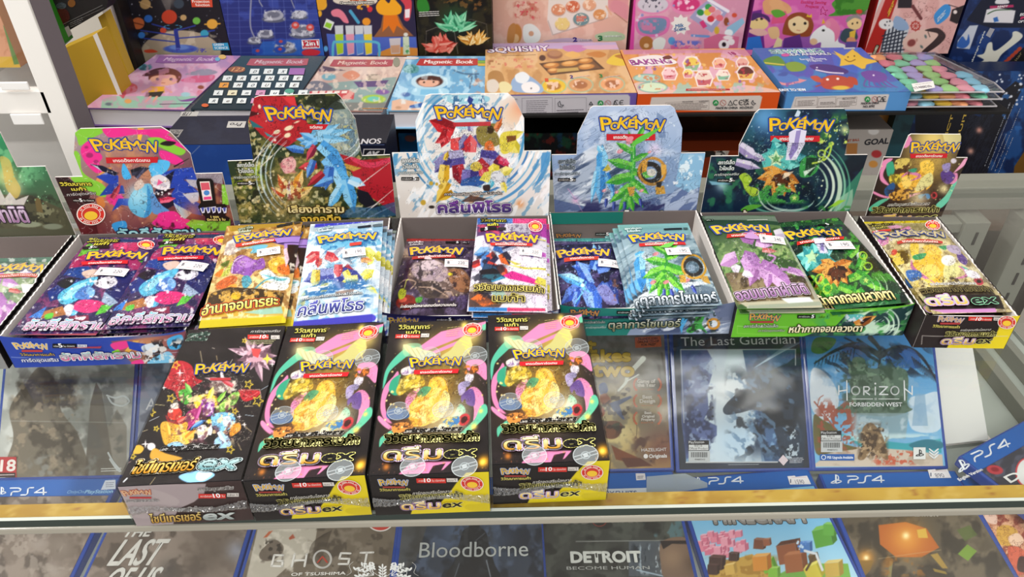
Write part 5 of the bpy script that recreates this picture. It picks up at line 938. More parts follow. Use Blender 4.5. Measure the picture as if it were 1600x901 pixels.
@A_('k3')
def _(A0):
 A=Zm(A0,260,320);A.fill('ccd8e0');A.N('6aa8cc',50,.5,.6,3,.7,sx=3,rot=-30);A.N('f4f8fa',40,.5,.6,8,.9);crimp(A,(920,150),(1365,110),44,'b4c4cc','7a94a4');A.P([(930,120),(1372,72),(1372,96),(925,142)],'3a3ab4');A.S([(980,250),(1120,230),(1300,210),(1340,250),(1200,280),(1000,300)],'4aa4cc',a=.7);A.N('2a70a8',30,.54,.6,12,.8,box=(900,200,1370,330))
 for x,y,a,l,w,c,c2 in((960,330,180,90,50,'d85a5a','b83a44'),(940,330,150,80,40,'c84048','e88a84'),(1000,330,20,90,50,'c03a44','e06a6a'),(960,350,100,60,36,'d06a5a','a8303a'),(1060,330,-40,80,36,'9aa0b4','d8dce4'),(1100,350,30,80,40,'7a8a9a','c8d0d8'),(1080,390,90,90,50,'b03a44','d86a70'),(1120,400,50,90,46,'9a3040','5a2438'),(1300,330,-150,90,50,'d0cc4a','eae87a'),(1310,310,40,60,50,'dcd65a','b8b030'),(1290,340,120,60,30,'e0dc6a','c8c040'),(1220,360,0,70,30,'d88a4a','e8b070')):A.shard(x,y,a,l,w,c,c2)
 for x,y,a,l,w,c,c2 in((1050,450,170,200,80,'3f4a9a','8a94c8'),(960,440,150,100,60,'2f3a84','6a78b8'),(1100,440,20,150,70,'38428e','8088c0'),(1070,470,70,110,70,'2c3480','6a74b4'),(1000,500,110,100,40,'b8a030','e0cc5a'),(940,420,95,130,50,'c8ac34','e8d878'),(900,540,130,120,36,'b8a43a','d8cc70'),(860,590,100,60,26,'c8b444','9a8420'),(1120,430,60,60,40,'d8c84a','e8dc80'),(1200,480,170,100,50,'d8d04a','f0ec88'),(1230,470,-40,90,50,'e8e47a','d0c840'),(1220,490,80,90,50,'a8c8dc','dce8f0'),(1260,520,30,70,30,'d8d45a','eeec90')):A.shard(x,y,a,l,w,c,c2)
 A.P([(840,520),(1000,480),(1300,540),(1290,660),(830,640)],'7aa8c8',a=.45);A.N('2a68a4',30,.54,.6,22,.9,sx=4,rot=-8,box=(800,470,1320,660));A.N('ffffff',30,.55,.61,25,.9,sx=3,rot=-12,box=(780,470,1320,720));A.P([(1060,560),(1180,540),(1160,580),(1060,590)],'7a5a4a',a=.7)
 A.ink('1c2444',36,seed=5,wd=.018,a=.55,box=(840,280,1350,560));A.ink('ffffff',30,seed=15,wd=.014,a=.7,lv=(.5,));A.P([(745,735),(1290,682),(1285,740),(740,775)],'3c38b0');crimp(A,(748,752),(1290,706),40,'4844bc','201c7a')
@L_('k3')
def _(D):
 Z=Zm(D,260,320);Z.T('สการ์เล็ต',(948,162),(1040,148),14,'e8f0f0',o='7a98a4',ow=3,bold=1);Z.T('ไวโอเล็ต',(952,182),(1030,172),13,'e8f0f0',o='7a98a4',ow=3,bold=1);Z.P([(1196,142),(1280,130),(1280,146),(1198,158)],'1c2430');Z.P([(1290,128),(1350,120),(1350,138),(1292,146)],'54646c')
 Z.logo((955,260),(1305,225),46,w=2.2,c='f0bc2c',o='2c5a9c');Z.P([(1150,262),(1225,252),(1222,272),(1150,282)],'c84438');Z.T('การ์ดชุดเสริมสการ์เล็ต&ไวโอเล็ต',(850,612),(1225,576),12,'f0f0ec',o='4a5a6a',ow=3);Z.T('คลื่นพิโรธ',(820,704),(1228,668),62,'2c3068',c2='5a5ab0',o='e4ecf4',ow=5,bold=2.5,o2='2a3060',ow2=3,it=.12)
@A_('k4')
def _(A0):
 A=Zm(A0,560,320);A.fill('3a2c42');A.N('6a5a7a',60,.5,.62,3,.8);A.N('1c141e',50,.5,.6,9,.8);crimp(A,(285,218),(722,214),20,'a82c28','6a1414');A.P([(285,226),(725,222),(722,268),(275,270)],'54404e');A.ink('8a7a88',5,seed=3,wd=.06,a=.4,box=(275,225,725,275),sx=.3);A.P([(270,275),(380,275),(340,340),(262,330)],'b89a8a',a=.7);A.G(310,310,40,'e8c89a',a=.5)
 A.S([(330,400),(400,360),(480,350),(560,380),(650,410),(700,460),(705,520),(660,570),(560,600),(440,590),(360,540),(310,470)],'6a564e');A.S([(330,400),(420,365),(500,370),(560,420),(540,490),(440,500),(360,470)],'a8929a');A.S([(380,380),(460,360),(520,390),(460,420),(390,420)],'d0bcc0');A.S([(560,430),(650,420),(700,480),(680,550),(600,540)],'9a6a4a');A.S([(400,500),(500,500),(520,580),(430,600),(380,560)],'4a3c34');A.N('2a2024',36,.54,.62,12,.8,box=(300,350,710,610));A.N('c8b0a8',26,.6,.68,14,.7,box=(300,350,710,610))
 for p in([(255,500),(300,480),(360,500),(330,540)],[(380,530),(470,540),(560,590)],[(540,560),(580,560),(600,600)]):A.L(p,7,'c8a890',a=.8)
 A.E(300,620,64,44,'7a1c14');A.E(280,605,26,16,'c8503a');A.E(330,640,20,14,'4a0c0c');A.S([(250,560),(270,530),(300,550),(290,590),(260,600)],'b8c02c');A.L([(290,530),(300,490),(312,480)],6,'d8dc6a');A.S([(360,600),(400,590),(395,620),(365,625)],'4a9a3a');A.E(575,450,14,10,'d8c82a');A.dots(30,(230,300,710,660),5,['e8d8a8','c8b0d0'],seed=4);A.N('5a4a78',40,.56,.66,21,.8,box=(560,560,710,680));A.ink('140c10',40,seed=5,wd=.02,a=.6)
@L_('k4')
def _(D):
 Z=Zm(D,560,320);Z.T('สการ์เล็ต',(312,246),(405,243),12,'d8d0d4',bold=.8);Z.T('ไวโอเล็ต',(320,264),(402,262),11,'d8d0d4',bold=.8);Z.R(545,232,638,250,'0e0a0c');Z.T('5',(612,248),(626,247),17,'ffffff',bold=1);Z.R(650,232,694,250,'2a2226');Z.T('เล่ม 1',(654,246),(690,245),10,'d8d0d4')
 Z.logo((322,328),(642,326),48,w=2.2,c='f0be38',o='3a3466');Z.P([(340,344),(600,334),(612,354),(335,362)],'a83028');Z.T('เทรดดิ้งการ์ดเกม',(376,354),(580,346),12,'f0e4dc',bold=.8);Z.S([(415,362),(430,344),(450,350),(460,366)],'d0bcc0');Z.T('การ์ดชุดไฮคลาสเกมต่อความแกร่ง',(265,660),(612,650),14,'e0d8d4',o='2a2022',ow=3,bold=.8)
@A_('k5')
def _(A0):
 A=Zm(A0,560,320);A.fill('d8d0dc');A.N('e4e0ea',40,.5,.6,3,.7);A.P([(745,70),(965,72),(965,120),(742,120)],'2f62b0');A.P([(965,72),(1180,78),(1180,122),(965,118)],'d8206a');A.ink('e8e4f0',5,seed=3,wd=.06,a=.35,box=(740,68,1182,125),sx=.3);A.P([(742,122),(920,122),(900,200),(740,200)],'5a3a6a');A.P([(1060,120),(1180,122),(1178,210),(1080,200)],'a83a9a');A.N('c8305a',30,.54,.6,6,.9,box=(740,120,900,210));A.P([(930,130),(1060,125),(1080,200),(960,200)],'b8b0bc');A.N('6a5a74',16,.52,.58,9,.8,box=(930,125,1080,210));A.P([(740,130),(780,125),(900,200),(860,200)],'d84a6a',a=.8)
 for x,y,a,l,w,c,c2 in((820,310,180,100,60,'3a7ac0','8ab4dc'),(840,300,20,110,60,'2f66b0','c8d4e4'),(860,330,140,90,60,'2a2a4a','c84a3a'),(800,340,100,90,50,'1c2c5a','5a8ac8'),(900,320,60,90,60,'22203a','d8602a'),(760,370,170,70,40,'c8342c','7a1c24'),(800,390,30,130,56,'c83a2c','e8702c'),(900,300,-20,110,30,'3a3a5a','a8b0c8'),(770,420,20,160,90,'2a4a6a','3a90b8'),(760,450,0,160,60,'16181e','2a5a6a'),(880,400,50,90,40,'b8302c','e86a4a')):A.shard(x,y,a,l,w,c,c2)
 A.P([(980,360),(1060,330),(1172,330),(1172,470),(1060,450),(940,400)],'e8dce8');A.S([(1040,380),(1100,340),(1172,370),(1172,450),(1060,430)],'f0e8f2');A.P([(920,390),(1060,410),(1172,400),(1172,412),(1040,420)],'d8cc3a');A.P([(905,460),(960,430),(1140,490),(1130,515),(940,480)],'d8268a');A.P([(1100,300),(1172,305),(1172,330),(1130,335)],'c860c0');A.P([(1060,330),(1100,320),(1090,345)],'6a4aa8');A.P([(930,360),(1020,390),(980,395)],'d8cc50');A.P([(1120,460),(1172,470),(1172,520),(1100,500)],'d8cc50');A.S([(1080,540),(1160,520),(1170,620),(1100,620)],'e0d0e4')
 A.P([(690,540),(800,560),(900,620),(880,640),(690,640)],'5a4038');A.P([(700,590),(760,560),(860,620),(780,635)],'d8682a');A.P([(830,560),(900,540),(930,590),(880,620)],'9ad0d8');A.N('1c1c2a',30,.55,.61,19,.8,box=(690,280,940,640));A.P([(690,640),(930,642),(930,664),(688,662)],'2f7ac0');A.P([(930,642),(1168,646),(1168,664),(930,664)],'d83a6a');A.P([(690,520),(720,500),(850,500),(860,515),(1165,522),(1160,572),(1040,570),(1040,620),(840,625),(838,560),(715,555)],'9a8a5a',a=.4);A.ink('1a1424',40,seed=5,wd=.016,a=.5)
@L_('k5')
def _(D):
 Z=Zm(D,560,320);Z.T('วิวัฒนาการ',(765,112),(922,112),20,'e4d84a',o='1c1c14',ow=4.5,bold=1.5);Z.T('เมก้า',(808,144),(872,144),20,'e4d84a',o='1c1c14',ow=4.5,bold=1.5);Z.R(762,154,866,176,'14100e');Z.T('5',(790,174),(808,174),22,'ffffff',bold=1);Z.R(872,158,922,178,'2a2628');badge(D,*Z.q((1105,145)),11.5,.9)
 Z.logo((802,252),(1110,254),50,w=2.4,c='f0c228',o='5a3a7a');Z.P([(822,262),(1090,266),(1086,284),(828,280)],'cc3028');Z.T('เทรดดิ้งการ์ดเกม',(858,277),(1050,279),12,'f8efe6',bold=.8);Z.L([(1110,234),(1170,236)],8,'d8c83a')
 for t,a,b in(('วิวัฒนาการเมก้า',(722,552),(1158,564)),('เมก้า',(840,616),(1036,618))):Z.T(t,a,b,34,'3a3018',o='e0d070',ow=4,bold=2,o2='241c10',ow2=3)
def crystal_night(A):
 A.fill('2a2444');A.N('5a4a80',60,.5,.62,3,.8);A.N('14122a',60,.5,.62,9,.9);A.P([(100,205),(510,210),(515,250),(100,255)],'4a3a64');A.ink('8a84a4',5,seed=3,wd=.06,a=.4,box=(100,200,520,260),sx=.3);crimp(A,(105,215),(510,218),22,'2a8078','9ac8c0')
 for x,y,a,l,w,c,c2 in((330,420,-170,120,50,'2f5ac0','7aa4ec'),(340,420,-70,110,50,'3a68c8','8ab4f0'),(370,420,-20,110,60,'2a4aa8','6a90e0'),(330,520,-120,190,60,'2f56b8','88b0f0'),(280,510,140,180,70,'2a4cb0','5a80d8'),(300,520,60,200,90,'3560c4','7aa0e8'),(380,520,40,170,70,'2c4ca4','6088d4'),(280,510,-155,170,50,'4a9adc','a8dcf4'),(430,500,60,150,60,'283c8c','5472c0'),(250,560,100,100,40,'3058b8','78a0e8'),(340,560,80,110,60,'3a6ad0','90b8f4'),(360,320,-100,70,20,'a8dcf0','6aa8d8'),(400,320,-110,60,16,'8ac4e4','c8ecf8')):A.shard(x,y,a,l,w,c,c2)
 A.L([(130,440),(200,480),(260,520),(320,560)],10,'6ac0ec');A.L([(240,620),(280,560),(300,500)],8,'7ad0f4');A.E(280,520,12,12,'d8f4fc');A.S([(370,540),(430,520),(500,620),(430,630)],'8a84c0',a=.8);A.dots(40,(110,260,570,620),4,['b8a8e0','8ac0f0'],seed=6);A.N('8a5a4a',30,.62,.7,14,.7,box=(440,440,570,640));A.ink('0c0a20',40,seed=5,wd=.018,a=.6);A.ink('c8e4ff',40,seed=15,wd=.01,a=.6,lv=(.5,))
@A_('k6')
def _(A0):crystal_night(Zm(A0,840,320))
@L_('k6')
def _(D):
 Z=Zm(D,840,320);Z.logo((130,342),(444,334),46,w=2.2,c='f0be38',o='3a3470');Z.P([(165,352),(380,344),(380,366),(165,376)],'c04030');Z.T('เทรดดิ้งการ์ด',(204,364),(350,358),12,'f0e4dc',bold=.8);Z.lines((340,256),(470,246),1,8,'d8d8e4',9);Z.lines((110,236),(180,236),2,14,'9a94b4',4);Z.shard if False else None
@A_('k7')
def _(A0):
 A=Zm(A0,840,320);A.fill('93aab4');A.N('c8d8e0',50,.5,.6,3,.8,sx=3,rot=-25);A.N('4a6274',40,.54,.62,9,.8,sx=3,rot=-20);A.P([(512,125),(940,118),(960,190),(540,200)],'7aa8ac');crimp(A,(514,140),(945,128),36,'84b4b4','4a8080');A.P([(560,480),(1100,520),(1140,620),(620,630)],'5a6c80',a=.7);A.N('2a3a4c',36,.54,.6,19,.9,sx=4,rot=-8,box=(560,430,1140,640));A.N('e4ecf2',36,.56,.62,25,.9,sx=4,rot=-8,box=(560,300,1140,640))
 for x,y,a,l,w,c,c2 in((640,430,-95,110,60,'4aa0dc','9ad4f0'),(640,420,85,130,56,'3a8ad0','84c0ea'),(620,470,70,90,40,'2f80c8','6ab4e4'),(690,480,80,80,30,'4aa4e0','a0d8f4'),(860,500,80,60,30,'3a90d4','8ac8ec'),(610,330,-20,60,26,'5ab0e0','a8dcf4')):A.shard(x,y,a,l,w,c,c2)
 A.L([(800,320),(800,420),(770,560)],22,'2f9a34',w1=12)
 for x,y,t,l,w in((800,320,-40,110,26),(800,320,-150,120,28),(802,350,-20,100,34),(796,380,-170,130,46),(802,400,20,150,50),(794,420,160,150,54),(800,440,45,170,44),(790,450,130,150,44),(790,480,75,120,36),(780,490,105,110,32)):A.shard(x,y,t,l,w,'3a9c2c','86d848')
 for x,y in((735,325),(815,290),(720,500),(800,500),(930,490)):A.E(x,y,20,11,'e08a90',rot=-20)
 for x,y,t in((790,540,92),(830,540,70),(960,520,55)):A.shard(x,y,t,60,18,'2a3490','5a70cc')
 A.ring(965,405,56,26,'2a2826',sq=.9);A.ring(975,400,74,14,'d0982c');A.E(960,410,24,20,'8aa0b4');A.P([(880,460),(920,455),(925,500),(890,505)],'dca83a');A.P([(1000,460),(1060,450),(1080,500),(1040,495)],'dca43c',a=.9);A.ink('14242c',36,seed=5,wd=.018,a=.6,box=(580,270,1080,600));A.ink('f4ffff',34,seed=15,wd=.012,a=.7,lv=(.5,),box=(580,270,1080,600))
@L_('k7')
def _(D):
 Z=Zm(D,840,320);Z.T('สการ์เล็ต',(545,164),(648,160),14,'e4f0ee',o='5a8a8a',ow=3,bold=1);Z.T('ไวโอเล็ต',(560,184),(640,182),13,'e4f0ee',o='5a8a8a',ow=3,bold=1);Z.P([(786,160),(900,152),(902,166),(788,174)],'0e1a1a');Z.P([(908,150),(936,148),(938,162),(910,165)],'3a5454')
 Z.logo((588,250),(914,240),46,w=2.2,c='f4c02c',o='2c4a9c');Z.P([(630,264),(915,254),(925,272),(634,284)],'c82a28');Z.T('เทรดดิ้งการ์ดเกม',(672,277),(870,269),12,'f8efe6',bold=.8);Z.S([(760,290),(800,268),(850,258),(820,290)],'74c850')
 Z.T('ตุลาการไซเบอร์',(648,634),(1128,614),56,'8a94a4',c2='f4fafc',o='24343a',ow=5,bold=2.5,it=.05)
def lilac(A,f,sc):
 for x,y,a,l,w,c,c2 in((430,230,-60,90,60,'b078b4','d8a8d8'),(470,240,-160,110,60,'a86cac','cc98d0'),(480,250,10,110,50,'c08ac4','e0b8e0'),(360,340,160,110,70,'b884bc','dcb4dc'),(400,330,20,120,60,'a06aa8','c894cc'),(420,340,60,170,90,'b07ab8','d4a4d8'),(500,400,30,180,100,'a870b0','cc9cd0'),(560,430,35,190,80,'b47cbc','e0b4e0'),(480,420,110,110,50,'9a649e','c490c8'),(560,450,95,90,44,'a870b0','d4a8d8'),(680,420,10,130,40,'c08cc8','e4c0e4'),(600,200,-20,90,60,'e4dcea','c8b8d4'),(380,420,200,60,40,'d8d0dc','f0e8f4'),(400,440,20,70,34,'e0d8e4','f4f0f8'),(520,300,5,90,26,'c8605a','d8908a')):A.shard(*f(x,y),a,l*sc,w*sc,c,c2)
@A_('k8')
def _(A0):
 A=Zm(A0,1060,320);A.fill('5f7c48');A.grad((300,100),'24382a',(400,330),'7a9a5a');A.N('a8c07a',50,.5,.62,3,.7,box=(200,200,820,420));A.N('2a4a24',50,.52,.62,9,.8);A.P([(160,60),(620,75),(640,130),(190,140)],'2a4434');crimp(A,(170,75),(620,88),34,'5a6a5c','a8b4a4');A.P([(290,430),(420,440),(600,480),(860,480),(880,600),(380,620)],'6a5a40');A.N('9a8a68',40,.5,.58,12,.8,box=(290,430,880,640));A.N('3a3020',40,.55,.62,15,.8,box=(290,430,880,640));lilac(A,lambda x,y:(x,y),1.);A.L([(430,400),(520,410),(600,350),(560,330)],12,'c48cc8');A.L([(640,420),(720,430),(800,465)],22,'b47cbc',w1=5);A.ink('3a1c40',36,seed=5,wd=.018,a=.5,box=(270,190,820,530));A.ink('f8f0ff',34,seed=15,wd=.014,a=.6,lv=(.5,),box=(270,190,820,530));A.P([(630,90),(680,160),(900,600),(860,610),(640,160)],'c8cfc0',a=.6);A.P([(380,610),(890,590),(900,640),(640,660),(430,640)],'b8b49a');A.P([(640,590),(820,580),(850,610),(700,620)],'d8e0dc');crimp(A,(440,640),(890,615),24,'a8b09a','6a7460')
@L_('k8')
def _(D):
 Z=Zm(D,1060,320);Z.R(172,92,216,108,'1a2a20');Z.T('เล่ม 1',(176,105),(212,105),10,'c8d0c4');Z.lines((430,106),(560,100),1,8,'e0e4dc',8);Z.logo((232,196),(564,184),50,w=2.2,c='f0c030',o='3a4a8a');Z.P([(300,206),(580,198),(578,216),(296,230)],'c03028');Z.T('เทรดดิ้งการ์ดเกม',(330,222),(540,212),12,'f4e8e0',bold=.8);Z.S([(410,230),(440,196),(490,220),(500,240)],'c494c8')
 Z.T('ออบมายาฝ่ามิติ',(374,604),(812,566),58,'8a5a90',c2='e0c8e0',o='3a2a30',ow=6,bold=2.5,o2='d8ccd4',ow2=3)
@A_('k0')
def _(A0):
 A=Zm(A0,0,340,3.464);A.fill('8a9a78');A.N('c8d0b0',50,.5,.62,3,.7);A.N('4a6a54',50,.54,.62,9,.7);A.P([(-300,210),(320,190),(310,240),(-300,270)],'5a7a68');A.L([(-300,215),(320,198)],14,'c8ccc8');lilac(A,lambda x,y:(x*.8-360,y*.85+150),.8);A.ink('5a3a60',30,seed=5,wd=.018,a=.4);A.N('e8e8e0',30,.58,.64,17,.6)
@L_('k0')
def _(D):
 Z=Zm(D,0,340,3.464);Z.logo((-60,318),(242,300),44,w=1.8,c='e8b84a',o='7a7a8c');Z.P([(-30,330),(208,316),(206,334),(-30,350)],'b85a50');Z.T('เทรดดิ้งการ์ดเกม',(0,346),(200,328),12,'f0e4dc');Z.P([(124,378),(196,366),(200,408),(130,418)],'e8e0dc')
@A_('k9')
def _(A0):
 A=Zm(A0,1060,320);A.fill('1f3f2a');A.N('4a9a34',60,.5,.6,3,.9);A.N('0e1c1c',60,.5,.6,9,.9);A.P([(640,120),(1030,105),(1060,210),(690,240)],'14202c');crimp(A,(640,128),(1030,112),26,'2a5a34','14301c');A.N('3aa03a',30,.58,.64,12,.9,box=(640,110,1060,240))
 for a,l,c,c2 in((-165,120,'3aa0a0','8fdcd4'),(-135,110,'2f8f96','6ac8c4'),(-100,100,'38a8a8','8ae0d8'),(-30,140,'3a9aa4','8fdce0'),(10,130,'2f8f8c','7ad4cc'),(160,110,'2a8a88','70ccc4'),(130,90,'3aa8a0','98e4dc'),(60,80,'2a8088','5ab8b4')):A.shard(850,350,a,l,60,c,c2)
 A.star(830,340,46,'b8e0b0',inner=.5);A.P([(835,225),(900,220),(920,260),(930,320),(880,320)],'dcd8ec');A.P([(870,225),(900,222),(905,310),(885,300)],'8a7ab8')
 for t,l in((210,100),(175,140),(140,130),(110,130),(80,120),(50,130),(20,130),(-20,120)):A.shard(970,410,t,l,56,'b86a24','e4a44c')
 for t,l in((150,70),(110,80),(80,80),(45,80),(10,70)):A.shard(985,420,t,l,44,'2a1410','5a2c18')
 A.P([(1080,300),(1150,300),(1140,380),(1090,400)],'16301c');A.P([(1100,310),(1140,310),(1120,380)],'c8d8cc')
 for x,y,t,l in((850,450,120,120),(900,480,60,130),(1000,520,20,150),(1060,480,-20,140),(1100,440,30,150),(940,560,160,130),(1120,540,50,120),(860,520,20,110),(1060,340,-50,110),(1120,420,-70,120),(1180,500,20,120)):A.shard(x,y,t,l,44,'3a9a34','84cc48')
 for x,y in((880,470),(930,530),(1150,330),(1180,400)):A.ring(x,y,24,10,'a0cc3a')
 for r in(120,160,200):A.swoosh(1100,540,r,-40,100,10,'c8e8b8',sq=.7,a=.8)
 A.E(1165,490,40,28,'4a9a44');A.star(1165,490,20,'c8e070');A.ink('08140c',36,seed=5,wd=.02,a=.6);A.ink('d8ffd0',34,seed=15,wd=.012,a=.5,lv=(.5,));A.P([(860,610),(1380,560),(1400,640),(900,660)],'2a7a44',a=.6)
@L_('k9')
def _(D):
 Z=Zm(D,1060,320);Z.P([(866,132),(960,124),(962,136),(868,146)],'0a120c');Z.T('5',(925,138),(940,136),16,'ffffff',bold=1);Z.logo((694,230),(1014,210),50,w=2.2,c='f4c02c',o='24345a');Z.P([(735,250),(1028,220),(1026,238),(736,270)],'c42a24');Z.T('เทรดดิ้งการ์ดเกม',(760,262),(1000,236),12,'f8ebe2',bold=.8);Z.P([(838,240),(905,232),(915,262),(845,268)],'dcd8ec');Z.T('น้ากากจอมลวงตา',(895,634),(1356,594),56,'d8c060',c2='f8f0c8',o='1c1c10',ow=6,bold=2.5)
@A_('k10')
def _(A0):
 A=Zm(A0,1200,340);A.fill('b8a878');A.N('e0d8b0',50,.5,.6,3,.8);A.N('5a4a3a',50,.56,.64,9,.6);crimp(A,(612,24),(1060,18),26,'d8c018','8a7a10');A.P([(630,40),(1080,30),(1110,110),(680,120)],'a09468');A.P([(740,60),(800,45),(850,60),(780,90)],'d89ac0');A.P([(810,90),(880,55),(890,80),(830,105)],'d07ab0');A.P([(850,80),(900,95),(900,125),(850,120)],'2a2a3c');A.N('d8c8e0',26,.54,.6,5,.9,box=(680,120,780,180));A.P([(680,140),(750,130),(750,170),(710,180)],'d878b8',a=.8)
 A.G(1000,300,160,'f4e08a',a=.7);A.S([(900,300),(960,240),(1040,220),(1080,270),(1100,340),(1090,410),(1020,430),(940,390),(890,350)],'efbc3c');A.S([(960,200),(1030,190),(1080,240),(1010,250)],'f6cc54');A.S([(950,330),(1030,310),(1070,370),(1000,410),(940,380)],'f4d468');A.S([(880,190),(930,180),(930,250),(900,280)],'e8c84a');A.S([(1100,310),(1180,300),(1200,350),(1140,400),(1090,400)],'dcd890');A.L([(890,280),(900,330),(960,380),(1040,430)],22,'c878a4',taper=True);A.L([(1160,400),(1230,380),(1220,340),(1180,320)],20,'c878a4',taper=True);A.L([(1200,320),(1250,350),(1240,390)],14,'5ab49a',taper=True);A.S([(1060,200),(1110,190),(1100,220)],'3f9a60');A.S([(900,255),(980,240),(960,275),(910,280)],'3f9a60')
 A.E(1120,285,46,34,'f4f0e4');A.S([(760,240),(840,220),(880,270),(810,300)],'d8c050');A.N('4a3818',22,.52,.6,12,.9,box=(740,210,890,320));A.E(785,225,18,16,'c84a3c');A.S([(860,340),(940,350),(950,390),(890,400)],'3a6ab0');A.S([(1180,220),(1240,260),(1230,310),(1180,280)],'5b3f86');A.S([(1110,190),(1190,180),(1200,240),(1130,230)],'b8a8c4');A.E(1310,410,32,26,'b83a4a',rot=30);A.E(1312,412,16,12,'2a1418');A.S([(1220,340),(1300,350),(1320,390),(1250,390)],'e8e4ec');A.N('3a2a1c',30,.54,.6,18,.8,box=(860,380,1300,450));A.N('e8d060',26,.55,.62,22,.8,box=(880,380,1260,450));A.ink('2a1a10',36,seed=5,wd=.018,a=.5);A.ink('fff8e0',34,seed=15,wd=.014,a=.6,lv=(.5,))
 A.P([(940,455),(1370,440),(1420,490),(970,495)],'3a3024');A.P([(980,495),(1440,490),(1480,570),(1010,575)],'241c1a');A.P([(1020,575),(1420,565),(1430,590),(1100,595)],'c888c0');A.G(990,530,30,'5aa0a0',a=.6)
@L_('k10')
def _(D):
 Z=Zm(D,1200,340);Z.T('วิวัฒนาการ',(644,62),(790,48),16,'c8bc60',o='2a2414',ow=3.5,bold=1);Z.T('เมก้า',(680,80),(745,75),14,'c8bc60',o='2a2414',ow=3.5,bold=1);Z.P([(648,92),(758,86),(764,100),(656,106)],'c83a30');Z.T('10',(668,104),(690,102),13,'ffffff',bold=.6);Z.P([(768,86),(820,82),(822,96),(770,100)],'3a3230');Z.lines((895,70),(960,66),4,9,'6a6040',3);badge(D,*Z.q((1026,58)),12.5,.76);Z.lines((990,96),(1060,92),1,5,'f0f0e8',3)
 Z.logo((700,146),(1100,140),40,w=1.6,c='c8b88a',o='3a4a8a');Z.P([(795,176),(860,160),(1000,164),(1080,174),(1080,190),(1000,184),(860,182),(800,192)],'b83a34');Z.T('เทรดดิ้งการ์ดเกม',(834,182),(1052,184),14,'f4e8dc',bold=.8)
 Z.T('การ์ดชุดเสริมไฮคลาส',(1008,448),(1290,444),13,'2e2826',o='eae6dc',ow=3);Z.T('วิวัฒนาการเมก้า',(960,490),(1400,482),28,'1c1812',o='8a7c4a',ow=3,bold=1);Z.T('ดรีม',(1000,560),(1246,552),48,'c8a04a',c2='fff0c8',bold=3,o='7fa8d8',ow=4,o2='e0a0c4',ow2=4);Z.T('ex',(1276,556),(1430,548),48,'1e1c1c',o='8ac8a0',ow=4,bold=3,it=.2)
# --------------------- covers of the game cases
def ps4(D,p0,p1,h,c='e8eef4',w=2.2):
 (x0,y0),(x1,y1)=p0,p1;ux,uy=(x1-x0)/3.2,(y1-y0)/3.2;n=math.hypot(ux,uy);vx,vy=-uy/n*h,ux/n*h
 f=lambda P:[(x0+a*ux+b*vx,y0+a*uy+b*vy)for a,b in P]
 D.L(f([(0,-1),(.75,-1),(.95,-.8),(.9,-.6),(.7,-.5),(.25,-.5),(.1,-.35),(.05,0)]),w,c);D.L(f([(2.1,-1),(1.75,-1),(1.6,-.85),(1.55,-.2),(1.4,0),(.95,0)]),w,c);D.L(f([(3,0),(3,-1),(2.2,-.3),(3.25,-.3)]),w,c)
def pslogo(D,x,y,s,c='e8eef4',ang=0.):
 t=math.radians(ang);f=lambda P:[(x+s*(a*math.cos(t)-b*math.sin(t)),y+s*(a*math.sin(t)+b*math.cos(t)))for a,b in P]
 D.P(f([(-.18,-1),(.12,-.93),(.12,.75),(-.18,.62)]),c);D.L(f([(0,-.9),(.35,-.72),(.48,-.35),(.4,-.05),(.2,-.1)]),s*.2,c)
 D.L(f([(-.25,.2),(-.8,.42),(-.9,.6),(-.4,.62),(-.2,.5)]),s*.2,c);D.L(f([(.2,.12),(.6,.08),(.95,.22),(.9,.38),(.2,.62)]),s*.2,c)
def official(Z,x,y):
 Z.R(x-4,y-70,x+126,y-4,'16181c');Z.T('PlayStation',(x,y-50),(x+96,y-52),16,'e8e8e8');Z.R(x,y-42,x+122,y-8,'d8dad8');Z.T('專用行貨',(x+34,y-30),(x+84,y-30),12,'222222');Z.T('Official Product',(x+2,y-12),(x+118,y-12),15,'222222');Z.R(x-2,y-4,x+132,y+64,'c4c8c8')
 for k in range(22):Z.R(x+14+k*4.6,y+4,x+14+k*4.6+(1.6 if k%3 else 3.2),y+36,'24262a')
 Z.T('4948872413',(x+36,y+54),(x+100,y+54),9,'333333')
@A_('g1')
def _(A0):
 A=Zm(A0,0,540,3.333);A.fill('a9aba4');A.N('cfd0c8',110,.45,.6,3,.8);A.N('7c8078',90,.52,.66,9,.7);A.G(60,500,160,'d4d6d0',a=.7)
 A.S([(40,700),(70,480),(50,330),(130,200),(210,110),(300,200),(320,340),(410,470),(440,700)],'6c6252',a=.9);A.N('3e362c',60,.48,.62,5,.8,box=(30,90,450,710));A.N('a09078',40,.56,.66,8,.7,box=(20,150,440,700))
 A.P([(470,300),(500,190),(530,240),(560,420),(600,690),(440,690)],'5a5246',a=.85);A.P([(560,420),(610,330),(660,420),(660,690),(580,690)],'746a5a',a=.6);A.N('5a5a54',70,.55,.66,18,.7,box=(420,100,660,690));A.N('8a8c86',60,.5,.6,28,.7,box=(100,560,660,700));A.L([(0,390),(660,400)],4,'b8bab4',a=.5)
@L_('g1')
def _(D):
 Z=Zm(D,0,540,3.333);Z.R(-6,578,88,684,'b8363a');Z.T('18',(4,652),(80,650),58,'f0e8e0',bold=2.5);Z.R(-6,660,84,684,'3a2a2c');Z.lines((0,672),(80,670),1,8,'d8c8c4',5);Z.lines((530,640),(640,636),2,12,'d8d8d0',5)
 for p in([(560,258),(600,270),(650,262),(675,290),(640,312),(590,300),(566,268)],[(566,556),(590,600),(630,650),(610,640),(575,590)]):Z.L(p,9,'e8eeec',smooth=True,a=.85)
@A_('g2')
def _(A0):A0.fill('8e95a4');A0.N('b8bcc8',30,.45,.6,3,.8);A0.N('5c6274',26,.52,.64,9,.8)
@L_('g2')
def _(D):D.T('A',(228,640),(244,640),18,'d8dade')
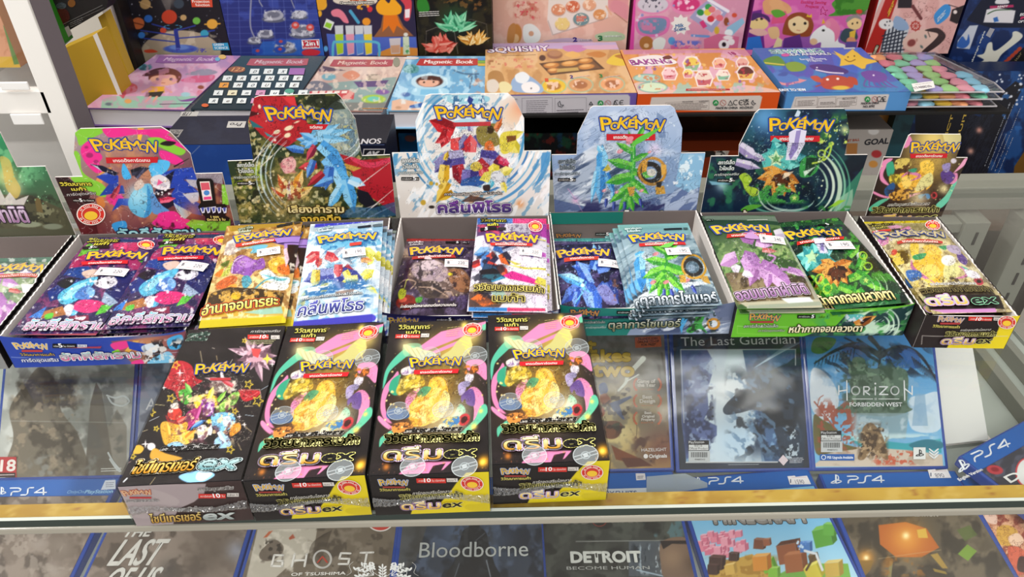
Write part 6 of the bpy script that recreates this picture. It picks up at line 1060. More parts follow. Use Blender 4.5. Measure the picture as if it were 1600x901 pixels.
@A_('g3')
def _(A0):
 A=Zm(A0,880,510);A.fill('9a8c6c');A.grad((300,100),'8e8a86',(330,800),'b89a5c');A.G(330,650,150,'e8d898',a=.85);A.G(380,420,120,'c8b88a',a=.6);A.N('6a6258',90,.52,.66,3,.6);A.G(600,300,150,'6a665e',a=.7);A.G(620,760,130,'6a3a34',a=.8);A.N('4a2a24',60,.55,.66,13,.8,box=(420,640,700,880));A.P([(300,740),(360,770),(450,810),(520,850),(460,860),(330,830)],'7c4428');A.P([(360,820),(480,820),(560,870),(400,880)],'5a2e20');A.P([(590,240),(604,240),(620,380),(600,380)],'5c5446');A.P([(608,160),(622,160),(645,300),(632,300)],'5c5446')
 A.S([(222,370),(260,350),(280,400),(240,430)],'4a5a8c');A.S([(230,430),(270,420),(300,470),(260,490),(235,470)],'a8664a');A.P([(285,480),(420,432),(432,442),(350,490),(385,580),(372,580),(310,520)],'4f5c80');A.S([(250,600),(330,590),(370,620),(340,690),(280,700),(230,660)],'7a4a30');A.S([(300,620),(350,600),(345,650)],'4a4a34');A.S([(220,490),(260,520),(250,560),(225,550)],'a8583a');A.N('2c1c14',30,.56,.63,19,.7,box=(210,340,440,700));A.L([(445,580),(460,620),(458,680)],4,'5a4a34');A.L([(345,400),(390,350),(410,300),(500,200)],12,'e8ecdc',w1=34);A.L([(400,340),(470,300)],8,'f4f6ea')
@L_('g3')
def _(D):
 Z=Zm(D,880,510);y='e0bc3a'
 Z.T('It',(112,164),(206,162),88,y,o='8a6a2a',ow=3,bold=6);Z.T('Takes',(88,222),(418,214),72,y,o='8a6a2a',ow=3,bold=6);Z.T('two',(190,310),(440,308),84,y,o='8a6a2a',ow=3,bold=6)
 Z.P([(446,68),(608,60),(614,126),(450,134)],'d0663a');Z.T('FRIENDS JOIN',(470,86),(588,80),14,'3a1c14',bold=.6);Z.T('ONLINE CO-OP',(464,104),(598,98),14,'3a1c14',bold=.6);Z.T('FOR FREE*',(488,122),(578,118),14,'3a1c14',bold=.6)
 w='e4dcd0'
 for t,x0,x1,yy,h in(('Game of',462,574,352,22),('the Year',464,576,376,22),('Best',496,554,450,22),('Design',478,572,476,22),('Best',508,550,546,16),('Original',492,568,568,16),('Property',488,572,588,16)):Z.T(t,(x0,yy),(x1,yy-1),h,w,bold=1)
 for t,yy in(('D.I.C.E. Awards',396),('Game Awards',496),('BAFTA',604)):Z.T(t,(486,yy),(564,yy-1),8,'d0703a')
 for yy,r in((362,42),(464,42),(572,42)):
  for sx in(-1,1):
   for k in range(5):a=math.radians(-50+k*25);Z.E(525+sx*(48+math.cos(a)*36),yy+math.sin(a)*r,7,10,'c8663a',rot=sx*(k*25-50))
 Z.T('HAZELIGHT',(488,780),(644,776),20,'e8e4e0');Z.E(514,809,14,14,'e8e4e0');Z.T('Originals',(536,820),(646,816),22,'e8e4e0',bold=1)
@A_('g4')
def _(A0):
 A=Zm(A0,880,510);A.fill('2e3440');A.P([(730,142),(1452,142),(1452,842),(768,848)],'8fb0cc');A.P([(900,142),(1130,142),(1200,420),(1240,842),(900,846),(880,520)],'d4e4ec');A.G(1020,400,120,'eef4f4',a=.9);A.G(1080,700,120,'b8d4e8',a=.8)
 A.P([(735,145),(900,145),(930,200),(880,260),(930,300),(900,400),(910,520),(880,580),(960,620),(960,680),(880,740),(770,830),(740,600)],'5a6a9c');A.N('2a3458',50,.48,.6,5,.9,box=(735,142,960,840));A.N('a8bcd8',40,.58,.66,15,.7,box=(735,142,960,840));A.P([(1120,142),(1452,142),(1452,842),(1260,842),(1200,560),(1170,400)],'4a6a94');A.N('24344c',70,.46,.58,25,.9,box=(1130,142,1490,860));A.N('8ab4d8',50,.6,.68,35,.7,box=(1130,142,1490,860))
 A.S([(1190,420),(1260,300),(1380,240),(1500,230),(1500,860),(1380,860),(1330,680),(1280,560),(1200,520),(1100,540),(1020,550),(1000,510),(1060,440),(1120,400)],'2c3a4c');A.N('141c28',60,.5,.6,45,.8,box=(1000,230,1500,860));A.N('6a8cac',36,.6,.66,55,.8,box=(1000,230,1500,860),sx=2,rot=40)
 for k in range(9):A.L([(1190+k*10,260-k*6),(1290+k*14,190-k*6),(1400+k*12,110-k*2)],6,'b8d4e4',w1=2,a=.6)
 A.N('d8e8f0',24,.6,.65,65,.8,box=(1380,600,1480,860));A.L([(735,144),(1452,142),(1452,240)],5,'d8dcdc',smooth=False);A.L([(735,144),(755,600)],4,'d8dcdc');A.L([(768,848),(1340,846)],6,'e0e0dc');A.dots(6,(905,500,935,610),7,'222a34',seed=2)
@L_('g4')
def _(D):
 Z=Zm(D,880,510);Z.T('The Last Guardian',(736,122),(1450,106),56,'dcdedc');official(Z,784,780);Z.P([(1342,834),(1372,800),(1404,834),(1374,868)],'d8c8cc');Z.lines((1412,822),(1500,820),4,9,'c8ccd4',4);Z.lines((1030,862),(1230,860),1,6,'a8aeb4',4)
@A_('g5')
def _(A0):
 A=Zm(A0,1200,510);A.grad((600,70),'3f8ccc',(620,520),'7ab8e0');A.N('e4eef4',110,.5,.62,3,.8,box=(260,240,480,640));A.S([(270,280),(330,270),(400,340),(440,430),(430,520),(360,600),(270,500)],'dde8f0');A.S([(880,460),(960,430),(1075,420),(1075,640),(900,640)],'cfe2ee');A.N('8ab4d4',50,.52,.62,13,.6,box=(270,270,1075,640));A.S([(270,150),(300,70),(420,75),(400,130),(330,170)],'5a8a3a',a=.9)
 for p,w in(([(700,180),(560,110),(420,150),(290,230)],40),([(700,180),(840,130),(960,190),(1060,350)],44),([(640,70),(700,150),(690,260)],34),([(560,80),(640,130)],16),([(480,70),(560,110)],10)):A.L(p,w,'2c3440',w1=8)
 A.S([(470,140),(600,100),(640,200),(560,220),(480,190)],'2f5a9c',a=.8);A.S([(760,150),(900,140),(960,250),(840,260),(740,240)],'3060a8',a=.8);A.N('1c2430',26,.52,.6,23,.8,box=(280,90,1070,330),sx=3,rot=35)
 for k in range(12):A.L([(300+k*22,215-k*7),(290+k*22,250-k*5)],7,'28303a',w1=2);A.L([(900+k*13,190+k*10),(925+k*14,260+k*10)],8,'28303a',w1=2)
 A.S([(530,200),(600,200),(640,260),(860,270),(870,480),(900,520),(760,560),(480,540),(420,520),(500,450),(520,320)],'5a7462');A.N('34503c',40,.48,.58,33,.9,box=(420,190,900,570));A.N('8aa88c',30,.6,.66,43,.7,box=(420,190,900,570));A.P([(500,540),(880,540),(860,700),(520,690)],'8fa8ae',a=.8);A.N('c4d8e0',60,.5,.62,53,.8,box=(480,540,1075,720));A.P([(920,420),(980,420),(1000,620),(900,620)],'8ab0cc',a=.7)
 A.P([(420,660),(600,700),(860,730),(1080,700),(1085,790),(600,760)],'3aa8b4');A.S([(880,740),(980,705),(1084,720),(1084,760),(960,770)],'2f7a8c');A.N('d8f0f0',40,.56,.62,63,.8,sx=4,box=(440,660,1084,780));A.P([(290,860),(400,780),(560,750),(860,770),(1090,800),(1095,875),(290,875)],'d0c2b0');A.N('a89884',60,.52,.62,73,.6,box=(290,760,1095,875));A.S([(285,560),(340,580),(430,640),(450,720),(560,760),(420,780),(300,790)],'6a6438');A.N('a8503a',24,.5,.56,83,.9,box=(285,440,560,800));A.N('c4583c',22,.52,.58,93,.9,box=(640,770,940,872));A.L([(290,470),(330,520),(420,640)],9,'a8563e');A.L([(310,500),(320,450),(345,430)],5,'a8563e')
 A.S([(590,640),(640,600),(690,640),(730,720),(750,830),(690,800),(650,770),(600,830),(560,820),(590,740)],'8a7050');A.N('4a3828',24,.5,.58,103,.9,box=(550,590,760,840));A.N('c8ac84',20,.6,.66,113,.8,box=(550,590,760,840))
@L_('g5')
def _(D):
 Z=Zm(D,1200,510);w='eef2f2'
 for a,b in(((440,370),(440,426)),((490,338),(492,460)),((440,404),(492,396)),((848,338),(852,460)),((898,372),(898,426)),((848,384),(898,424)),((668,378),(668,426))):Z.L([a,b],8,w)
 Z.E(668,356,6,6,w)
 for x in(545,790):Z.t.ring(*Z.q((x,400)),6.2,6.4,2,w)
 Z.L([(596,426),(596,376),(624,376),(632,388),(622,402),(598,402),(632,426)],8,w);Z.L([(694,376),(744,376),(694,424),(746,424)],8,w)
 for a,b in(((526,452),(652,452)),((688,452),(816,452))):Z.L([a,b],4,w)
 Z.L([(666,446),(666,458)],3,w);Z.L([(674,446),(674,458)],3,w);Z.T('FORBIDDEN WEST',(508,498),(836,498),24,w,bold=.8);official(Z,330,720)
 Z.P([(322,796),(536,796),(536,836),(322,836)],'1f5ca8');Z.E(344,816,15,15,'e8eef4');Z.E(344,816,11,11,'1f5ca8');Z.T('PS5 Upgrade Available',(368,824),(528,824),15,'f0f4f8',bold=.5);Z.R(904,754,980,828,'e4e6e2');pslogo(Z.t,*Z.q((943,792)),6.4,'22262c')
 for k in range(3):Z.L([(1004,764+k*18),(1032,786+k*18),(1058,764+k*18)],9,'e8ecec')
for k_ in('f1','f2'):
 @A_(k_)
 def _(A0,k_=k_):
  A=Zm(A0,0,740);A.fill('77695e');A.N('94867a',90,.48,.62,3,.8);A.N('51463e',90,.52,.64,9,.8)
  if k_=='f1':A.G(250,430,60,'a0948a',a=.7);A.G(380,450,70,'94887c',a=.7);A.G(330,600,60,'a89c92',a=.7);A.N('a89c90',50,.56,.66,33,.6)
  else:A.G(1300,520,150,'5e5248',a=.8);A.G(1480,480,60,'9aa0b0',a=.7);A.G(1050,600,60,'4a4440',a=.7);A.L([(1020,370),(930,640)],3,'9c8e82')
@L_('f2')
def _(D):
 Z=Zm(D,0,740);c='cfccc4';Z.T('THE',(762,396),(930,392),56,c,bold=3,it=.25);Z.T('LAST',(672,574),(962,570),160,c,bold=4,it=.25);Z.T('OF US',(620,740),(934,736),150,c,bold=4,it=.25)
@L_('f1_band')
def _(D):
 Z=Zm(D,0,740);pslogo(D,3,768,7);ps4(D,(17,774),(72,773),11);Z.T('OnlyOn',(418,126),(524,124),20,'8ac0e4');Z.T('PlayStation',(530,126),(704,122),22,'9acbe8',bold=.8);Z.P([(660,44),(724,40),(724,98),(632,104)],'c8d0dc');Z.lines((664,60),(716,58),3,12,'8a90a4',5)
@A_('f3')
def _(A0):
 A=Zm(A0,380,740);A.fill('6e6252');A.P([(100,300),(470,300),(440,480),(300,560),(200,650),(20,650)],'b8b0a0');A.N('d8d0c0',60,.5,.62,3,.8,box=(20,300,480,650));A.N('4a4034',50,.5,.6,9,.8,box=(380,300,960,660));A.N('8c8070',70,.52,.64,12,.7,box=(480,300,960,660))
 for k in range(14):A.L([(400+k*6,560),(430+k*7,440),(500+k*4,380-k*2)],4,'3c3226',a=.7)
 A.S([(100,500),(150,440),(200,410),(250,450),(240,500),(180,540),(120,540)],'574a3e',a=.8);A.N('2c241c',26,.5,.58,19,.8,box=(95,400,260,560));A.P([(125,400),(160,360),(185,355),(150,395)],'b8603c');A.P([(285,400),(310,375),(325,400),(290,412)],'a8543a')
@L_('f3')
def _(D):
 Z=Zm(D,380,740);w='e4e0d8'
 for P in([(252,512),(196,510),(178,578),(244,580),(248,546),(216,546)],[(322,504),(304,582)],[(398,504),(384,580)],[(314,544),(392,542)],[(672,500),(612,498),(602,532),(664,534),(656,566),(598,566)],[(734,496),(814,494)],[(774,496),(762,560)]):Z.L(P,13,w)
 Z.t.ring(*Z.q((496,536)),13.5,13.5,3.2,w);Z.L([(466,556),(496,520),(526,556)],10,'b8402c');Z.T('OF TSUSHIMA',(300,640),(640,632),18,w,bold=1);Z.t.E(*Z.q((858,296)),21,17,'dcd4cc');Z.t.E(*Z.q((858,294)),19,15.5,'c03c30')
@A_('f4')
def _(A0):
 A=Zm(A0,600,740);A.fill('3c4656');A.N('5c6c88',110,.48,.62,3,.8);A.N('1e2430',90,.52,.64,9,.8);A.G(470,360,110,'6a80a4',a=.7);A.G(720,420,90,'54647e',a=.6);A.P([(60,290),(280,290),(200,540),(100,640),(40,640)],'5a564e',a=.7)
 A.S([(535,290),(590,290),(600,330),(640,370),(660,460),(690,560),(710,660),(400,660),(440,540),(470,440),(490,360),(530,330)],'22252a');A.N('3c4046',30,.54,.62,14,.7,box=(400,290,710,660));A.L([(640,540),(665,640)],6,'9aa4ac');A.L([(470,560),(440,650)],5,'707a84');A.L([(630,370),(570,420)],5,'5a6068')
@L_('f4')
def _(D):Z=Zm(D,600,740);Z.T('Bloodborne',(218,526),(902,516),96,'d0d4d0',o='2a3038',ow=2)
@A_('f5')
def _(A0):
 A=Zm(A0,900,740);A.fill('3a3c38');A.N('50544c',90,.48,.62,3,.8);A.N('202220',80,.52,.64,9,.8);A.N('5a8088',50,.6,.7,15,.7,box=(380,280,700,410));A.L([(0,422),(720,414)],4,'a8aaa4')
 A.P([(330,420),(540,420),(560,640),(330,640)],'5a6470',a=.7);A.N('1c242c',24,.5,.58,25,.9,sy=4,box=(330,430,560,560));A.N('c8d8e0',20,.64,.7,35,.8,sy=3,box=(380,430,560,640));A.L([(380,600),(560,642)],8,'a8bcc8')
 A.S([(540,420),(720,415),(780,660),(570,660),(530,560)],'7c6452');A.G(600,520,70,'a08468',a=.7);A.P([(525,418),(720,415),(722,440),(600,436),(545,470)],'2a2220');A.G(740,560,60,'544234',a=.8)
@L_('f5')
def _(D):
 Z=Zm(D,900,740);Z.T('GOD',(-100,322),(60,318),60,'4e4a48',bold=2)if False else None
 Z.T('GOD',(-90,318),(86,316),54,'6c6862',bold=1.5);Z.T('OF',(124,302),(170,301),26,'7a5a52');Z.t.ring(*Z.q((146,294)),11,9,2,'7a3a32');Z.T('WAR',(206,312),(386,308),52,'6c6862',bold=1.5)
 Z.T('DETROIT',(-28,556),(406,552),66,'d8dad2',bold=5);Z.T('BECOME HUMAN',(-58,602),(460,598),20,'b8bab4')
@L_('f5_band')
def _(D):
 Z=Zm(D,900,740);Z.P([(-180,108),(440,90),(440,138),(-180,150)],'d4dade');Z.t.ring(*Z.q((150,124)),3.6,3.6,1.2,'2a4a80');Z.t.ring(*Z.q((190,124)),3.6,3.6,1.2,'2a4a80');Z.L([(212,112),(236,136)],5,'2a4a80');Z.L([(236,112),(212,136)],5,'2a4a80');Z.L([(250,112),(272,112),(272,136),(250,136),(250,112)],5,'2a4a80');Z.T('HITS',(292,136),(382,134),26,'2a4a80',bold=.8);Z.L([(390,122),(440,121)],3,'2a4a80');Z.P([(372,0),(430,0),(436,40),(376,44)],'dcd8d8');Z.lines((384,20),(426,18),2,10,'6a6a80',5)
@A_('f6')
def _(A0):
 A=Zm(A0,900,740);A.fill('8fc6e0');A.grad((1000,280),'7ab8dc',(1000,640),'b0d8e8');g=random.Random(3)
 def blk(x,y,s,c,c2,c3,r=-8):
  t=math.radians(r);f=lambda a,b:(x+s*(a*math.cos(t)-b*math.sin(t)),y+s*(a*math.sin(t)+b*math.cos(t)));A.P([f(-.5,-.5),f(.5,-.5),f(.5,.5),f(-.5,.5)],c);A.P([f(.5,-.5),f(.8,-.7),f(.8,.3),f(.5,.5)],c2);A.P([f(-.5,-.5),f(-.2,-.7),f(.8,-.7),f(.5,-.5)],c3)
 A.P([(800,640),(900,560),(1100,500),(1240,600),(1300,660),(820,660)],'c8a04a');A.N('a87c30',40,.5,.52,5,.8,box=(800,500,1300,660));A.P([(1240,640),(1400,560),(1700,560),(1720,660),(1240,660)],'7ab04a')
 for k in range(46):a=g.uniform(0,6.28);r=g.random()**.5;blk(920+150*r*math.cos(a),440+80*r*math.sin(a),g.uniform(24,44),g.choice(['e08a9c','e8a0b0','d87890']),'c06880','f0b4c0',-6)
 for x,y,s in((870,560,80),(980,520,50),(850,600,60)):blk(x,y,s,'4a3430','3a2824','5c423c',4)
 for x,y,s,c in((1540,400,110,('5a9a3c','44782c','78b454')),(1580,350,70,('62a444','4a8030','84c060')),(1200,580,70,('7ab838','5a902a','98cc58')),(1230,620,60,('88c040','66982e','a8d464')),(1150,560,90,('d8903a','b06c28','e8ac5c')),(1320,500,120,('94583a','74422a','5a3424')),(1360,560,110,('a4643e','804a2c','b87850')),(1140,440,60,('7a4a34','5c3626','92604a')),(1190,430,40,('9a5c40','74442e','b07858')),(1430,460,60,('4a7ab8','38609a','78a4d8')),(1480,530,50,('6a5034','4e3a26','84684a')),(1600,600,90,('c8a850','a4863a','dcc478')),(1480,620,90,('d8c848','b4a434','ece070')),(960,600,60,('d8b058','b08c40','e8c87c'))):blk(x,y,s,*c,g.uniform(-25,10))
 A.L([(1430,480),(1500,500),(1540,600)],16,'d8dce0',smooth=False);A.L([(1490,510),(1440,600)],14,'5a4630',smooth=False);A.dots(14,(1380,420,1440,470),9,['5a8ad0','c8e0f4'],seed=8)
@L_('f6')
def _(D):
 Z=Zm(D,900,740);Z.T('MINECRAFT',(868,316),(1462,306),70,'8e8a84',o='3a3432',ow=5,bold=6);Z.T('MINECRAFT',(866,300),(1452,290),60,'aaa6a0',bold=4)
@L_('f6_band')
def _(D):
 Z=Zm(D,900,740);pslogo(D,1090,752,6.5);ps4(D,(1107,757),(1160,755),10);price_tag(Z,1336,18,'1590');Z.P([(440,20),(680,0),(820,60),(820,88),(540,134),(440,130)],'b4c0c8',a=.7)
def price_tag(Z,x,y,t):Z.P([(x-16,y),(x+30,y-4),(x+36,y+4),(x+70,y),(x+106,y-4),(x+132,y+50),(x,y+52)],'e8e4e4');Z.T(t,(x+38,y+48),(x+92,y+46),26,'55556a');Z.L([(x+10,y+8),(x+100,y+6)],2,'c88a90');Z.L([(x+4,y+40),(x+4,y+20)],6,'3a4a6a')
@A_('f7')
def _(A0):
 A=Zm(A0,1200,680);A.fill('5c5242');A.N('7a6e5a',110,.5,.62,3,.7);A.N('38322a',100,.5,.62,9,.8);A.P([(690,560),(860,540),(990,580),(1070,700),(960,760),(800,760),(700,680)],'b8662c');A.G(870,640,100,'e8a444',a=.8);A.G(862,626,22,'fff0b0');A.P([(930,590),(985,580),(1000,640),(940,640)],'d8b048');A.G(612,764,50,'e8a040',a=.9);A.G(614,764,16,'fff4c0');A.P([(560,780),(660,780),(640,840),(600,884),(520,884)],'8a6a30',a=.8)
 A.P([(1180,590),(1260,560),(1310,620),(1230,660)],'5a6a34',a=.8);A.P([(1246,680),(1306,722),(1250,784),(1186,740)],'7a9a3c');A.P([(1015,745),(1060,735),(1125,830),(1090,830)],'a88a44');A.P([(1030,830),(1110,850),(1120,868),(1040,850)],'98803c');A.P([(760,780),(780,790),(770,884),(750,884)],'8a8258')
 A.N('a06a2a',50,.5,.6,13,.7,box=(690,740,1020,890));A.L([(690,770),(900,740),(1080,715)],3,'c8b890',a=.6)
@L_('f7')
def _(D):Z=Zm(D,1200,680);Z.T('PLAYSTATION 4 EDITION',(620,508),(1060,508),20,'d0c8b8',bold=1.5)
@L_('f7_band')
def _(D):
 Z=Zm(D,1200,680);pslogo(D,1306,750,8.5);ps4(D,(1324,755),(1380,754),10.5);price_tag(Z,1012,218,'890')
@A_('f8')
def _(A0):
 A=Zm(A0,1200,680);A.fill('c88a6a');A.N('e8b48a',60,.46,.58,3,.9);A.N('8a3a2c',50,.54,.62,9,.8);A.S([(1430,580),(1500,560),(1560,600),(1540,680),(1450,680)],'d8a848');A.S([(1500,640),(1560,610),(1600,660),(1540,700)],'f0ccac');A.S([(1340,500),(1420,490),(1430,550),(1380,545)],'e8c4b0');A.S([(1500,700),(1600,720),(1600,860),(1530,850)],'d8684c');A.S([(1570,760),(1620,770),(1620,850),(1560,840)],'3a2020');A.ink('5a2418',40,seed=5,wd=.02,a=.6)
@A_('f9')
def _(A0):A=Zm(A0,1200,680);A.fill('3a3a44');A.N('5a5e70',60,.5,.62,3,.7);A.E(1418,214,52,28,'b83a44',rot=10);A.E(1418,212,26,14,'8a1c28',rot=10);A.E(1620,230,74,92,'c83a40');A.E(1622,230,66,84,'e4e4e0');A.E(1270,286,26,16,'a88a7a')
@L_('f9')
def _(D):Z=Zm(D,1200,680);Z.T('English Version',(1196,288),(1342,220),22,'e8e8e8',bold=1);Z.T('D',(1514,300),(1590,262),60,'e8e8e4',bold=2)
@L_('f9_band')
def _(D):pslogo(D,1503.5,728,10.5,ang=-28);ps4(D,(1522,722),(1578,697),13,w=2.4)
# --------------------- prints of the toys behind
def tile(Z,x,y,t,w=58,h=32,c='d8dcdc',tc='3a444c'):Z.P([(x-w/2+6,y-h/2),(x+w/2+4,y-h/2),(x+w/2-4,y+h/2),(x-w/2-4,y+h/2)],c);(Z.T(t,(x-10,y+9),(x+8,y+9),16,tc,bold=1)if t else None)
def mb(D,ox,x0,x1,y,c,tc='e4d0dc'):
 Z=Zm(D,ox,0);Z.P([(x0-20,y+16),(x0+6,y-24),(x1+40,y-24),(x1+30,y+16),(x1-10,y+20),(x0+20,y+20)],c,smooth=False);Z.T('Magnetic',(x0+30,y+6),(x0+30+(x1-x0)*.52,y+6),22,tc,bold=2);Z.T('Book',(x0+30+(x1-x0)*.6,y+6),(x1,y+6),22,tc,bold=2)
@A_('t1')
def _(A0):
 A=Zm(A0,0,0);A.fill('b98ab0');A.grad((900,340),'9a78a4',(900,640),'d09cb4');A.N('d8b0c4',80,.5,.62,3,.7);A.P([(640,620),(700,600),(1260,600),(1250,672),(630,676)],'8fb8a4');A.S([(700,560),(760,510),(850,530),(850,570),(790,590),(770,615),(740,590)],'b8485c');A.S([(1130,500),(1230,470),(1340,470),(1310,510),(1180,515)],'c05a7c');A.S([(1160,462),(1280,430),(1360,450),(1300,470),(1200,470)],'8a8498');A.E(905,420,44,20,'4a7884');A.N('2a4a5a',16,.5,.6,4,.8,box=(860,395,950,442))
 A.P([(940,540),(1030,540),(1030,580),(920,582)],'d8a030');A.P([(915,578),(1025,570),(1000,605),(905,605)],'3a3430');A.L([(940,605),(910,635)],14,'d89a84');A.L([(980,605),(960,635)],14,'d89a84');A.L([(945,550),(890,575)],14,'d89a84');A.L([(1030,550),(1070,575)],14,'d89a84');A.E(1030,485,95,50,'d8a088');A.S([(930,500),(935,450),(1000,425),(1090,432),(1135,470),(1110,520),(1090,470),(1000,470),(950,480)],'6a3a30');A.S([(890,470),(970,430),(1060,425),(1000,455),(930,475)],'4a2a30');A.E(985,495,10,8,'2a2a3a');A.E(1070,495,10,8,'2a2a3a');A.L([(1010,518),(1030,518)],4,'a8584a')
 A.S([(1100,600),(1130,625),(1220,610),(1200,630),(1130,632)],'7a4a8c');A.E(1160,590,30,14,'9ac0c8');A.E(1255,545,20,12,'8a4a3a');A.E(1250,580,20,18,'c86a7a');A.E(680,650,22,10,'5a6a78');A.E(800,632,22,14,'d89a5c');A.N('c88aa8',40,.56,.62,13,.6)
@L_('t1')
def _(D):mb(D,0,990,1330,376,'8a5a96','c8a8c8');Z=Zm(D,0,0);Z.lines((1000,652),(1240,648),1,6,'6a5a70',8);Z.E(1390,358,24,14,'d0a860');Z.E(1360,372,16,12,'6aa0c0')
@A_('t2')
def _(A0):A=Zm(A0,200,0);A.fill('2f4048');A.grad((700,340),'3c5058',(700,660),'26343c')
@L_('t2')
def _(D):
 mb(D,200,760,1090,392,'a85a64','c8a8b0');Z=Zm(D,200,0);Z.E(680,436,54,20,'8a5a4a');Z.T('123',(645,446),(715,446),22,'d09a6a',bold=1.5)
 for r,(y,x0,t)in enumerate(((448,790,'DOX'),(491,622,'ORANGE'),(535,600,'FMOUSE'),(584,565,'LEMOUSE'),(635,535,'REBUS'))):
  for k,ch in enumerate(t):
   x=x0+k*88;c='d8dcdc'
   if(r,k)==(2,0):c='d8964a'
   if(r,k)==(3,1):c='d8d0b4'
   if(r,k)in((3,3),(4,3)):c='c890b0'
   tile(Z,x,y,ch.lower()if r>2 and k else ch,c=c,tc='5a4a44' if k%2 else '3a444c')
 tile(Z,1056,452,'',w=96,h=40,c='9a6aa4');Z.E(483,664,22,11,'c8603a');Z.E(1010,575,30,14,'5a9a84')
@A_('t3')
def _(A0):
 A=Zm(A0,400,0);A.fill('b89a94');A.grad((700,355),'c8b0a4',(600,690),'a8847c');A.N('d8c4b8',80,.5,.62,3,.7);A.P([(280,600),(320,530),(880,480),(860,600),(850,700),(270,690)],'6a9494',a=.7);A.P([(360,400),(560,440),(400,450)],'5a4a58');A.S([(300,560),(340,510),(420,510),(480,550),(420,570)],'6a6a74');A.S([(540,470),(600,440),(650,470),(600,500)],'c87a5c',a=.8);A.E(455,480,44,22,'6a9aa8');A.E(735,490,50,26,'d8d0b0');A.P([(690,465),(790,462),(780,500),(700,500)],'6a5a5a',a=.6);A.P([(610,510),(830,500),(800,540),(640,545)],'5c4a74')
 A.P([(335,570),(580,562),(615,580),(610,620),(330,612)],'b8484c')
 for k in range(5):A.P([(352+k*46,568),(388+k*46,567),(384+k*46,582),(350+k*46,583)],'e0d0c8')
 A.E(735,620,76,28,'9ab848');A.E(735,618,40,16,'6ab8a4');A.E(790,574,44,16,'7a5a94');A.P([(270,640),(850,640),(840,700),(260,700)],'6a5a54',a=.5);A.N('e0c8b8',30,.6,.66,23,.6)
@L_('t3')
def _(D):mb(D,400,480,820,398,'a85258','d8b4ac');Z=Zm(D,400,0);Z.lines((670,680),(830,680),1,8,'d8984a',12);Z.E(878,390,22,30,'8a8a7a')
@A_('t4')
def _(A0):
 A=Zm(A0,400,0);A.fill('6a9ec4');A.N('8ab8d4',80,.48,.62,3,.8);A.N('4a84b0',60,.54,.64,9,.6);A.P([(850,630),(900,618),(1040,640),(1040,700),(845,700)],'d0a890');A.E(970,430,50,28,'5a9494');A.N('2a6a6a',14,.5,.56,4,.8,box=(920,400,1020,460));A.E(1085,510,120,50,'b4d0de');A.E(1085,508,84,36,'4a2c28');A.E(1080,515,66,28,'d8a48c');A.P([(1015,500),(1050,478),(1150,480),(1160,505),(1090,500)],'4a2c28');A.E(1050,514,6,5,'22201e');A.E(1110,512,6,5,'22201e');A.E(955,505,16,26,'7aaccc');A.E(1212,500,16,26,'7aaccc');A.S([(1000,550),(1180,550),(1190,590),(990,595)],'a0c8dc');A.P([(1030,558),(1140,558),(1140,592),(1025,592)],'7ab4d4');A.P([(960,660),(1040,640),(1040,672),(960,676)],'2f5a9c')
 for p in([(1330,480),(1360,460),(1380,480)],[(1350,480),(1335,550)],[(1370,480),(1400,540)],[(1240,440),(1300,460),(1390,462)]):A.L(p,10,'4a6a8a')
 A.E(920,632,24,12,'c8b0a0');A.E(890,672,18,9,'b08a70');A.E(935,590,30,14,'4a6aa0');A.N('c8886a',24,.6,.66,14,.7,box=(1220,430,1430,600));A.N('d8ecf4',40,.6,.68,24,.5)
@L_('t4')
def _(D):mb(D,400,1020,1355,392,'b03c3c','f0d8d4');Z=Zm(D,400,0);Z.R(1386,362,1432,378,'5a8ac0');Z.R(1386,380,1432,396,'7aa44a');Z.R(1386,398,1432,414,'c8a84a');Z.E(970,365,50,8,'d8c8c0')
def ce(Z,x,y,s,c='3a3a3e'):
 Z.L([(x+s*math.cos(math.radians(a)),y+s*math.sin(math.radians(a)))for a in range(300,55,-20)],s*.28,c)
 x+=s*2.3;Z.L([(x+s*math.cos(math.radians(a)),y+s*math.sin(math.radians(a)))for a in range(300,55,-20)],s*.28,c);Z.L([(x-s,y),(x+s*.2,y)],s*.28,c)
def marks(Z,x,y,n,t1,t2):
 Z.E(x,y,18,18,'2c8a4a');Z.L([(x-8,y+6),(x+2,y-8),(x+8,y+4)],6,'b8d8b8');Z.t.ring(*Z.q((x+46,y)),4.5,4.5,.8,'c07a74');Z.L([(x+34,y-12),(x+58,y+12)],3,'c07a74')
 Z.L([(x+78,y+14),(x+92,y-14),(x+106,y+14),(x+78,y+14)],4,'4a4a4e')
 if t1:Z.T(t1,(x,y+38),(x+136,y+36),12,'4a4a4e',bold=.8)
 if t2:Z.T(t2,(x+150,y+36),(x+232,y+34),12,'4a4a4e',bold=.8)
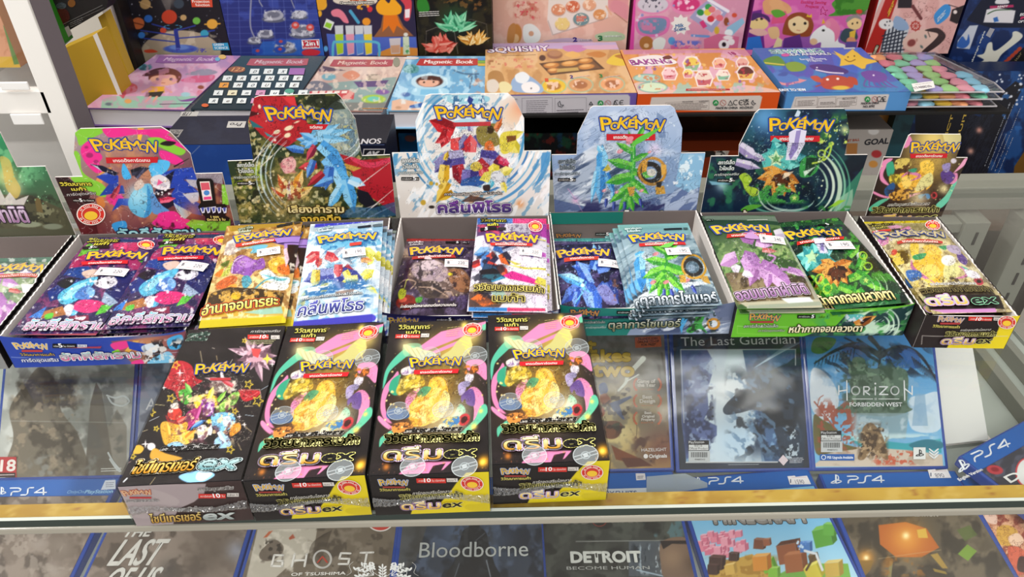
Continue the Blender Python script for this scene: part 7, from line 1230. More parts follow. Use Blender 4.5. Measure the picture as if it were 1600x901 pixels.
@A_('t5')
def _(A0):
 A=Zm(A0,800,0);A.fill('c89a66');A.N('d8b488',90,.5,.62,3,.8);A.N('a87848',80,.56,.66,9,.6);A.P([(-160,270),(660,262),(680,310),(-160,300)],'b49cc0');A.S([(320,290),(420,280),(470,300),(420,325),(340,320)],'b87aa8');A.S([(440,290),(640,280),(660,300),(520,310)],'c8a0b8')
 A.E(268,342,48,26,'8a5a44');A.E(268,334,42,18,'a87858');A.S([(330,340),(380,320),(430,345),(380,362)],'d8a860');A.S([(465,335),(540,320),(590,340),(550,360),(490,350)],'b8783c');A.S([(590,390),(640,340),(700,340),(720,400),(660,410)],'d8b840');A.S([(640,350),(690,340),(700,370)],'a87030');A.P([(170,396),(500,358),(580,430),(240,470)],'4a3424');A.P([(190,402),(495,368),(555,424),(245,458)],'6a4a30')
 for x,y,rx,c in((246,408,50,'b8763a'),(362,396,54,'c88a48'),(458,380,46,'b87838'),(465,416,50,'c08040'),(260,440,40,'a86a34')):A.E(x,y,rx,17,c,rot=-5);A.E(x-6,y-4,rx*.6,9,'dca868',rot=-5)
 A.P([(280,430),(410,420),(420,440),(280,452)],'b89858')
 for x,y,c in((262,538,'d8b030'),(428,530,'c89060'),(625,525,'d89868')):A.E(x,y,80,48,'8ab8a0');A.E(x,y,74,43,c);A.E(x,y,44,24,'8a5030',a=.7);A.N('e8c8b8',20,.56,.62,int(x),.8,box=(x-60,y-34,x+60,y+34))
 A.S([(0,500),(60,460),(120,480),(190,540),(180,580),(60,578),(0,560)],'8aa4c4');A.S([(20,470),(70,448),(110,480),(80,520),(30,510)],'d8dce0');A.S([(60,530),(120,510),(170,540),(160,575),(80,575)],'e0dcdc');A.E(120,552,5,5,'4a4a54');A.S([(-150,470),(-110,440),(-60,460),(-50,540),(-130,560)],'a87c4c');A.S([(-155,510),(-110,495),(-80,530),(-100,575),(-150,570)],'d0c4b8');A.S([(-80,520),(-40,510),(0,540),(-20,575),(-70,575)],'d8cc9a');A.N('c8685a',20,.56,.62,29,.7,box=(-160,360,150,430));A.N('8a5a38',20,.55,.6,39,.7,box=(-160,370,-30,430));A.E(190,362,20,18,'4a3028')
@L_('t5')
def _(D):
 Z=Zm(D,800,0);Z.T('SQUISHY',(-146,330),(236,318),34,'d8ccd8',o='8a5a9a',ow=6,bold=3);Z.lines((-60,350),(160,344),1,6,'8a6a54',6)
 for t,x,y,c in(('1',208,512,'c8502c'),('2',364,492,'4a3a8a'),('3',548,486,'2f8a4a')):Z.T(t,(x,y),(x+18,y),20,c,bold=2)
 for x in(390,580):Z.lines((x,486),(x+100,474),1,6,'e0c8c8',8)
@A_('t5_front')
def _(A0):A=Zm(A0,800,0);A.fill('6c58a4');A.P([(-170,600),(725,590),(738,605),(735,660),(700,720),(-170,735)],'c8c2c8')
@L_('t5_front')
def _(D):
 Z=Zm(D,800,0)
 for x0,x1 in((62,252),(268,464)):Z.L([(x0,612),(x1,608),(x1,720),(x0,724),(x0,612)],2,'9a949c')
 Z.lines((90,630),(230,626),8,12,'8a848c',4);Z.lines((280,688),(456,682),2,14,'6a646c',5);Z.lines((-160,620),(44,616),9,12,'8a848c',4);Z.lines((475,680),(560,676),3,12,'6a646c',5);Z.L([(298,628),(286,640),(290,660),(310,664),(322,652),(304,652),(298,628)],4,'4a4a50');Z.L([(482,650),(492,632),(504,650),(482,650)],5,'4a4a4e');marks(Z,552,641,0,'','');ce(Z,652,637,15)
@A_('t6')
def _(A0):
 A=Zm(A0,800,0);A.fill('c8843c');A.N('d89a58',90,.5,.62,3,.8);A.P([(690,312),(1480,308),(1500,350),(1360,345),(1300,330),(700,340)],'c08098',a=.9);A.S([(770,520),(900,510),(1000,560),(1180,540),(1300,575),(1420,530),(1640,560),(1640,590),(760,590)],'d8b0a0');A.N('98b8a8',50,.54,.6,19,.9,box=(760,510,1640,590));A.N('d8a8c0',50,.54,.6,29,.9,box=(700,305,1640,590))
 for x,y,w,h,c,c2 in((1122,400,84,70,'8ab088','e0c050'),(1296,396,66,50,'d88a84','e8b090'),(1440,390,60,46,'c88880','e0a898'),(985,462,74,60,'d08a90','e8c0c0'),(1100,460,50,44,'d08a90','e8d070'),(1200,490,84,76,'b85a60','e0c8b8'),(1320,470,66,50,'7ab090','e8d8c8'),(1460,455,84,66,'d8a850','5a3428')):
  A.P([(x-w*.7,y-h*.1),(x-w*.4,y-h*.7),(x+w*.4,y-h*.7),(x+w*.72,y),(x+w*.5,y+h*.66),(x-w*.5,y+h*.66)],'e8dcd4');A.P([(x-w*.55,y),(x+w*.58,y),(x+w*.42,y+h*.56),(x-w*.42,y+h*.56)],c);A.S([(x-w*.58,y),(x-w*.3,y-h*.5),(x+w*.2,y-h*.55),(x+w*.6,y-h*.05),(x,y+h*.15)],c2);A.N('a8383c',14,.58,.63,int(x),.9,box=(x-w*.5,y-h*.5,x+w*.5,y+h*.5))
 for y,c in((487,'a8c8b8'),(545,'c8d8b8')):A.E(842 if y<500 else 880,y,84 if y<500 else 92,26 if y<500 else 34,'6a9a90');A.E(842 if y<500 else 880,y,78 if y<500 else 85,21 if y<500 else 29,c);A.N('c87a4a',18,.54,.6,y,.8,box=(800,y-18,950,y+18))
 A.dots(40,(720,340,1600,560),10,['e8c8a0','d8a8c0','8a5a8a','e0b060'],seed=4,r0=4)
@L_('t6')
def _(D):
 Z=Zm(D,800,0);Z.S([(740,370),(900,345),(1010,375),(1020,400),(900,412),(760,412)],'e4dcd8');Z.T('BAKING',(752,408),(1004,396),32,'9a4a8a',o='e8e0e0',ow=4,bold=2);Z.S([(940,360),(980,348),(1000,365),(960,372)],'6a3a2a');Z.P([(1088,556),(1360,556),(1362,566),(1086,570)],'a82c30');Z.lines((1100,563),(1350,561),1,5,'f0d8c8',6);Z.T('18',(1370,345),(1404,342),18,'a82c6a',bold=1.5);Z.lines((1370,352),(1460,350),1,5,'c878a0',5)
@A_('t6_front')
def _(A0):A=Zm(A0,800,0);A.fill('d8521c');A.P([(872,608),(1550,596),(1564,606),(1545,690),(1530,696),(868,686),(858,672)],'d4c8c0')
@L_('t6_front')
def _(D):Z=Zm(D,800,0);Z.L([(960,640),(1232,626),(1230,682),(958,684),(960,640)],2,'a89a94');Z.lines((970,650),(1222,640),5,9,'8a7c78',4);Z.T('PRECAUCIONES',(1064,640),(1130,637),10,'4a4448');Z.T('WARNING',(1166,637),(1226,634),10,'4a4448');Z.lines((880,660),(950,658),2,14,'8a7c78',4);marks(Z,1272,640,0,'MADE IN CHINA','NO.CDE-221');ce(Z,1398,638,15);Z.T('UK',(1444,634),(1478,632),16,'3a3a3e',bold=1);Z.T('CA',(1446,654),(1478,652),16,'3a3a3e',bold=1);Z.L([(1504,624),(1494,640),(1506,654),(1522,644),(1508,640),(1504,624)],4,'4a4a50')
@A_('t7')
def _(A0):
 A=Zm(A0,1200,0);A.fill('3e62a8');A.N('5a58a8',100,.48,.62,3,.8);A.N('3a8ab8',90,.54,.64,9,.7);A.P([(380,300),(600,298),(640,400),(560,460),(420,420)],'4a6ac4',a=.6);A.N('2a7a9a',40,.58,.64,19,.7,box=(560,400,860,580))
 A.S([(400,330),(470,350),(540,320),(600,360),(680,380),(620,400),(600,430),(530,400),(450,410),(470,370)],'d8b040');A.P([(410,318),(475,348),(530,305),(580,360),(690,385),(605,405),(590,432),(530,402),(450,412),(455,370)],'dcb444');A.L([(480,370),(510,385),(545,372)],4,'5a3a1c');A.E(500,356,4,4,'3a2a1c');A.E(540,350,4,4,'3a2a1c')
 A.S([(-20,370),(60,350),(110,400),(80,412),(-20,400)],'5a8a3c');A.S([(110,400),(170,385),(235,410),(220,440),(140,445)],'7a9a3c');A.L([(-20,392),(100,405)],8,'c8b850');A.S([(260,410),(330,400),(420,410),(500,440),(480,462),(380,460),(300,440)],'4a3a78');A.L([(300,436),(380,452),(470,458)],8,'d8d0e0');A.E(306,422,5,4,'f0f0f0')
 A.S([(20,470),(60,450),(160,470),(200,500),(150,520),(60,505)],'4a78b8');A.L([(10,450),(20,490),(100,525),(200,510),(240,500)],14,'d08a90',taper=True);A.P([(190,490),(240,500),(195,520)],'d08a90');A.N('7a5a98',24,.5,.56,29,.9,box=(30,510,200,560));A.S([(330,500),(390,470),(460,475),(520,500),(530,545),(440,560),(350,550)],'b04a34');A.S([(265,480),(310,475),(345,510),(300,510)],'b8523a');A.S([(500,480),(550,490),(560,530),(520,520)],'b04a34');A.E(455,548,54,13,'d8b040');A.E(372,496,9,7,'f0e8e0');A.E(436,492,9,7,'f0e8e0');A.L([(300,540),(350,525)],8,'a8442e')
 A.S([(580,455),(650,440),(730,460),(740,500),(680,515),(620,500)],'6a4a98');
 for k in range(6):A.L([(610+k*24,500),(600+k*36,535),(640+k*34,545)],11,'6a4a98',w1=4)
 A.E(660,470,6,5,'e8e0f0');A.S([(60,470),(95,450),(125,455),(110,475)],'3a5a9a')
@L_('t7')
def _(D):Z=Zm(D,1200,0);Z.T('SEWING',(28,338),(350,330),26,'8ab8b4',o='e4ecec',ow=5,bold=2);Z.T('SEA ANIMALS',(130,350),(398,344),14,'d8e0e8',o='5a4a8a',ow=3,bold=1.5);Z.E(108,346,26,10,'c05a9a');Z.T('6',(270,366),(284,366),12,'e0e4f0',bold=1);Z.T('Exciting Sewing',(206,378),(366,374),12,'d8dcf0',bold=.6);Z.T('Projects',(252,388),(340,386),11,'d8dcf0',bold=.6);Z.T('EASY TO SEW',(78,572),(242,570),15,'e4e8f0',bold=2);Z.P([(470,300),(540,298),(545,308),(475,310)],'d8d8d8',a=.6)
@A_('t7_front')
def _(A0):A=Zm(A0,1200,0);A.fill('5490cc');A.P([(168,604),(750,588),(758,592),(732,682),(726,686),(140,684)],'d2c8c4')
@L_('t7_front')
def _(D):
 Z=Zm(D,1200,0)
 for x0,x1 in((176,310),(318,424),(432,556)):Z.L([(x0,612),(x1,604),(x1-6,655),(x0-10,662),(x0,612)],2,'a0968f')
 Z.lines((186,632),(296,626),4,9,'8a807c',4);Z.lines((326,640),(416,636),2,9,'6a605c',4);Z.T('PRECAUCIONES',(462,622),(546,617),12,'4a4448');Z.lines((446,634),(546,628),3,9,'8a807c',4);Z.lines((300,668),(520,660),2,10,'8a807c',4);marks(Z,620,618,0,'','');ce(Z,694,616,15);Z.T('MADE IN CHINA',(580,650),(690,646),12,'4a4448',bold=.8);Z.T('NO. 8792',(592,670),(662,667),13,'4a4448',bold=.8)
@A_('s1')
def _(A0):
 A=Zm(A0,0,0);A.fill('201f26');A.P([(680,-40),(760,-40),(900,360),(820,400)],'3c3a54');A.dots(60,(760,-20,1420,320),4,['a8a8b8','6a6a7a'],seed=3,r0=1);A.E(1130,330,250,140,'a89a84');A.N('c8bca4',50,.5,.62,4,.8,box=(880,180,1400,340));A.G(1060,0,40,'8a8480',a=.6);A.P([(1000,-20),(1070,-20),(1064,70),(1040,70)],'6a6462',a=.7)
 for x,y,r,c in((862,146,40,'c0683c'),(927,117,26,'2f6ac0'),(1058,106,48,'b8402c'),(1146,110,20,'b89868'),(1228,130,24,'6ab048'),(1326,150,34,'d8a040'),(1020,190,20,'c04a38'),(1278,210,26,'3a9ab8'),(885,220,22,'3a7ac8'),(908,26,34,'a88a5c'),(1118,24,32,'3a4450')):A.E(x,y,r,r*.92,c)
 A.L([(1280,152),(1375,148)],8,'d8a040');A.L([(870,12),(950,46)],6,'b89a6c');A.L([(830,140),(895,156)],7,'6a3420')
 for p in([(1090,200),(1115,300)],[(880,190),(1090,220)],[(1100,240),(1300,225)],[(950,150),(1060,180)],[(1110,190),(1220,160)],[(900,240),(1100,262)],[(1300,196),(1340,190)]):A.L(p,8,'2f3f94')
 A.ring(1080,168,54,9,'4a8ab0',sq=.22);A.E(1130,305,108,26,'4a62b8');A.E(1120,296,60,16,'6a8ad0');A.P([(1085,180),(1110,180),(1128,300),(1100,300)],'2f3a8c');A.S([(900,315),(950,308),(985,325),(920,330)],'c84a30');A.N('4a4ab0',14,.56,.62,9,.9,box=(1040,300,1320,330))
@L_('s1')
def _(D):Z=Zm(D,0,0);Z.P([(1192,-6),(1326,-6),(1330,44),(1200,44)],'c84a34');Z.T('Projection',(1204,16),(1310,16),17,'f0e0d8',bold=.6);Z.T('function',(1224,38),(1312,38),17,'f0e0d8',bold=.6);Z.P([(1326,270),(1424,266),(1436,312),(1334,312)],'3a9ac8');Z.T('GREEN',(1338,286),(1400,284),14,'e0f0f8',bold=.6);Z.T('SCIENCE',(1344,306),(1426,304),14,'e0f0f8',bold=.6)
@A_('s2')
def _(A0):
 A=Zm(A0,400,0);A.fill('2b3478');A.N('3a4a9c',90,.5,.62,3,.8)
 for k in range(9):A.L([(-180+k*70,-20),(-170+k*74,340)],3,'5a68b0',a=.7);A.L([(-200,10+k*40),(430,4+k*40)],3,'5a68b0',a=.6)
 A.P([(40,260),(420,240),(430,345),(0,345)],'2f6ac4',a=.7);A.L([(90,20),(70,160),(100,260)],9,'9a9cb0',smooth=False,a=.7)if False else A.L([(-30,-10),(-35,160),(0,250)],9,'8a8ca4')
 for x,y,s in((110,96,80),(270,90,60),(290,190,90),(60,210,60),(-10,250,50),(180,290,80)):A.E(x,y+s*.3,s*.9,s*.28,'585c70');A.E(x,y,s*.8,s*.4,'a0a2b0');A.E(x,y-4,s*.5,s*.24,'6c6e80');A.N('d0d2dc',18,.56,.62,int(x+y),.8,box=(x-s,y-s*.5,x+s,y+s*.5))
 A.L([(40,40),(20,0),(60,-10)],7,'8a8ca0');A.L([(240,50),(220,0)],6,'8a8ca0')
 for x,y,c in((246,158,'c84a44'),(338,172,'c84a44'),(155,262,'2c4aa4'),(150,310,'2c4aa4'),(10,320,'2c4aa4')):A.E(x,y,24 if c>'3' else 36,22,c);A.E(x,y-3,12,9,'d8a0a0' if c>'3' else 'b84a4a')
 A.S([(290,320),(340,305),(400,320),(380,345),(300,345)],'c0303c')
@L_('s2')
def _(D):Z=Zm(D,400,0);Z.P([(284,248),(396,244),(400,300),(290,306)],'d8dce4');Z.P([(288,252),(392,248),(396,296),(294,302)],'c03040');Z.T('12in1',(292,284),(390,282),28,'f4f0f0',bold=2);Z.lines((300,296),(388,293),1,5,'f0d8d8',5)
@A_('s3')
def _(A0):
 A=Zm(A0,400,0);A.fill('2b2440');A.P([(440,210),(740,230),(1000,230),(1010,345),(460,350)],'4a62b8');A.P([(760,330),(860,290),(1010,300),(1010,350),(760,350)],'d0883c');A.E(408,30,36,34,'d8a030');A.E(398,85,14,20,'d8a030');A.E(436,305,14,18,'5aa0d8');A.S([(380,-20),(440,0),(420,50),(385,60)],'d89a2c')
 A.P([(795,80),(880,78),(920,160),(985,225),(735,232),(780,170)],'8a5a3c');A.P([(800,80),(876,78),(896,140),(925,190),(880,160),(860,210),(830,160),(790,200)],'d8701c');A.S([(750,40),(790,-10),(830,20),(850,-20),(880,10),(910,50),(890,90),(780,90)],'e8a024');A.E(712,58,16,18,'c8303c');A.E(700,40,10,12,'c8303c');A.S([(900,-10),(970,0),(960,120),(925,120),(930,40)],'c8404c');A.P([(930,60),(962,55),(960,110),(932,112)],'e8dce0')
 A.S([(470,70),(510,55),(550,80),(580,140),(550,140),(520,110),(480,100)],'d8788c');A.L([(590,70),(640,140)],20,'4a9ac0');A.P([(420,170),(440,115),(490,140),(468,190)],'d8dcd8');A.P([(428,165),(440,138),(476,150),(464,180)],'8ac030');A.E(690,135,26,24,'e0902c');A.S([(500,-10),(740,-10),(720,30),(520,25)],'e8dcc8',a=.9);A.dots(6,(590,20,700,60),14,'e0a030',seed=3)
 for x,c in((519,'a8c830'),(586,'d890a8'),(644,'5a8ad0'),(698,'e0c838')):A.P([(x-28,160),(x+26,158),(x+28,335),(x-12,345)],'c4c8d0');A.P([(x-26,215),(x+26,212),(x+26,330),(x-10,340)],c)
 A.L([(480,345),(485,270),(520,262),(740,262),(770,300),(770,345)],16,'5ab0cc');A.P([(832,240),(905,236),(900,335),(845,338)],'c8c0c4');A.P([(840,285),(900,280),(896,330),(848,332)],'c89a7c');A.P([(918,230),(955,228),(962,340),(920,342)],'c8d4b8');A.N('4a9a5a',16,.52,.58,9,.9,box=(918,260,962,340));A.E(936,216,14,12,'d8d8d0')
@L_('s3')
def _(D):Z=Zm(D,400,0);Z.T('SCIENCE',(590,4),(690,2),18,'d8683a',bold=1.5);Z.T('Chemistry Experiments',(526,26),(736,20),15,'f0ece0',o='4a3a5a',ow=3,bold=.6)
@A_('s4')
def _(A0):
 A=Zm(A0,400,0);A.fill('17130f');A.N('2f2a18',60,.5,.62,3,.8);A.N('8a5a2a',30,.6,.68,4,.7,box=(1100,-20,1480,70));A.S([(1010,0),(1060,-10),(1085,60),(1040,80),(1010,60)],'2f7a2a');A.G(1240,120,80,'1c5a34',a=.6);g=random.Random(5)
 for k in range(40):a=g.uniform(-175,-5);A.shard(1240+g.uniform(-50,60),170+g.uniform(-10,20),a,g.uniform(50,130),26,g.choice(['3a9a6c','5ab888','2a7a54']),g.choice(['98d8b0','78c49a']))
 for k in range(40):a=g.uniform(-180,0);A.shard(1160+g.uniform(-50,50),320+g.uniform(-50,10),a,g.uniform(40,90),26,g.choice(['c84438','d8685a','b03428']),g.choice(['e89a88','e07a6a']))
 for k in range(30):a=g.uniform(-175,-5);A.shard(1365+g.uniform(-40,40),270+g.uniform(-20,10),a,g.uniform(40,95),20,g.choice(['c88a2c','b87420','d8a048']),g.choice(['f0d8a0','e8c07a']))
 A.P([(1270,290),(1460,275),(1458,330),(1275,335)],'221c18');A.L([(1065,195),(1130,170),(1240,200),(1262,335)],4,'8a8078',smooth=False,a=.7);A.L([(1065,195),(1060,340)],3,'8a8078',a=.6);A.L([(1300,150),(1340,120),(1440,150),(1450,260)],3,'8a8078',smooth=False,a=.6)
@L_('s4')
def _(D):Z=Zm(D,400,0);Z.lines((1020,76),(1150,70),3,12,'d8d4d0',5)
@A_('s5')
def _(A0):
 A=Zm(A0,800,0);A.fill('d4a898');A.N('e0bcac',80,.5,.62,3,.8);A.P([(560,-20),(730,-20),(720,130),(600,60)],'d08a94',a=.8);A.L([(640,80),(720,140)],4,'8a5a4c');A.P([(230,-20),(600,-20),(600,110),(250,220),(220,130)],'dcd2cc');A.L([(225,130),(255,218),(600,112)],6,'b8a49c',smooth=False)
 for x,y,r,c in((290,60,44,'d08a68'),(380,40,44,'c86a4c'),(484,30,42,'d8a080'),(548,90,40,'d0905c'),(315,150,46,'dcc078'),(432,120,50,'6a8a90')):A.E(x,y+8,r,r*.8,'8a5a44',a=.4);A.E(x,y,r,r*.8,c);A.N('f0dcc8',14,.52,.6,int(x),.8,box=(x-r,y-r*.8,x+r,y+r*.8))
 for k in range(7):A.E(410+k%4*16,108+k//4*18,9,9,'c8786a')
 for k in range(6):a=k*1.05;A.E(315+28*math.cos(a),148+24*math.sin(a),18,13,'e0c880',rot=k*60)
 A.E(28,210,34,60,'b87c3c');A.E(20,240,24,28,'d8b080');A.S([(70,170),(110,148),(150,165),(180,210),(160,262),(80,262)],'dce0dc');A.E(120,210,16,16,'c89a7c');A.S([(-20,170),(20,150),(10,262),(-30,262)],'b88048');A.N('b86a5a',30,.52,.6,15,.8,box=(0,0,180,120));A.N('c83a4a',18,.6,.66,25,.7,box=(0,0,180,130));A.S([(520,220),(620,195),(700,215),(690,250),(560,255)],'a8bc98');A.S([(300,240),(420,240),(500,262),(200,262)],'b8a0b8');A.S([(640,0),(730,40),(730,120),(620,60)],'cf8898',a=.6);A.L([(590,40),(620,90),(600,60)],12,'d8a890')
@L_('s5')
def _(D):Z=Zm(D,800,0);Z.T('2',(382,260),(406,258),26,'4a3a8a',bold=2);Z.T('3',(538,254),(564,252),30,'2f7a4a',bold=2);Z.lines((425,250),(500,248),1,6,'d8c8d0',10);Z.lines((580,226),(690,224),1,6,'e0e8dc',10);Z.lines((470,268),(640,262),1,6,'8a6a6a',6)
@A_('s6')
def _(A0):
 A=Zm(A0,800,0);A.fill('cc8ea8');A.N('d8a4b8',80,.5,.62,3,.8);A.P([(735,-20),(775,-20),(760,320),(715,320)],'d0489c');A.E(880,30,108,60,'d888b0');A.E(880,28,96,50,'c8c4d0');A.N('3a3a4a',20,.58,.63,5,.8,box=(810,-20,950,60));A.E(1090,30,100,62,'d888b0');A.E(1090,26,84,46,'c83a78');A.dots(20,(1030,-10,1150,60),10,['e8a0c0','f0d0e0'],seed=4);A.S([(775,130),(860,100),(980,112),(970,200),(880,232),(790,210)],'d070a8');A.S([(790,135),(865,112),(960,122),(950,190),(880,214),(805,198)],'6a88a8');A.N('c87aa0',22,.5,.58,15,.9,box=(790,115,955,210))
 A.P([(1160,50),(1240,-10),(1350,70),(1250,205),(1110,110)],'9a9cc0');A.P([(1165,70),(1240,20),(1320,78),(1245,160),(1150,100)],'d8d4e4')
 for x,y,c in((1178,78,'2f8a4a'),(1228,44,'3a9a54'),(1222,78,'d8c848'),(1250,60,'d8787c'),(1265,100,'d88a98'),(1242,118,'c83a44'),(1285,80,'d898a8'),(1298,112,'d86a78')):A.E(x,y,22,20,c)
 A.P([(1170,140),(1195,125),(1220,165),(1195,178)],'c83a78');A.L([(1230,0),(1350,70)],20,'e4e0ec');A.P([(1345,170),(1440,110),(1455,140),(1375,225),(1330,210)],'8ab4d0');A.E(1355,205,26,22,'e0e8ec');A.E(1390,95,16,14,'c8503a');A.E(1340,135,16,26,'8a4a2c');A.E(1280,190,16,24,'c8a83c');A.L([(1125,222),(1230,228)],15,'6a90c8');A.P([(1200,245),(1290,210),(1420,230),(1410,310),(1200,310)],'c8688c');A.E(1350,235,30,14,'e8dce0');A.E(1325,280,34,32,'e8e0e4');A.E(1370,262,22,20,'e8e0e4');A.E(1325,278,13,14,'2a2028');A.E(840,270,44,44,'a8703c');A.S([(880,260),(920,232),(960,250),(940,310),(890,310)],'dce0dc');A.E(840,285,16,14,'dcb890');A.E(998,255,22,24,'5a9acc');A.N('5a6ac4',26,.52,.57,35,.9,box=(990,250,1190,310));A.N('d05a94',24,.54,.6,45,.8,box=(960,280,1190,312));A.star(1055,155,66,'e4e4e0',k=9,inner=.72);A.dots(16,(780,0,1400,250),10,['8a90c0','d8c0d8'],seed=9,r0=5)
@L_('s6')
def _(D):Z=Zm(D,800,0);Z.T('Milk',(1022,174),(1072,166),22,'4a78a8',bold=.8);Z.T('Scent',(1014,196),(1086,186),22,'4a78a8',bold=.8)
@A_('s7')
def _(A0):
 A=Zm(A0,1200,0);A.fill('c85aa0');A.N('d878b0',90,.5,.62,3,.8);A.P([(-140,80),(-40,60),(-20,310),(-150,310)],'6a2a80');A.P([(280,210),(560,180),(550,310),(-20,310),(100,250)],'7a4a9c',a=.8);A.S([(400,20),(480,-20),(640,0),(620,60),(520,90),(380,100),(420,70)],'4a8a30');A.N('2f6a20',40,.54,.62,9,.8,box=(380,-20,640,105));A.E(570,72,20,14,'c83a2c')
 A.S([(-30,10),(40,-10),(130,30),(140,80),(30,90),(-20,80)],'d8c048',a=.6);A.P([(30,80),(110,70),(140,140),(20,150)],'d0507c');A.S([(20,70),(70,60),(110,90),(50,110)],'5a9a34');A.E(-60,150,62,40,'dcc084');A.E(-70,125,7,5,'2a2220');A.E(-40,118,9,7,'2a2220');A.S([(-120,100),(-70,80),(0,100),(10,140),(-40,105),(-100,130)],'4a2a60');A.S([(-130,190),(-40,180),(0,210),(-60,225)],'d8a8a0');A.P([(-130,235),(-50,225),(-30,310),(-140,310)],'2f6ac0')
 A.S([(90,200),(120,110),(180,78),(250,90),(285,150),(270,210),(240,230),(120,220)],'8a4424');A.E(190,150,64,60,'e4c898');A.S([(120,130),(150,88),(230,88),(250,130),(190,100)],'8a4424');A.E(164,152,9,9,'22201e');A.E(232,146,9,9,'22201e');A.L([(180,188),(200,192)],4,'b86a5a');A.P([(240,105),(246,88),(258,100),(272,86),(276,110)],'d8b030');A.P([(100,240),(200,215),(220,310),(90,310)],'5a2f78');A.S([(0,180),(60,170),(70,230),(20,240)],'d8b080');A.P([(60,230),(90,250),(85,290),(30,300)],'d8c89a')
 A.S([(262,240),(290,195),(340,160),(400,150),(440,200),(440,260),(480,280),(470,310),(340,310),(330,265),(280,280)],'e4e2e2');A.S([(350,150),(400,112),(445,160),(450,210),(420,260),(410,200)],'d8789c');A.E(376,152,16,22,'d88aa0');A.E(346,190,9,7,'22201e');A.P([(335,150),(345,115),(358,145)],'d8a030');A.E(285,260,24,20,'d8b08c');A.E(540,148,46,38,'e0c08a');A.S([(490,140),(500,105),(560,95),(590,125),(540,112)],'8a8484');A.E(528,148,5,6,'22201e');A.E(558,142,5,6,'22201e');A.S([(450,240),(480,180),(540,190),(560,240),(500,270)],'3a4a54');A.P([(510,200),(550,185),(540,250),(510,260)],'d8b040');A.E(520,255,30,24,'d08a6a');A.P([(490,260),(560,260),(550,310),(480,310)],'5a4a90')
@L_('s7')
def _(D):Z=Zm(D,1200,0);Z.T('Exciting Sewing',(204,20),(362,24),18,'d0386c',bold=.6);Z.T('Projects',(232,46),(314,50),18,'d0386c',bold=.6);Z.L([(330,60),(342,40),(354,64),(372,62),(356,76),(362,94),(344,82),(328,90),(332,72),(330,60)],4,'c03a7a')
@A_('s8')
def _(A0):
 A=Zm(A0,1200,0);A.fill('cf9c98');A.N('dcb0ac',80,.5,.62,3,.8);A.P([(560,320),(720,-20),(560,-20),(520,320)],'c8c4c4');A.P([(600,330),(740,-20),(815,-20),(690,330)],'a82420');A.N('1c1c24',40,.5,.52,4,.0)
 A.P([(720,330),(705,290),(740,190),(800,110),(870,140),(880,190),(840,300),(850,335)],'b8bcc4')
 for k in range(6):A.L([(735+k*24,195-k*14),(705+k*24,330)],9,'2a2e3c',smooth=False);A.L([(715,225+k*20),(870-k*4,180+k*26)],8,'2a2e3c',smooth=False)
 A.S([(800,100),(860,130),(880,180),(820,190),(780,160)],'8aa0c0');A.E(738,150,46,34,'d8d4d4');A.dots(5,(715,130,765,170),6,'3a3a44',seed=2)
 A.S([(840,270),(870,220),(940,190),(1020,180),(1090,210),(1100,250),(1040,300),(950,325),(870,310)],'d8b4a8');A.S([(980,190),(1060,175),(1110,220),(1080,270),(1000,325),(960,325),(1040,250),(1060,210)],'3a2a2c');A.E(897,268,26,20,'4a1a1c',rot=-30);A.E(897,268,30,25,'c06a64',a=.5,rot=-30);A.E(985,228,12,7,'5a6a6a',rot=70);A.E(960,292,12,7,'5a6a6a',rot=50);A.E(930,250,6,10,'b88478');A.L([(1000,200),(1012,230)],5,'4a3430')
 A.ring(922,162,26,8,'a8342c')
 for k in range(4):a=k*.785;A.L([(922-34*math.cos(a),162-34*math.sin(a)),(922+34*math.cos(a),162+34*math.sin(a))],4,'a8342c',smooth=False)
 A.S([(1040,90),(1100,30),(1140,40),(1130,100),(1070,150),(1045,140)],'3a86c8');A.P([(1150,60),(1230,30),(1240,110),(1180,150),(1135,130)],'2a2024');A.L([(1130,30),(1260,70)],5,'2a2024');A.E(1170,75,12,12,'e0d0cc');A.P([(815,-20),(900,-20),(900,50),(810,50)],'2a2228');A.L([(905,40),(955,115)],22,'6a3436');A.ink('5a3434',30,seed=5,wd=.03,a=.7,lv=(.5,),box=(840,0,1060,130));A.ink('6a3a3a',24,seed=9,wd=.03,a=.6,lv=(.5,),box=(1060,150,1200,320))
@L_('s8')
def _(D):Z=Zm(D,1200,0);Z.lines((1058,116),(1110,60),3,10,'d8e4ec',5);Z.lines((750,80),(790,-10),2,20,'d89a3a',10);Z.T('PIRATES',(668,335),(690,285),30,'e8dcc0',o='6a4a2a',ow=4,bold=2)
@A_('s9')
def _(A0):
 A=Zm(A0,1400,0,3);A.fill('162650');A.N('24407c',60,.5,.62,3,.8);A.P([(330,95),(400,0),(620,-20),(620,130),(440,130)],'14182c');A.P([(290,190),(345,120),(385,118),(345,230),(285,225)],'b8bcc8');A.S([(285,215),(310,170),(330,190),(340,160),(345,200),(320,225)],'2f5aa4')
 A.P([(410,105),(425,45),(470,35),(560,50),(548,108)],'d0ccd0');A.L([(430,65),(470,48),(540,45)],5,'3a5a3a');A.P([(455,85),(475,78),(482,100),(460,104)],'2f62a8');A.P([(440,28),(550,22),(552,34),(440,40)],'a82c5a');A.S([(470,0),(510,-10),(530,15),(470,18)],'d0ccd0')
 A.S([(412,250),(430,205),(450,200),(455,235),(480,230),(540,180),(548,150),(575,150),(590,178),(500,250),(470,290),(430,290),(425,325),(395,335),(385,300),(412,280),(380,260)],'cccabe')
 for k in range(9):A.E(450+k*16,350-k*15,13,9,'a8402c',rot=-40)
 A.P([(450,370),(600,220),(620,400),(460,400)],'1c1a1c')
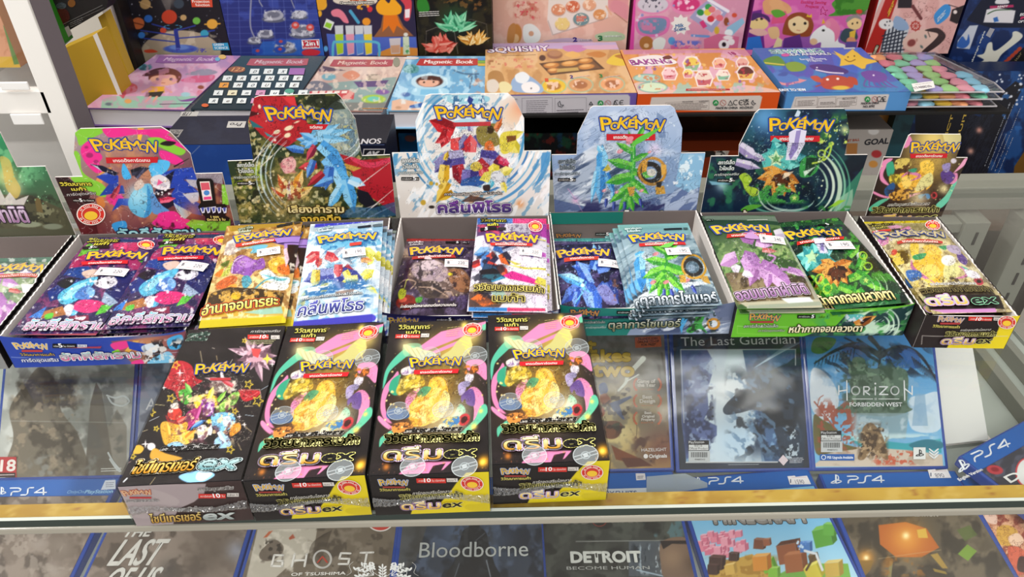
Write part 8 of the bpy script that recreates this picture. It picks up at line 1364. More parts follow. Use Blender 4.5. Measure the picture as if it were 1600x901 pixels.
@L_('s9')
def _(D):Z=Zm(D,1400,0,3);Z.T('design style',(358,290),(418,145),18,'c8ccd0',bold=.8);Z.T('Guitar',(538,322),(592,246),20,'8a7c5c');Z.P([(420,165),(440,130),(462,136),(440,176)],'9a98a0');Z.T('READY',(474,36),(522,32),9,'e8dce0',bold=.6);Z.T('BU',(580,74),(604,72),12,'d8d8dc',bold=1);Z.T('IN',(582,90),(604,88),12,'c83a6a',bold=1);Z.T('OPT',(570,106),(604,104),10,'d8d8dc',bold=1)
@A_('l1')
def _(A0):
 A=Zm(A0,1400,0,3);A.fill('13254c');A.N('1f4a84',70,.5,.62,3,.9);A.P([(90,900),(90,480),(240,480),(420,560),(300,900)],'15151f');A.P([(330,640),(440,480),(560,380),(600,400),(480,640),(400,900),(300,900)],'1a1a22');A.ink('3a4258',8,seed=3,wd=.05,a=.4,sx=6,rot=-60,box=(300,480,460,900));A.G(390,610,14,'d89a8a');A.G(350,708,14,'d8a090');A.N('2f6ab0',30,.6,.68,9,.7,box=(440,330,620,640));A.dots(24,(470,350,600,500),6,'d8dce8',seed=5);A.P([(555,780),(620,680),(620,900),(540,900)],'6a4a1c')
@L_('l1')
def _(D):
 Z=Zm(D,1400,0,3);Z.T('ELECTRIC',(218,700),(300,440),36,'c8a84a',bold=1);Z.T('GUITAR',(290,660),(360,440),36,'c8a84a',bold=1)
 for k,t in enumerate(('★ KEYS TUNING FOR REAL GUITAR SOUND','★ PLAY ONE OF 12 PRERECORDED SONGS BY','STRUMMING THE STRINGS','★ MOVE THE STRINGS, 4 LIGHTS WILL','FLASHES IN TUNE')):Z.T(t,(416+k*16,780+k*8),(416+k*16+(120 if len(t)>24 else 70),780+k*8-(300 if len(t)>24 else 170)),9,'b8bcc8')
@A_('l2')
def _(A0):A=Zm(A0,1040,170);A.fill('a8a09a');A.E(1300,140,34,22,'d0ccc8');A.N('2a2628',22,.55,.58,4,.9,box=(1270,120,1336,160));A.E(1318,282,32,24,'a82c30');A.E(1298,345,28,22,'c0843c');A.P([(1130,215),(1200,215),(1195,300),(1130,300)],'a8703a');A.N('5a4a44',24,.54,.62,14,.7,box=(1200,400,1320,480))
@L_('l2')
def _(D):Z=Zm(D,1040,170);Z.T('SET BALL',(1130,205),(1210,198),14,'a8503a',bold=.8);Z.T('GOAL',(1240,225),(1390,215),34,'2a2a30',bold=2)
@A_('l5')
def _(A0):A=Zm(A0,1040,170);A.fill('7e3016');A.P([(100,250),(300,225),(400,260),(380,310),(300,260),(100,300)],'b8a89c');A.P([(100,270),(280,245),(330,290),(100,330)],'2a2420');A.E(345,285,34,36,'c0b8b0');A.N('241e1c',22,.54,.57,4,.9,box=(310,250,382,322))
@A_('l3')
def _(A0):A=Zm(A0,1040,170);A.fill('a87434');A.P([(1250,30),(1280,30),(1262,130),(1238,130)],'8a5a22');A.P([(1240,50),(1262,52),(1248,76)],'3a2410')
@A_('l7')
def _(A0):A=Zm(A0,800,0);A.fill('17191b');A.N('1f4a34',60,.56,.66,3,.8);A.N('6a2420',40,.6,.68,9,.8);A.N('1c3a5a',50,.58,.66,15,.7)
@A_('l8')
def _(A0):A=Zm(A0,400,0);A.fill('1f5c96');A.N('2f78b4',40,.5,.62,3,.7);A.S([(930,855),(960,845),(1000,860),(980,885),(940,880)],'8a5a5c');A.P([(870,790),(1010,790),(1010,800),(870,800)],'8ab0c8')
@A_('c1_top')
def _(A0):A0.fill('191b30');A0.N('22263c',20,.5,.62,3,.6);A0.P([(500,170),(640,170),(640,230),(500,230)],'14141e',a=.7)
@L_('c1_top')
def _(D):
 for x0,y0,x1,y1,t,a,b in((282,176,310,182,'1TB',(300,176),(288,176)),(355,191,384,200,'Pro',(379,192.5),(361,192.5))):D.P([(x0+2,y0-1),(x1+1,y0-1),(x1-2,y1),(x0-1,y1)],'b8b4b0');D.T(t,a,b,-5,'2a2a34',bold=.2,flip=True)
 D.P([(266,203),(287,203),(279,215),(264,215)],'8a8684');D.T('HDR',(284,204),(268,204),6,'2a2a30',flip=True);D.P([(267,210),(280,210),(277,214),(265,214)],'2a2a30');D.T('SONY',(596,217),(556,218),8,'b8b4b8',bold=.5,flip=True);D.lines((315,176),(372,176),1,3,'8a8a9a',1.4)
@A_('c1_front')
def _(A0):A0.grad((420,250),'24458c',(560,250),'16182c');A0.N('3058a4',30,.5,.65,3,.5,box=(240,220,430,340));A0.L([(300,240),(312,228)],1.2,'8a94b0',a=.7);A0.L([(245,222.5),(600,226)],1.4,'5a6a9a',a=.8)
@L_('c1_front')
def _(D):D.P([(568,232),(602,232),(600,248),(566,248)],'b8b4b8');D.P([(569.5,233.5),(600.5,233.5),(598.5,246.5),(567.5,246.5)],'1c1c24');D.T('4K',(573,245),(595,245),9,'c8c4c8',bold=.8)
@A_('l4')
def _(A0):A0.fill('1d4a54');A0.N('12303a',20,.5,.65,3,.7)
@A_('l6')
def _(A0):A0.fill('3c2212');A0.N('5a341a',30,.5,.65,3,.6)
# --------------------- builders for the goods
def art(k,d='888888'):return ART.get(k,lambda A:A.fill(d))
def letters(k,panel,parent,bulge=None,lift=.0005,name='lettering'):
 if k in LET:
  D=Deco(panel,lift,bulge);LET[k](D);return D.build(name,parent)
def rotz(t):c,s=math.cos(t),math.sin(t);return np.array([c,s,0]),np.array([-s,c,0])
Z3=np.array([0,0,1.])
def display_box(key,label,x,y,deg,W_,D_,Hh,lidL,lidR,side='1b1718',dip=.006,flap=False):
 """open cardboard display tray with a printed front and a printed lid standing up behind"""
 ux,uy=rotz(math.radians(deg));o=np.array([x,y,0.])
 t=thing('card_display_box',label,'display box',(o+ux*W_/2+uy*D_/2),math.radians(deg),'open display boxes of card packs')
 th=.0014
 g=Geo();g.box(o+ux*th+uy*th+Z3*.0004,ux*(W_-2*th),uy*(D_-2*th),Z3*.0012)
 Geo().box(o+uy*(D_-th)+ux*th,ux*(W_-2*th),uy*th,Z3*Hh).build('back_wall',plain('grey_brown_inside','6f6562',rough=.8),t)  # inner back wall in a darker grey-brown than the side walls
 g.box(o+ux*th,ux*(W_-2*th),uy*th,Z3*(Hh-dip-.0006))
 g.build('tray',M['white'],t)
 rnd=random.Random(hash(key)%99 if False else len(key)*7+int(x*1000)%13)
 for s,xx in((0,0.),(1,W_-th)):
  n=46;pts=[o+ux*xx,o+ux*xx+uy*D_]
  for k in range(n+1):
   b=D_*(1-k/n);z=Hh*(1.0 if b>D_*.52 else .955)-(.0006 if k%2 else 0)
   pts.append(o+ux*xx+uy*b+Z3*z)
  Geo().prism(pts[::-1],ux*th if s==0 else ux*th).build('side_wall',M['white'],t)if False else None
  q=[p+(ux*th)for p in pts]
  Geo().prism(q,ux*th).build('side_wall',M['white'],t)
  off=-.0007 if s==0 else th
  q=[p+ux*(off+.0007)+Z3*(.0005 if p[2]>.01 else 0)for p in pts]
  Geo().prism(q,ux*.0007).build('side_print',plain('side_print_'+side,side,rough=.4),t)
 fp=Panel(o-uy*.0004,ux,Z3,W_,Hh)
 topc=lambda u:1-(dip/Hh)*np.clip(4*u*(1-u),0,1)**.5*(1 if dip else 0)
 s_=sheet(fp,art(key+'_front'),'front_panel',M['card'],t,lift=0)
 me=s_.data;n=len(me.vertices);co=np.empty(n*3,np.float32);me.vertices.foreach_get('co',co);co=co.reshape(-1,3)
 u=np.clip((co[:,0]+W_/2)/W_,0,1);co[:,2]=co[:,2]*topc(u);me.vertices.foreach_set('co',co.ravel());me.update()
 letters(key+'_front',fp,t,lift=.0003,name='front_lettering')
 if flap:
  fl=Panel(o+uy*(D_-th-.0006)+Z3*(Hh-.012),ux,Z3,W_*.5,.0125);sheet(fl,art(key+'_flap'),'inner_flap',M['card'],t,lift=0);letters(key+'_flap',fl,t,lift=.0003,name='flap_lettering')
 lp=Panel(o+uy*(D_+.0004)+Z3*Hh,ux,Z3,W_,.16)
 Lc=[lp.hit(*p)for p in lidL];Rc=[lp.hit(*p)for p in lidR]
 bs=(Lc[1][1]+Lc[2][1]+Rc[1][1]+Rc[2][1])/4
 for ch in(Lc,Rc):ch[1][1]=bs;ch[2][1]=bs;ch[0][1]=0.
 tb=max(Lc[-1][1],Rc[-1][1]);Lc[-1][1]=tb;Rc[-1][1]=tb
 up=sorted({round(float(p[1]),6)for ch in(Lc,Rc)for p in ch[3:]})
 def xi(ch,b):
  c=ch[2:];return float(np.interp(b,[p[1]for p in c],[p[0]for p in c]))
 rows=[(0.,Lc[0][0],Rc[0][0]),(bs,Lc[1][0],Rc[1][0]),(bs,Lc[2][0],Rc[2][0])]+[(b,xi(Lc,b),xi(Rc,b))for b in up if b>bs+1e-5]
 out=[(r[1],r[0])for r in rows];outR=[(r[2],r[0])for r in rows]
 poly=outR+out[::-1]
 Geo().prism([lp.pt(p,-.0002)for p in poly],lp.n*.0012).build('lid',M['white'],t)
 sheet(lp,art(key+'_lid'),'lid_print',M['card'],t,outline=rows,lift=.0001)
 letters(key+'_lid',lp,t,lift=.0004,name='lid_lettering')
 return t
def pbulge(hh=.0032):
 def f(u,v):
  e=np.clip(np.minimum(v,1-v)/.055,0,1)
  body=np.clip(1-(2*u-1)**4,0,1)*np.clip(1-(np.abs(2*v-1)/.9)**5,0,1)
  rip=np.where(e<1,.00022*np.sin(v*620),0)
  return hh*body+rip
 return f
def pack_frame(px,zf,zb,ext=0.):
 FL,FR,BL,BR=onz(*px[0],zf),onz(*px[1],zf),onz(*px[2],zb),onz(*px[3],zb)
 c=(FL+FR+BL+BR)/4;ux=nrm(FR-FL+BR-BL);uy=BL+BR-FL-FR;uy=nrm(uy-ux*np.dot(ux,uy))
 w=(np.linalg.norm(FR-FL)+np.linalg.norm(BR-BL))/2;h=(np.dot(BL-FL,uy)+np.dot(BR-FR,uy))/2
 return Panel(c-ux*w/2-uy*(h/2+ext),ux,uy,w,h+ext)
def card_pack(key,label,px,zf,zb,group,ext=0.,sticker=None,under=(),letter=True,edge=None):
 p=pack_frame(px,zf,zb,ext)
 print('PACK',key,round(p.w*1000,1),round(p.h*1000,1))
 base=p.pt((p.w/2,0))
 t=thing('card_pack',label,'card pack',base,math.atan2(p.ux[1],p.ux[0]),group)
 bu=pbulge()
 wr=sheet(p,art(key),'wrapper',M['foil'],t,lift=.0002,bulge=bu)
 n=10;g=np.linspace(0,1,n+1);UU,VV=np.meshgrid(g,g);A=np.stack([UU.ravel()*p.w,VV.ravel()*p.h],-1)
 V=p.pts(A,0)-p.n*np.clip(bu(UU.ravel()[:,None],VV.ravel()[:,None])*.5,0,1)
 F=np.array([[j*(n+1)+i,(j+1)*(n+1)+i,(j+1)*(n+1)+i+1,j*(n+1)+i+1]for j in range(n)for i in range(n)])
 mesh_obj('wrapper_back',V,F,plain('pack_back_'+(edge or 'b8b4bc'),edge or 'b8b4bc',rough=.3,metal=.4),t,smooth=True)
 if letter:letters(key,p,t,bulge=bu,lift=.0009)
 if sticker:
  (sx0,sy0),(sx1,sy1),hpx,txt=sticker
  D=Deco(p,.0016,bu)
  a,b=np.array([sx0,sy0]),np.array([sx1,sy1]);e=np.array([0,-hpx])
  st=price_sticker(p,D,(sx0,sy0),(sx1,sy1),hpx,txt,t)
 for k,(du,dv,dz,rz)in enumerate(under):
  loc=np.array(base)+p.ux*du+p.uy*dv+np.array([0,0,dz])
  under_packs.append((t,loc,math.atan2(p.ux[1],p.ux[0])+math.radians(rz),k))
 return t,p
under_packs=[]
def price_sticker(p,D,a,b,h,txt,parent,name='price_sticker'):
 n=12
 A,B=p.hit(*a),p.hit(*b);d=nrm(B-A);e=np.array([-d[1],d[0]]);H=abs((p.hit(a[0],a[1]-h)-A)@e);L=np.hypot(*(B-A))
 c=[A,A+d*L,A+d*L+e*H,A+d*L*.7+e*H,A+d*L*.68+e*H*.96,A+d*L*.3+e*H,A+e*H]
 G=[(A+d*L*i/n+e*H*j/4)for j in range(5)for i in range(n+1)]
 T=[q for j in range(4)for i in range(n)for q in((j*(n+1)+i,j*(n+1)+i+1,(j+1)*(n+1)+i+1),(j*(n+1)+i,(j+1)*(n+1)+i+1,(j+1)*(n+1)+i))]
 D2=Deco(p,.0020,D.b);D2._add(G,T,'f3f0ee')
 st=D2.build(name,parent)
 D3=Deco(p,.00225,D.b)
 m=lambda u,v:A+d*L*u+e*H*v
 for v in(.22,.8):
  for i in range(6):
   if v>.5 and 2<=i<=3:continue
   D3._edges(np.array([m(.06+i*.15,v),m(.06+(i+1)*.15,v)]),[(0,1)],.00017,'c98b90')
 V,T_,E=text_geo(txt);x0,x1=V[:,0].min(),V[:,0].max()
 Q=A+((V[:,:1]-x0)/(x1-x0)*L*.28+L*.56)*d+(V[:,1:2]/.7*H*.36+H*.34)*e;D3._add(Q,T_,'7b7680')
 V,T_,E=text_geo('฿');Q=A+((V[:,:1])*H*.4+L*.1)*d+(V[:,1:2]*H*.5+H*.34)*e;D3._add(Q,T_,'6b6670')
 D3.build('price_digits',st)
 return st
def carton(key,label,name,cat,o,ux,uy,w,d,h,group=None,col='1d1a1c',top=None,front=None,side=None,bev=.0006,mats='card'):
 """closed box: corner o (front lower left), printed top and front"""
 o=np.asarray(o,float)
 t=thing(name,label,cat,o+ux*w/2+uy*d/2,math.atan2(ux[1],ux[0]),group)
 Geo().box(o,ux*w,uy*d,Z3*h,bev).build('carton',plain('carton_'+col,col,rough=.4),t)
 if top is not None:
  p=Panel(o+Z3*h,ux,uy,w,d);sheet(p,art(top),'top_print',M[mats],t,lift=.0003);letters(top,p,t,lift=.0005,name='top_lettering')
 if front is not None:
  p=Panel(o,ux,Z3,w,h);sheet(p,art(front),'front_print',M[mats],t,lift=.0003);letters(front,p,t,lift=.0005,name='front_lettering')
 return t
def film(t,o,ux,uy,w,d,h,seed=1):
 """shrink film: a thin clear skin, with the crinkled weld across the front"""
 e=.0011
 g=Geo().box(np.asarray(o)-ux*e-uy*e+Z3*.0002,ux*(w+2*e),uy*(d+2*e),Z3*(h+e),.0012)
 g.build('shrink_film',M['wrap'],t)
 rnd=random.Random(seed);nx,nz=90,9;V=[];F=[]
 for k in range(nz+1):
  for i in range(nx+1):
   u=i/nx;s=math.sin(math.pi*k/nz);f=.35+.65*abs(2*u-1)**1.5
   z=h*(.40+.05*math.sin(u*7+seed))+(k/nz-.5)*.0085*f+rnd.uniform(-.0006,.0006)
   V.append(np.asarray(o)+ux*(w*u)-uy*(.0014+s*f*(rnd.uniform(0,.0018)+.0007*math.sin(i*1.9+k)))+Z3*z)
 for k in range(nz):
  for i in range(nx):a=k*(nx+1)+i;F.append([a,a+1,a+nx+2,a+nx+1])
 mesh_obj('film_weld',V,F,M['weld'],t)
M['weld']=clear_mat('crinkled_film_weld',(.97,.97,.97),.3,.1,bump=.3,bscale=150,edge=.3)
def disc_case(key,label,BLpx,BRpx,z,tilt,group,w=.135,h=.170,th=.0125,band=True,rz=0.,from_top=False,name='game_case',zoff=0.,ins=None,sleeve=True):
 A,B=onz(*BLpx,z),onz(*BRpx,z);d=nrm(B-A);c_=(A+B)/2
 if rz:d=np.array([d[0]*math.cos(rz)-d[1]*math.sin(rz),d[0]*math.sin(rz)+d[1]*math.cos(rz),0])
 f=np.array([-d[1],d[0],0]);t_=math.radians(tilt);up=f*math.cos(t_)+Z3*math.sin(t_)
 o=(c_-d*w/2)if not from_top else(c_-d*w/2-up*h)
 n=np.cross(d,up)
 p=Panel(o,d,up,w,h)
 t=thing(name,label,'game case',o+d*w/2-n*th*.5,math.atan2(d[1],d[0]),group)
 g=Geo().box(o-n*th,d*w,up*h,n*th,.0018);g.build('case_shell',M['blueplastic'],t)
 i0,i1=ins or((.0035,.0035),(w-.0035,h-.0215))
 q=Panel(o+d*i0[0]+up*i0[1],d,up,i1[0]-i0[0],i1[1]-i0[1])
 sheet(q,art(key),'cover_sheet',M['paper'],t,lift=.0004)
 letters(key,p,t,lift=.0008,name='cover_lettering')
 if band:
  b=Panel(o+up*(h-.021)+d*.002,d,up,w-.004,.019);sheet(b,art(key+'_band','1c5fae'),'title_band',M['paper'],t,lift=.0004)
  letters(key+'_band',p,t,lift=.0008,name='band_lettering')
 if sleeve:
  nx=14;V=[];F=[];r=random.Random(len(key)+int(BLpx[0]))
  for j in range(nx+1):
   for i in range(nx+1):V.append(p.pt((w*i/nx,h*j/nx),.0016+r.uniform(0,.0009)))
  for j in range(nx):
   for i in range(nx):a=j*(nx+1)+i;F.append([a,a+1,a+nx+2,a+nx+1])
  mesh_obj('clear_sleeve',V,F,M['sleeve'],t,smooth=True)
 return t
# --------------------- the seven open display boxes
BW,BD,BH=.1400,.1417,.0337
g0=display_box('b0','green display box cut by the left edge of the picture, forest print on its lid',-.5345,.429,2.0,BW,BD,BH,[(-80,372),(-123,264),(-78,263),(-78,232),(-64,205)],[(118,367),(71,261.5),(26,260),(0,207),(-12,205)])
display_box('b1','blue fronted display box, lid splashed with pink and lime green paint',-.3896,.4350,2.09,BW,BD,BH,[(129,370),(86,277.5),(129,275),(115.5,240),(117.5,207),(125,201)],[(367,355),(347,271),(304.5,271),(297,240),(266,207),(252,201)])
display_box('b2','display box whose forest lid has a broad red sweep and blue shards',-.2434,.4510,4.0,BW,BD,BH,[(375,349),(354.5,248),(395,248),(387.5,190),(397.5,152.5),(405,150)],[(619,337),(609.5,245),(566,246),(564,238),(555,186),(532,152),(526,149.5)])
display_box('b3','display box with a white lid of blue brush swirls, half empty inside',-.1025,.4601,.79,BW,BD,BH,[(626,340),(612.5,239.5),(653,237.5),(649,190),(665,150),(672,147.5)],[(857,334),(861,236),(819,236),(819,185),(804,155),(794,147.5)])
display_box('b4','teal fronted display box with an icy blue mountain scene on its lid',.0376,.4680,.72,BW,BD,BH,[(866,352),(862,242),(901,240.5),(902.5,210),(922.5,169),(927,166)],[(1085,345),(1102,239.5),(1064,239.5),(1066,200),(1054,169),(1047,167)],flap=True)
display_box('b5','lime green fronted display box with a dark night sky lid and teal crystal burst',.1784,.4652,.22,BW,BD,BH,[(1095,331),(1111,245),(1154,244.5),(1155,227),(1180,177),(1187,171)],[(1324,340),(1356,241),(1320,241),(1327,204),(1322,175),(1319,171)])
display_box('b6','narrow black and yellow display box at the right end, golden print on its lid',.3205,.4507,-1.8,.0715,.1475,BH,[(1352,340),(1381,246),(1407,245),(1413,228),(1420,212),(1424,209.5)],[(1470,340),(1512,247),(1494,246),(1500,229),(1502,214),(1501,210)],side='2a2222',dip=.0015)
# --------------------- card packs
card_pack('k0','green pack with a lilac shape, lying in the display box cut by the left edge',[(-132,532),(-8,529),(-32,404),(88,401)],.026,.028,'packs in the leftmost display box',ext=0)
card_pack('k1','pink and navy pack with a price sticker, left one in the blue fronted box',[(30,523),(160,524),(127,371),(247,371)],.031,.034,'pink and navy card packs',sticker=((150,437),(196,438),12,'220'),under=[(.001,.002,-.006,.6),(0,-.001,-.012,-.4)])
card_pack('k1b','pink and navy pack with a price sticker, right one in the blue fronted box',[(162,514),(296,511),(246,367),(362,362)],.033,.035,'pink and navy card packs',sticker=((277,427),(319,430),13,'220'),under=[(-.002,.002,-.006,-1),(.001,0,-.012,.5)],letter=True)
card_pack('k2','gold foil pack with a violet shape, topmost in the forest lidded box',[(304,507),(443,511),(362,357),(474,342)],.035,.053,'gold foil card packs',sticker=((404,408),(440,402),11,'190'),under=[(.006,.001,-.004,-1.2),(.009,.001,-.008,-2),(.010,.002,-.012,-2.2)],edge='b79a2c')
card_pack('k3','silver and blue pack with a price sticker, topmost right in the forest lidded box',[(447,508),(584,506),(495,352),(603,342)],.037,.052,'silver blue card packs',sticker=((537,410),(573,405),13,'190'),under=[(.0025,-.001,-.005,-.4),(.0055,.001,-.010,-.8),(.007,.001,-.015,-1)],edge='3a3f9c')
card_pack('k4','dark purple pack with a dusky boulder, left half of the white lidded box',[(609,500),(732,506),(632,374),(741,372)],.018,.022,'dark purple card packs',sticker=((695,424),(732,423),12,'220'),under=[(.001,-.001,-.006,.5)],edge='7a2a2c')
card_pack('k5','white, pink and blue pack, high in the right half of the white lidded box',[(731,486),(854,489),(745,341),(855,341)],.034,.042,'white pink blue card packs',sticker=((811,405),(846,407),11,'220'),under=[(.0035,-.001,-.005,.4),(.0045,.0,-.01,.8)],edge='d8c8d0')
card_pack('k6','navy pack with a blue crystal shape, left one in the teal fronted box',[(876,497),(989,499),(866,374),(967,370)],.020,.024,'navy card packs in the teal box',sticker=((934,423),(972,425),12,'240'),edge='1f7468')
card_pack('k7','icy teal pack with a green fern, top of the right stack in the teal box',[(998,481),(1126,477),(967,351),(1077,348)],.033,.036,'icy teal card packs',sticker=((1042,406),(1080,404),11,'190'),under=[(-.003,.001,-.004,.6),(-.0055,.0,-.008,1.0),(-.008,.001,-.012,1.3)],edge='8fb4b4')
card_pack('k8','green pack with a lilac shape, left one in the lime fronted box',[(1153,481),(1284,482),(1095,338),(1212,335)],.033,.037,'green and lilac card packs',sticker=((1187,386),(1227,388),12,'240'),under=[(.003,.0,-.005,-.4)],edge='c9cfc6')
card_pack('k9','dark green pack with an orange petalled flower, right one in the lime fronted box',[(1287,487),(1412,472),(1220,346),(1325,340)],.031,.034,'dark green card packs',sticker=((1292,397),(1335,396),13,'190'),under=[(-.001,.001,-.006,.8)],edge='2e6a2c')
card_pack('k10','gold and white pack with a yellow belly shape in the narrow black and yellow box',[(1455,491),(1580,487),(1351,346),(1466,344)],.031,.034,'gold card packs in the narrow box',under=[(.001,-.001,-.006,.5)],edge='c9b23a')
UND={'pink and navy pack with a price sticker, left':'left pink and navy stack','pink and navy pack with a price sticker, right':'right pink and navy stack'}
for t,loc,rz,k in under_packs:
 g=t['group'].replace(' card packs','').replace(' in the narrow box','');side='left ' if ', left' in t['label']else 'right ' if ', right' in t['label']else ''
 box=[q for q in('blue fronted','forest lidded','white lidded','teal fronted','teal','lime fronted','black and yellow')if q+' ' in t['label'].split('pack')[-1]+' '][0]
 r=t.copy();COL.objects.link(r);r.location=loc;r.rotation_euler=(0,0,rz)
 r['label']='%s pack down in the %s%s stack, inside the %s box'%(['second','third','fourth'][k],side,g,box)
 for ch in list(t.children):
  if ch.name.startswith(('price_sticker',)):continue
  c=ch.copy();COL.objects.link(c);c.parent=r
# --------------------- four sealed boxes lying in front
EW,ED,EH=.0720,.1461,.0376
def sealed(key,label,x,y,deg,group):
 ux,uy=rotz(math.radians(deg));o=np.array([x,y,0.0003])
 t=carton(key,label,'sealed_card_box','card box',o,ux,uy,EW,ED,EH,group,col='1d1a1c',top=key+'_top',front=key+'_front',bev=.0005)
 film(t,o,ux,uy,EW,ED,EH,seed=len(label))
 return t
exg='sealed card boxes lying at the counter front'
sealed('d','sealed black card box with a starry crowd print, leftmost of the four at the front',-.2348,.2872,3.28,exg)
cb=sealed('e','sealed black and yellow card box, furthest right of the four lying at the front',-.013,.3015,2.27,exg)
for lab,x,y,deg in(('sealed black and yellow card box, directly right of the black starry one',-.1614,.2905,3.2),('sealed black and yellow card box, third from the left at the front',-.0869,.2938,2.06)):
 u_,v_=rotz(math.radians(deg));q=np.array([x,y,.0003])+u_*EW/2+v_*ED/2
 dup(cb,q,math.radians(deg),lab)
# --------------------- game cases under the glass: a leaning row behind, a flat row in front
BK='game cases leaning in the back row under the glass'
disc_case('g1','game case with brown rock stacks on a misty grey cover, under the glass at left',(-9,752),(202,747),-.187,44,BK)
disc_case('g2','pale game case beside the misty rock cover, mostly hidden by the black starry box',(207,749),(420,745),-.187,44,BK)
disc_case('g3','game case with large yellow title and sunny haze, right of the sealed boxes',(841,740),(1053,736),-.187,44,BK)
disc_case('g4','game case with a black framed pale blue cover and a thin white title',(1057,739),(1270,736),-.187,44,BK)
disc_case('g5','game case with bright blue sky and beach cover, beside the white card',(1271,736),(1481,733),-.187,44,BK)
FT='game cases lying flat in the front row under the glass'
FZ=-.186
disc_case('f1','brown game case with faint pale shapes, at the lower left corner',(-32,748),(195,745),FZ,3,FT,from_top=True)
disc_case('f2','brown game case with big slanted block capitals, seen through the front glass',(199,747),(420,745),FZ,3,FT,from_top=True)
disc_case('f3','sepia game case with wide spaced capitals above the flower ornament',(421,747),(632,745),FZ,3,FT,from_top=True)
disc_case('f4','dark blue game case with one pale word across a dark standing shape',(635,746),(845,743),FZ,3,FT,from_top=True)
disc_case('f5','dark game case with two titles split by a thin line, seen through the front glass',(849,740),(1040,735),FZ,3,FT,from_top=True)
disc_case('f6','game case with a blocky pink tree and blue sky cover, lower right',(1042,741),(1275,736),FZ,3,FT,from_top=True,rz=math.radians(4))
disc_case('f7','dark brown game case with a glowing cave cover, right of the blocky tree case',(1279,739),(1492,734),FZ,3,FT,from_top=True)
disc_case('f8','game case with a peach coloured cover at the lower right corner',(1497,745),(1710,742),FZ,3,FT,from_top=True)
disc_case('f9','game case lying askew on top of the others at the right, blue band slanting',(1479,722),(1648,630),-.166,1,FT,from_top=True)
A,B=onz(1478,694,-.188),onz(1545,687,-.188);d=nrm(B-A);f=np.array([-d[1],d[0],0]);up=nrm(f*math.cos(math.radians(46))+Z3*math.sin(math.radians(46)))
t=thing('white_card','blank white card box leaning under the glass right of the blue sky case','card',A,math.atan2(d[1],d[0]))
n_=np.cross(d,up);L=np.linalg.norm(B-A)
Geo().box(A-n_*.012,d*L,up*.13,n_*.012,.0008).build('card_front',plain('blank_white_card','e6e6df',rough=.6),t)
Geo().box(A-n_*.012-f*.004+d*.004,d*(L+.006),f*.012,Z3*.0012).build('card_foot',M['white'],t)
# --------------------- toy boxes and books on the shelf behind
def flat_toy(key,name,label,cat,FLx,FRx,yF,BLx,BRx,yB,t=None,Yf=None,group=None,col='d0c8c8',pages=None,front=True):
 z=TOP_Z
 FL,FR,BL,BR=onz(FLx,yF[0],z),onz(FRx,yF[1],z),onz(BLx,yB,z),onz(BRx,yB,z)
 ux=nrm(FR-FL);uy=np.cross(Z3,ux);w=(np.linalg.norm(FR-FL)+np.linalg.norm(BR-BL))/2;c=(FL+FR+BL+BR)/4
 d=np.dot((BL+BR-FL-FR)/2,uy);o=c-ux*w/2-uy*d/2;o[2]=SHELF_Z+.0002;h=TOP_Z-SHELF_Z
 print('TOY',key,round(w,3),round(d,3))
 if pages:
  t_=thing(name,label,cat,o+ux*w/2+uy*d/2,math.atan2(ux[1],ux[0]),group)
  Geo().box(o+ux*.003+uy*.003+Z3*.002,ux*(w-.006),uy*(d-.006),Z3*(h-.004)).build('page_block',M['pages'],t_)
  cm=plain('cover_board_'+col,col,rough=.4)
  Geo().box(o,ux*w,uy*d,Z3*.002,.0006).box(o,ux*.0025,uy*d,Z3*(h-.0005),.0006).build('cover_board',cm,t_)
  Geo().box(o+Z3*(h-.0022),ux*w,uy*d,Z3*.002,.0006).build('front_cover',cm,t_)
  p=Panel(o+Z3*h,ux,uy,w,d);sheet(p,art(key),'cover_print',M['card'],t_,lift=.0001);letters(key,p,t_,lift=.0005,name='cover_lettering')
  return t_
 return carton(key,label,name,cat,o,ux,uy,w,d,h,group,col=col,top=key,front=key+'_front' if front else None,bev=.001)
BOOK='boxed books lying on the shelf';TB='toy boxes lying on the shelf';SB='toy boxes standing on the shelf'
flat_toy('t1','boxed_book','pink boxed book with a cap wearing child on its cover, at the shelf\'s left','book',157.5,309,(169,172),222,359,86,group=BOOK,pages=1,col='7a5a9a')
flat_toy('t2','boxed_book','dark boxed book with rows of white letter tiles','book',315,470,(170,171),362,494,87.5,group=BOOK,pages=1,col='33424c')
flat_toy('t3','boxed_book','pastel boxed book with a red bus, under a clear wrap','book',472,609,(172,173.5),497,627,88.5,group=BOOK,pages=1,col='b98d84')
flat_toy('t4','boxed_book','light blue boxed book with an astronaut child','book',612,765,(172.5,172.5),629,759,88,group=BOOK,pages=1,col='7fb0cf')
flat_toy('t5','toy_box','purple sided toy box with a tray of brown buns on its tan top','toy box',757,991,(149,145.5),759,966,67,group=TB,col='6a57a8')
flat_toy('t6','toy_box','orange sided toy box with cupcakes on its lid','toy box',993,1211,(147.5,144.5),972,1171,77,group=TB,col='d9541e')
flat_toy('t7','toy_box','blue toy box with a yellow starfish on its lid','toy box',1214,1415,(145,144),1190,1353,75,group=TB,col='4f88c8')
def stand_toy(key,label,xl,xr,Y,group=SB,col='333',name='toy_box',cat='toy box',zt=.12,th=.03,z0=None):
 A,B=ony(xl,62,Y),ony(xr,62,Y);z0=SHELF_Z if z0 is None else z0
 ux=np.array([1.,0,0]);uy=np.array([0,1.,0])
 o=np.array([A[0],Y,z0+.0002]);w=B[0]-A[0]
 t=thing(name,label,cat,o+ux*w/2,0,group)
 Geo().box(o,ux*w,uy*th,Z3*(zt-z0),.001).build('carton',plain('carton_'+col,col,rough=.4),t)
 p=Panel(o,ux,Z3,w,zt-z0);sheet(p,art(key),'front_print',M['card'],t,lift=.0003);letters(key,p,t,lift=.0006)
 return t
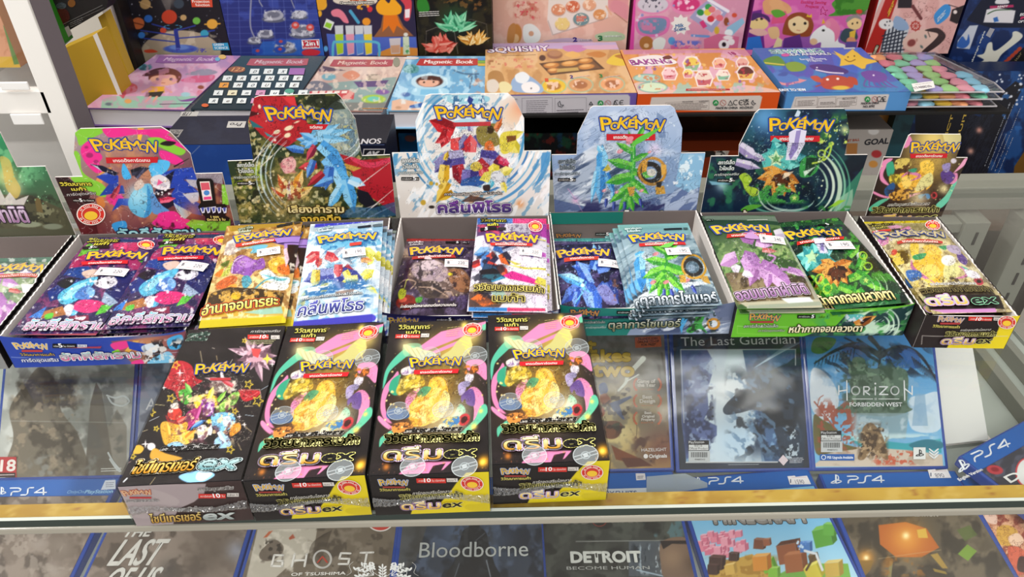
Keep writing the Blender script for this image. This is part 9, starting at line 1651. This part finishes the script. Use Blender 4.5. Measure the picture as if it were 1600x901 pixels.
stand_toy('s1','black standing toy box with planets around a lamp, at the left',196,356.5,1.20,col='22243a')
stand_toy('s2','dark blue standing toy box with grey robots on a grid',357.5,503,1.20,col='1f2a6a')
stand_toy('s3','dark purple standing toy box with test tubes and an orange volcano',504,651.5,1.20,col='2a2440')
stand_toy('s4','black standing toy box with green, red and yellow crystals',653,769.5,1.20,col='15120f')
stand_toy('s5','peach standing toy box with a tray of pastel buns',771,979,1.245,col='c99a90')
stand_toy('s6','pink standing toy box with a paint palette and stickers',985,1160,1.245,col='c24a8c')
stand_toy('s7','magenta standing toy box with felt dolls and a white unicorn',1168,1343,1.245,col='a04aa0')
stand_toy('s8','red spined pink book with a shouting child in a checked shirt',1356,1488,1.245,group=None,col='a8201c',name='activity_book',cat='book')
stand_toy('s9','blue guitar toy box with a white dancing silhouette, at the upper right',1492,1680,1.25,group=None,col='12224e',zt=.13,z0=-.2255)
def low_box(key,label,cat,x0,x1,Y,ytop,d,col,name='toy_box',group='boxes on the low shelf',z0=-.2258):
 A,B=ony(x0,ytop,Y),ony(x1,ytop,Y);ux=np.array([1.,0,0]);uy=np.array([0,1.,0])
 o=np.array([A[0],Y,z0]);return carton(key,label,name,cat,o,ux,uy,B[0]-A[0],d,A[2]-z0,group,col=col,top=key+'_t' if key+'_t' in ART else None,front=key,bev=.001)
low_box('l1','big blue electric guitar toy box under the guitar silhouette, at the right edge','toy box',1434,1690,1.175,112,.045,'0d1c3c',group=None)
low_box('l2','white box with a football print on the low shelf, behind the narrow display box','toy box',1322,1396,1.05,203,.06,'b9b0a8')
low_box('l3','tan carton on the low shelf behind the football box','carton',1290,1398,1.14,168,.05,'a87435',name='tan_carton')
low_box('l4','dark teal box between the tan carton and the guitar box','toy box',1403,1433,1.12,170,.05,'1c4650')
low_box('l5','rust orange box with a football on the low shelf, behind the icy lid','toy box',1050,1240,1.06,236,.07,'7a2f16')
low_box('l6','dark brown carton behind the rust orange box','carton',990,1280,1.16,165,.06,'3a2110',name='brown_carton')
low_box('l7','black toy box on the low shelf behind the white swirl lid','toy box',800,935,1.06,208,.07,'16191c')
low_box('l8','blue toy box on the low shelf below the astronaut book','toy box',622,700,1.04,208,.08,'1e5a94')
t=carton('c1','navy console box lying upside down behind the paint splashed lid','console_box','box',(-.414,.80,-.2),np.array([1.,0,0]),np.array([0,1.,0]),.268,.083,.2168,None,col='16182c',top='c1_top',front='c1_front',bev=.0015)
SHB=thing('box_stand','low wooden stand behind the counter under the console box','stand',(-.28,.845,-.96))
Geo().box((-.46,.79,-.215),(.36,0,0),(0,.11,0),(0,0,.0145),.001).build('stand_top',plain('brown_shelf_board','4a3422'),SHB)
for x in(-.45,-.12):
 for y in(.8,.87):Geo().box((x,y,-.96),(.02,0,0),(0,.02,0),(0,0,.746),.001).build('leg',M['dark'],SHB)
CG='clear packets of foam animals on the shelf'
def clamshell(label,z,dx,seed,tag_=False):
 FL,FR=onz(1413+dx,172,SHELF_Z),onz(1556+dx,170,SHELF_Z);w=FR[0]-FL[0];d=.155
 t=thing('clear_packet',label,'toy packet',(FL[0]+w/2,FL[1]+d/2,z),0,CG)
 h=.0088;o=np.array([FL[0],FL[1],z]);X=np.array([1.,0,0]);Y=np.array([0,1.,0])
 out=[(0,0),(w,0),(w+.004,d*.22),(w*.86,d*.8),(w*.8,d),(.004,d),(0,d*.8)];k=len(out);inn=[((a-w*.45)*.86+w*.45,(b-d*.5)*.86+d*.5)for a,b in out];top=.004 if tag_ else .0015
 V=[o+X*a+Y*b+Z3*h*.5 for a,b in out]+[o+X*a+Y*b+Z3*(h+top)for a,b in inn]+[o+X*w*.45+Y*d*.5+Z3*(h+top*1.5)]+[o+X*a+Y*b+Z3*.0003 for a,b in inn]
 F=[[i,(i+1)%k,k+(i+1)%k,k+i]for i in range(k)]+[[k+i,k+(i+1)%k,2*k]for i in range(k)]+[[(i+1)%k,i,2*k+1+i,2*k+1+(i+1)%k]for i in range(k)]
 mesh_obj('clear_shell',V,F,M['clam'],t)
 g=Geo()
 for i in range(k):a,b=out[i],out[(i+1)%k];g.tube([o+X*a[0]+Y*a[1]+Z3*h*.5,o+X*b[0]+Y*b[1]+Z3*h*.5],.0012,6)
 g.build('rim',plain('milky_plastic_rim','d8d2d4',rough=.2,alpha=.55),t)
 r=random.Random(seed);cols=['e9c34a','7fd0a8','e59aa8','e8a070','b0a4d8','94cbe0','d8808a','a0d084']
 bm=bmesh.new();bmesh.ops.create_uvsphere(bm,u_segments=14,v_segments=9,radius=1);bm.verts.index_update();SV=[v.co.copy()for v in bm.verts];F=[[v.index for v in f.verts]for f in bm.faces];bm.free();n=0
 for j in range(6):
  for i in range(6):
   a,b=.013+i*.0235+r.uniform(-.002,.002),.014+j*.0255+r.uniform(-.002,.002)
   if a>w-.012-max(0,b-d*.2)*.22:continue
   c=cols[(n*3+seed+j)%8];P=[]
   for v in SV:f=1+.16*math.cos(3*math.atan2(v.y,v.x)+n);P.append(o+X*(a+v.x*.0122*f)+Y*(b+v.y*.0125*f)+Z3*(.0046+v.z*.0042))
   mesh_obj('foam_animal',P,F,plain('foam_'+c,c,rough=.7),t,smooth=True);n+=1
 if tag_:
  p=Panel(o+Z3*(h+top*1.5+.0004),X,Y,w,d);D=Deco(p,.0003);D.P([(1424,131),(1458,126.5),(1461,137),(1429,143.5)],'efece8');D.build('price_sticker',t)
  D=Deco(p,.0007);D.T('1748820',(1431,139.5),(1457,136),3.5,'77707a');D.lines((1430,133),(1456,129.5),1,2,'8a8288');D.build('sticker_print',t)
 return t
clamshell('clear packet of foam animals, bottom one of the stack at the shelf end',SHELF_Z+.0003,-2,2)
clamshell('clear packet of foam animals in the middle of the stack at the shelf end',SHELF_Z+.0110,0,5)
clamshell('clear packet of foam animals with a price sticker, top of the stack',SHELF_Z+.0217,1,1,True)
def slab(name,label,cat,px,Y,th,col,key=None,**k):
 P=[ony(*p,Y)for p in px];c=sum(P)/len(P)
 t=thing(name,label,cat,(c[0],Y,min(p[2]for p in P)))
 Geo().prism(P,(0,-th,0)).build('carton',plain('carton_'+col,col,rough=.45),t)
 return t
t=slab('yellow_carton','plain yellow carton standing between the white cabinet and the toy shelf','carton',[(60,340),(86,82),(147,55),(203,182),(200,340)][::-1],1.02,.04,'c09a2c')
g=Geo().prism([ony(*p,1.019)for p in[(145,55.5),(151,51.5),(205,184),(199,184)]][::-1],(0,-.001,0));g.build('carton_edge',M['white'],t)
t=slab('yellow_board','narrow yellow board behind the yellow carton','board',[(153,27),(163,20),(207,130),(199,140)][::-1],1.1,.02,'c9a637')
t=slab('green_box','green box standing above the yellow carton','box',[(40,-30),(64,-10),(99,69),(85,82)][::-1],1.06,.03,'2b7a1f')
g=Geo().prism([ony(*p,1.0595)for p in[(73,53),(86,48),(90,57),(77,63)]][::-1],(0,-.0005,0));g.build('price_sticker',M['sticker'],t)
t=slab('black_box','black box with a dim city print, above the yellow carton','box',[(58,-20),(172,-20),(166,14),(90,58),(83,42)][::-1],1.08,.03,'1e1d20')
p=Panel(ony(60,60,1.08)+np.array([0,-.0004,0]),(1,0,0),(0,0,1),.1,.1);D=Deco(p,.0003)
D.E(97,26,12,13,'5a2622',.6);D.E(112,5,6,6,'8a5a2c',.7);D.E(96,9,8,5,'55606a',.5)
D.L([(90,42),(160,8)],.8,'77777a',.7);D.L([(92,45),(162,12)],.6,'77777a',.5);D.lines((110,36),(130,27),3,3,'88888c')
D.P([(94,47),(107,40),(113,53),(101,64)],'a8a2a4');D.build('box_print',t)
t=thing('orange_toy_box','orange and yellow toy box inside the white cabinet','toy box',ony(0,105,.835))
A,B=ony(-60,106,.835),ony(33,106,.835)
p=Panel(A,(1,0,0),(0,0,1),B[0]-A[0],.09)
Geo().box(A,(B[0]-A[0],0,0),(0,.03,0),(0,0,.09),.001).build('carton',plain('carton_e0a070','e0a070'),t)
sheet(p,lambda A:A.fill('e3a27e').N('c9825a',12,.5,.6,3,.5).P([(-50,90),(30,88),(34,110),(-50,112)],'e2b545').P([(5,40),(12,40),(30,100),(22,101)],'6f8f4e'),'front_print',M['card'],t)
Geo().box((-.93,.83,A[2]-.008),(.34,0,0),(0,.048,0),(0,0,.007)).build('cabinet_shelf',M['glass'],CB)
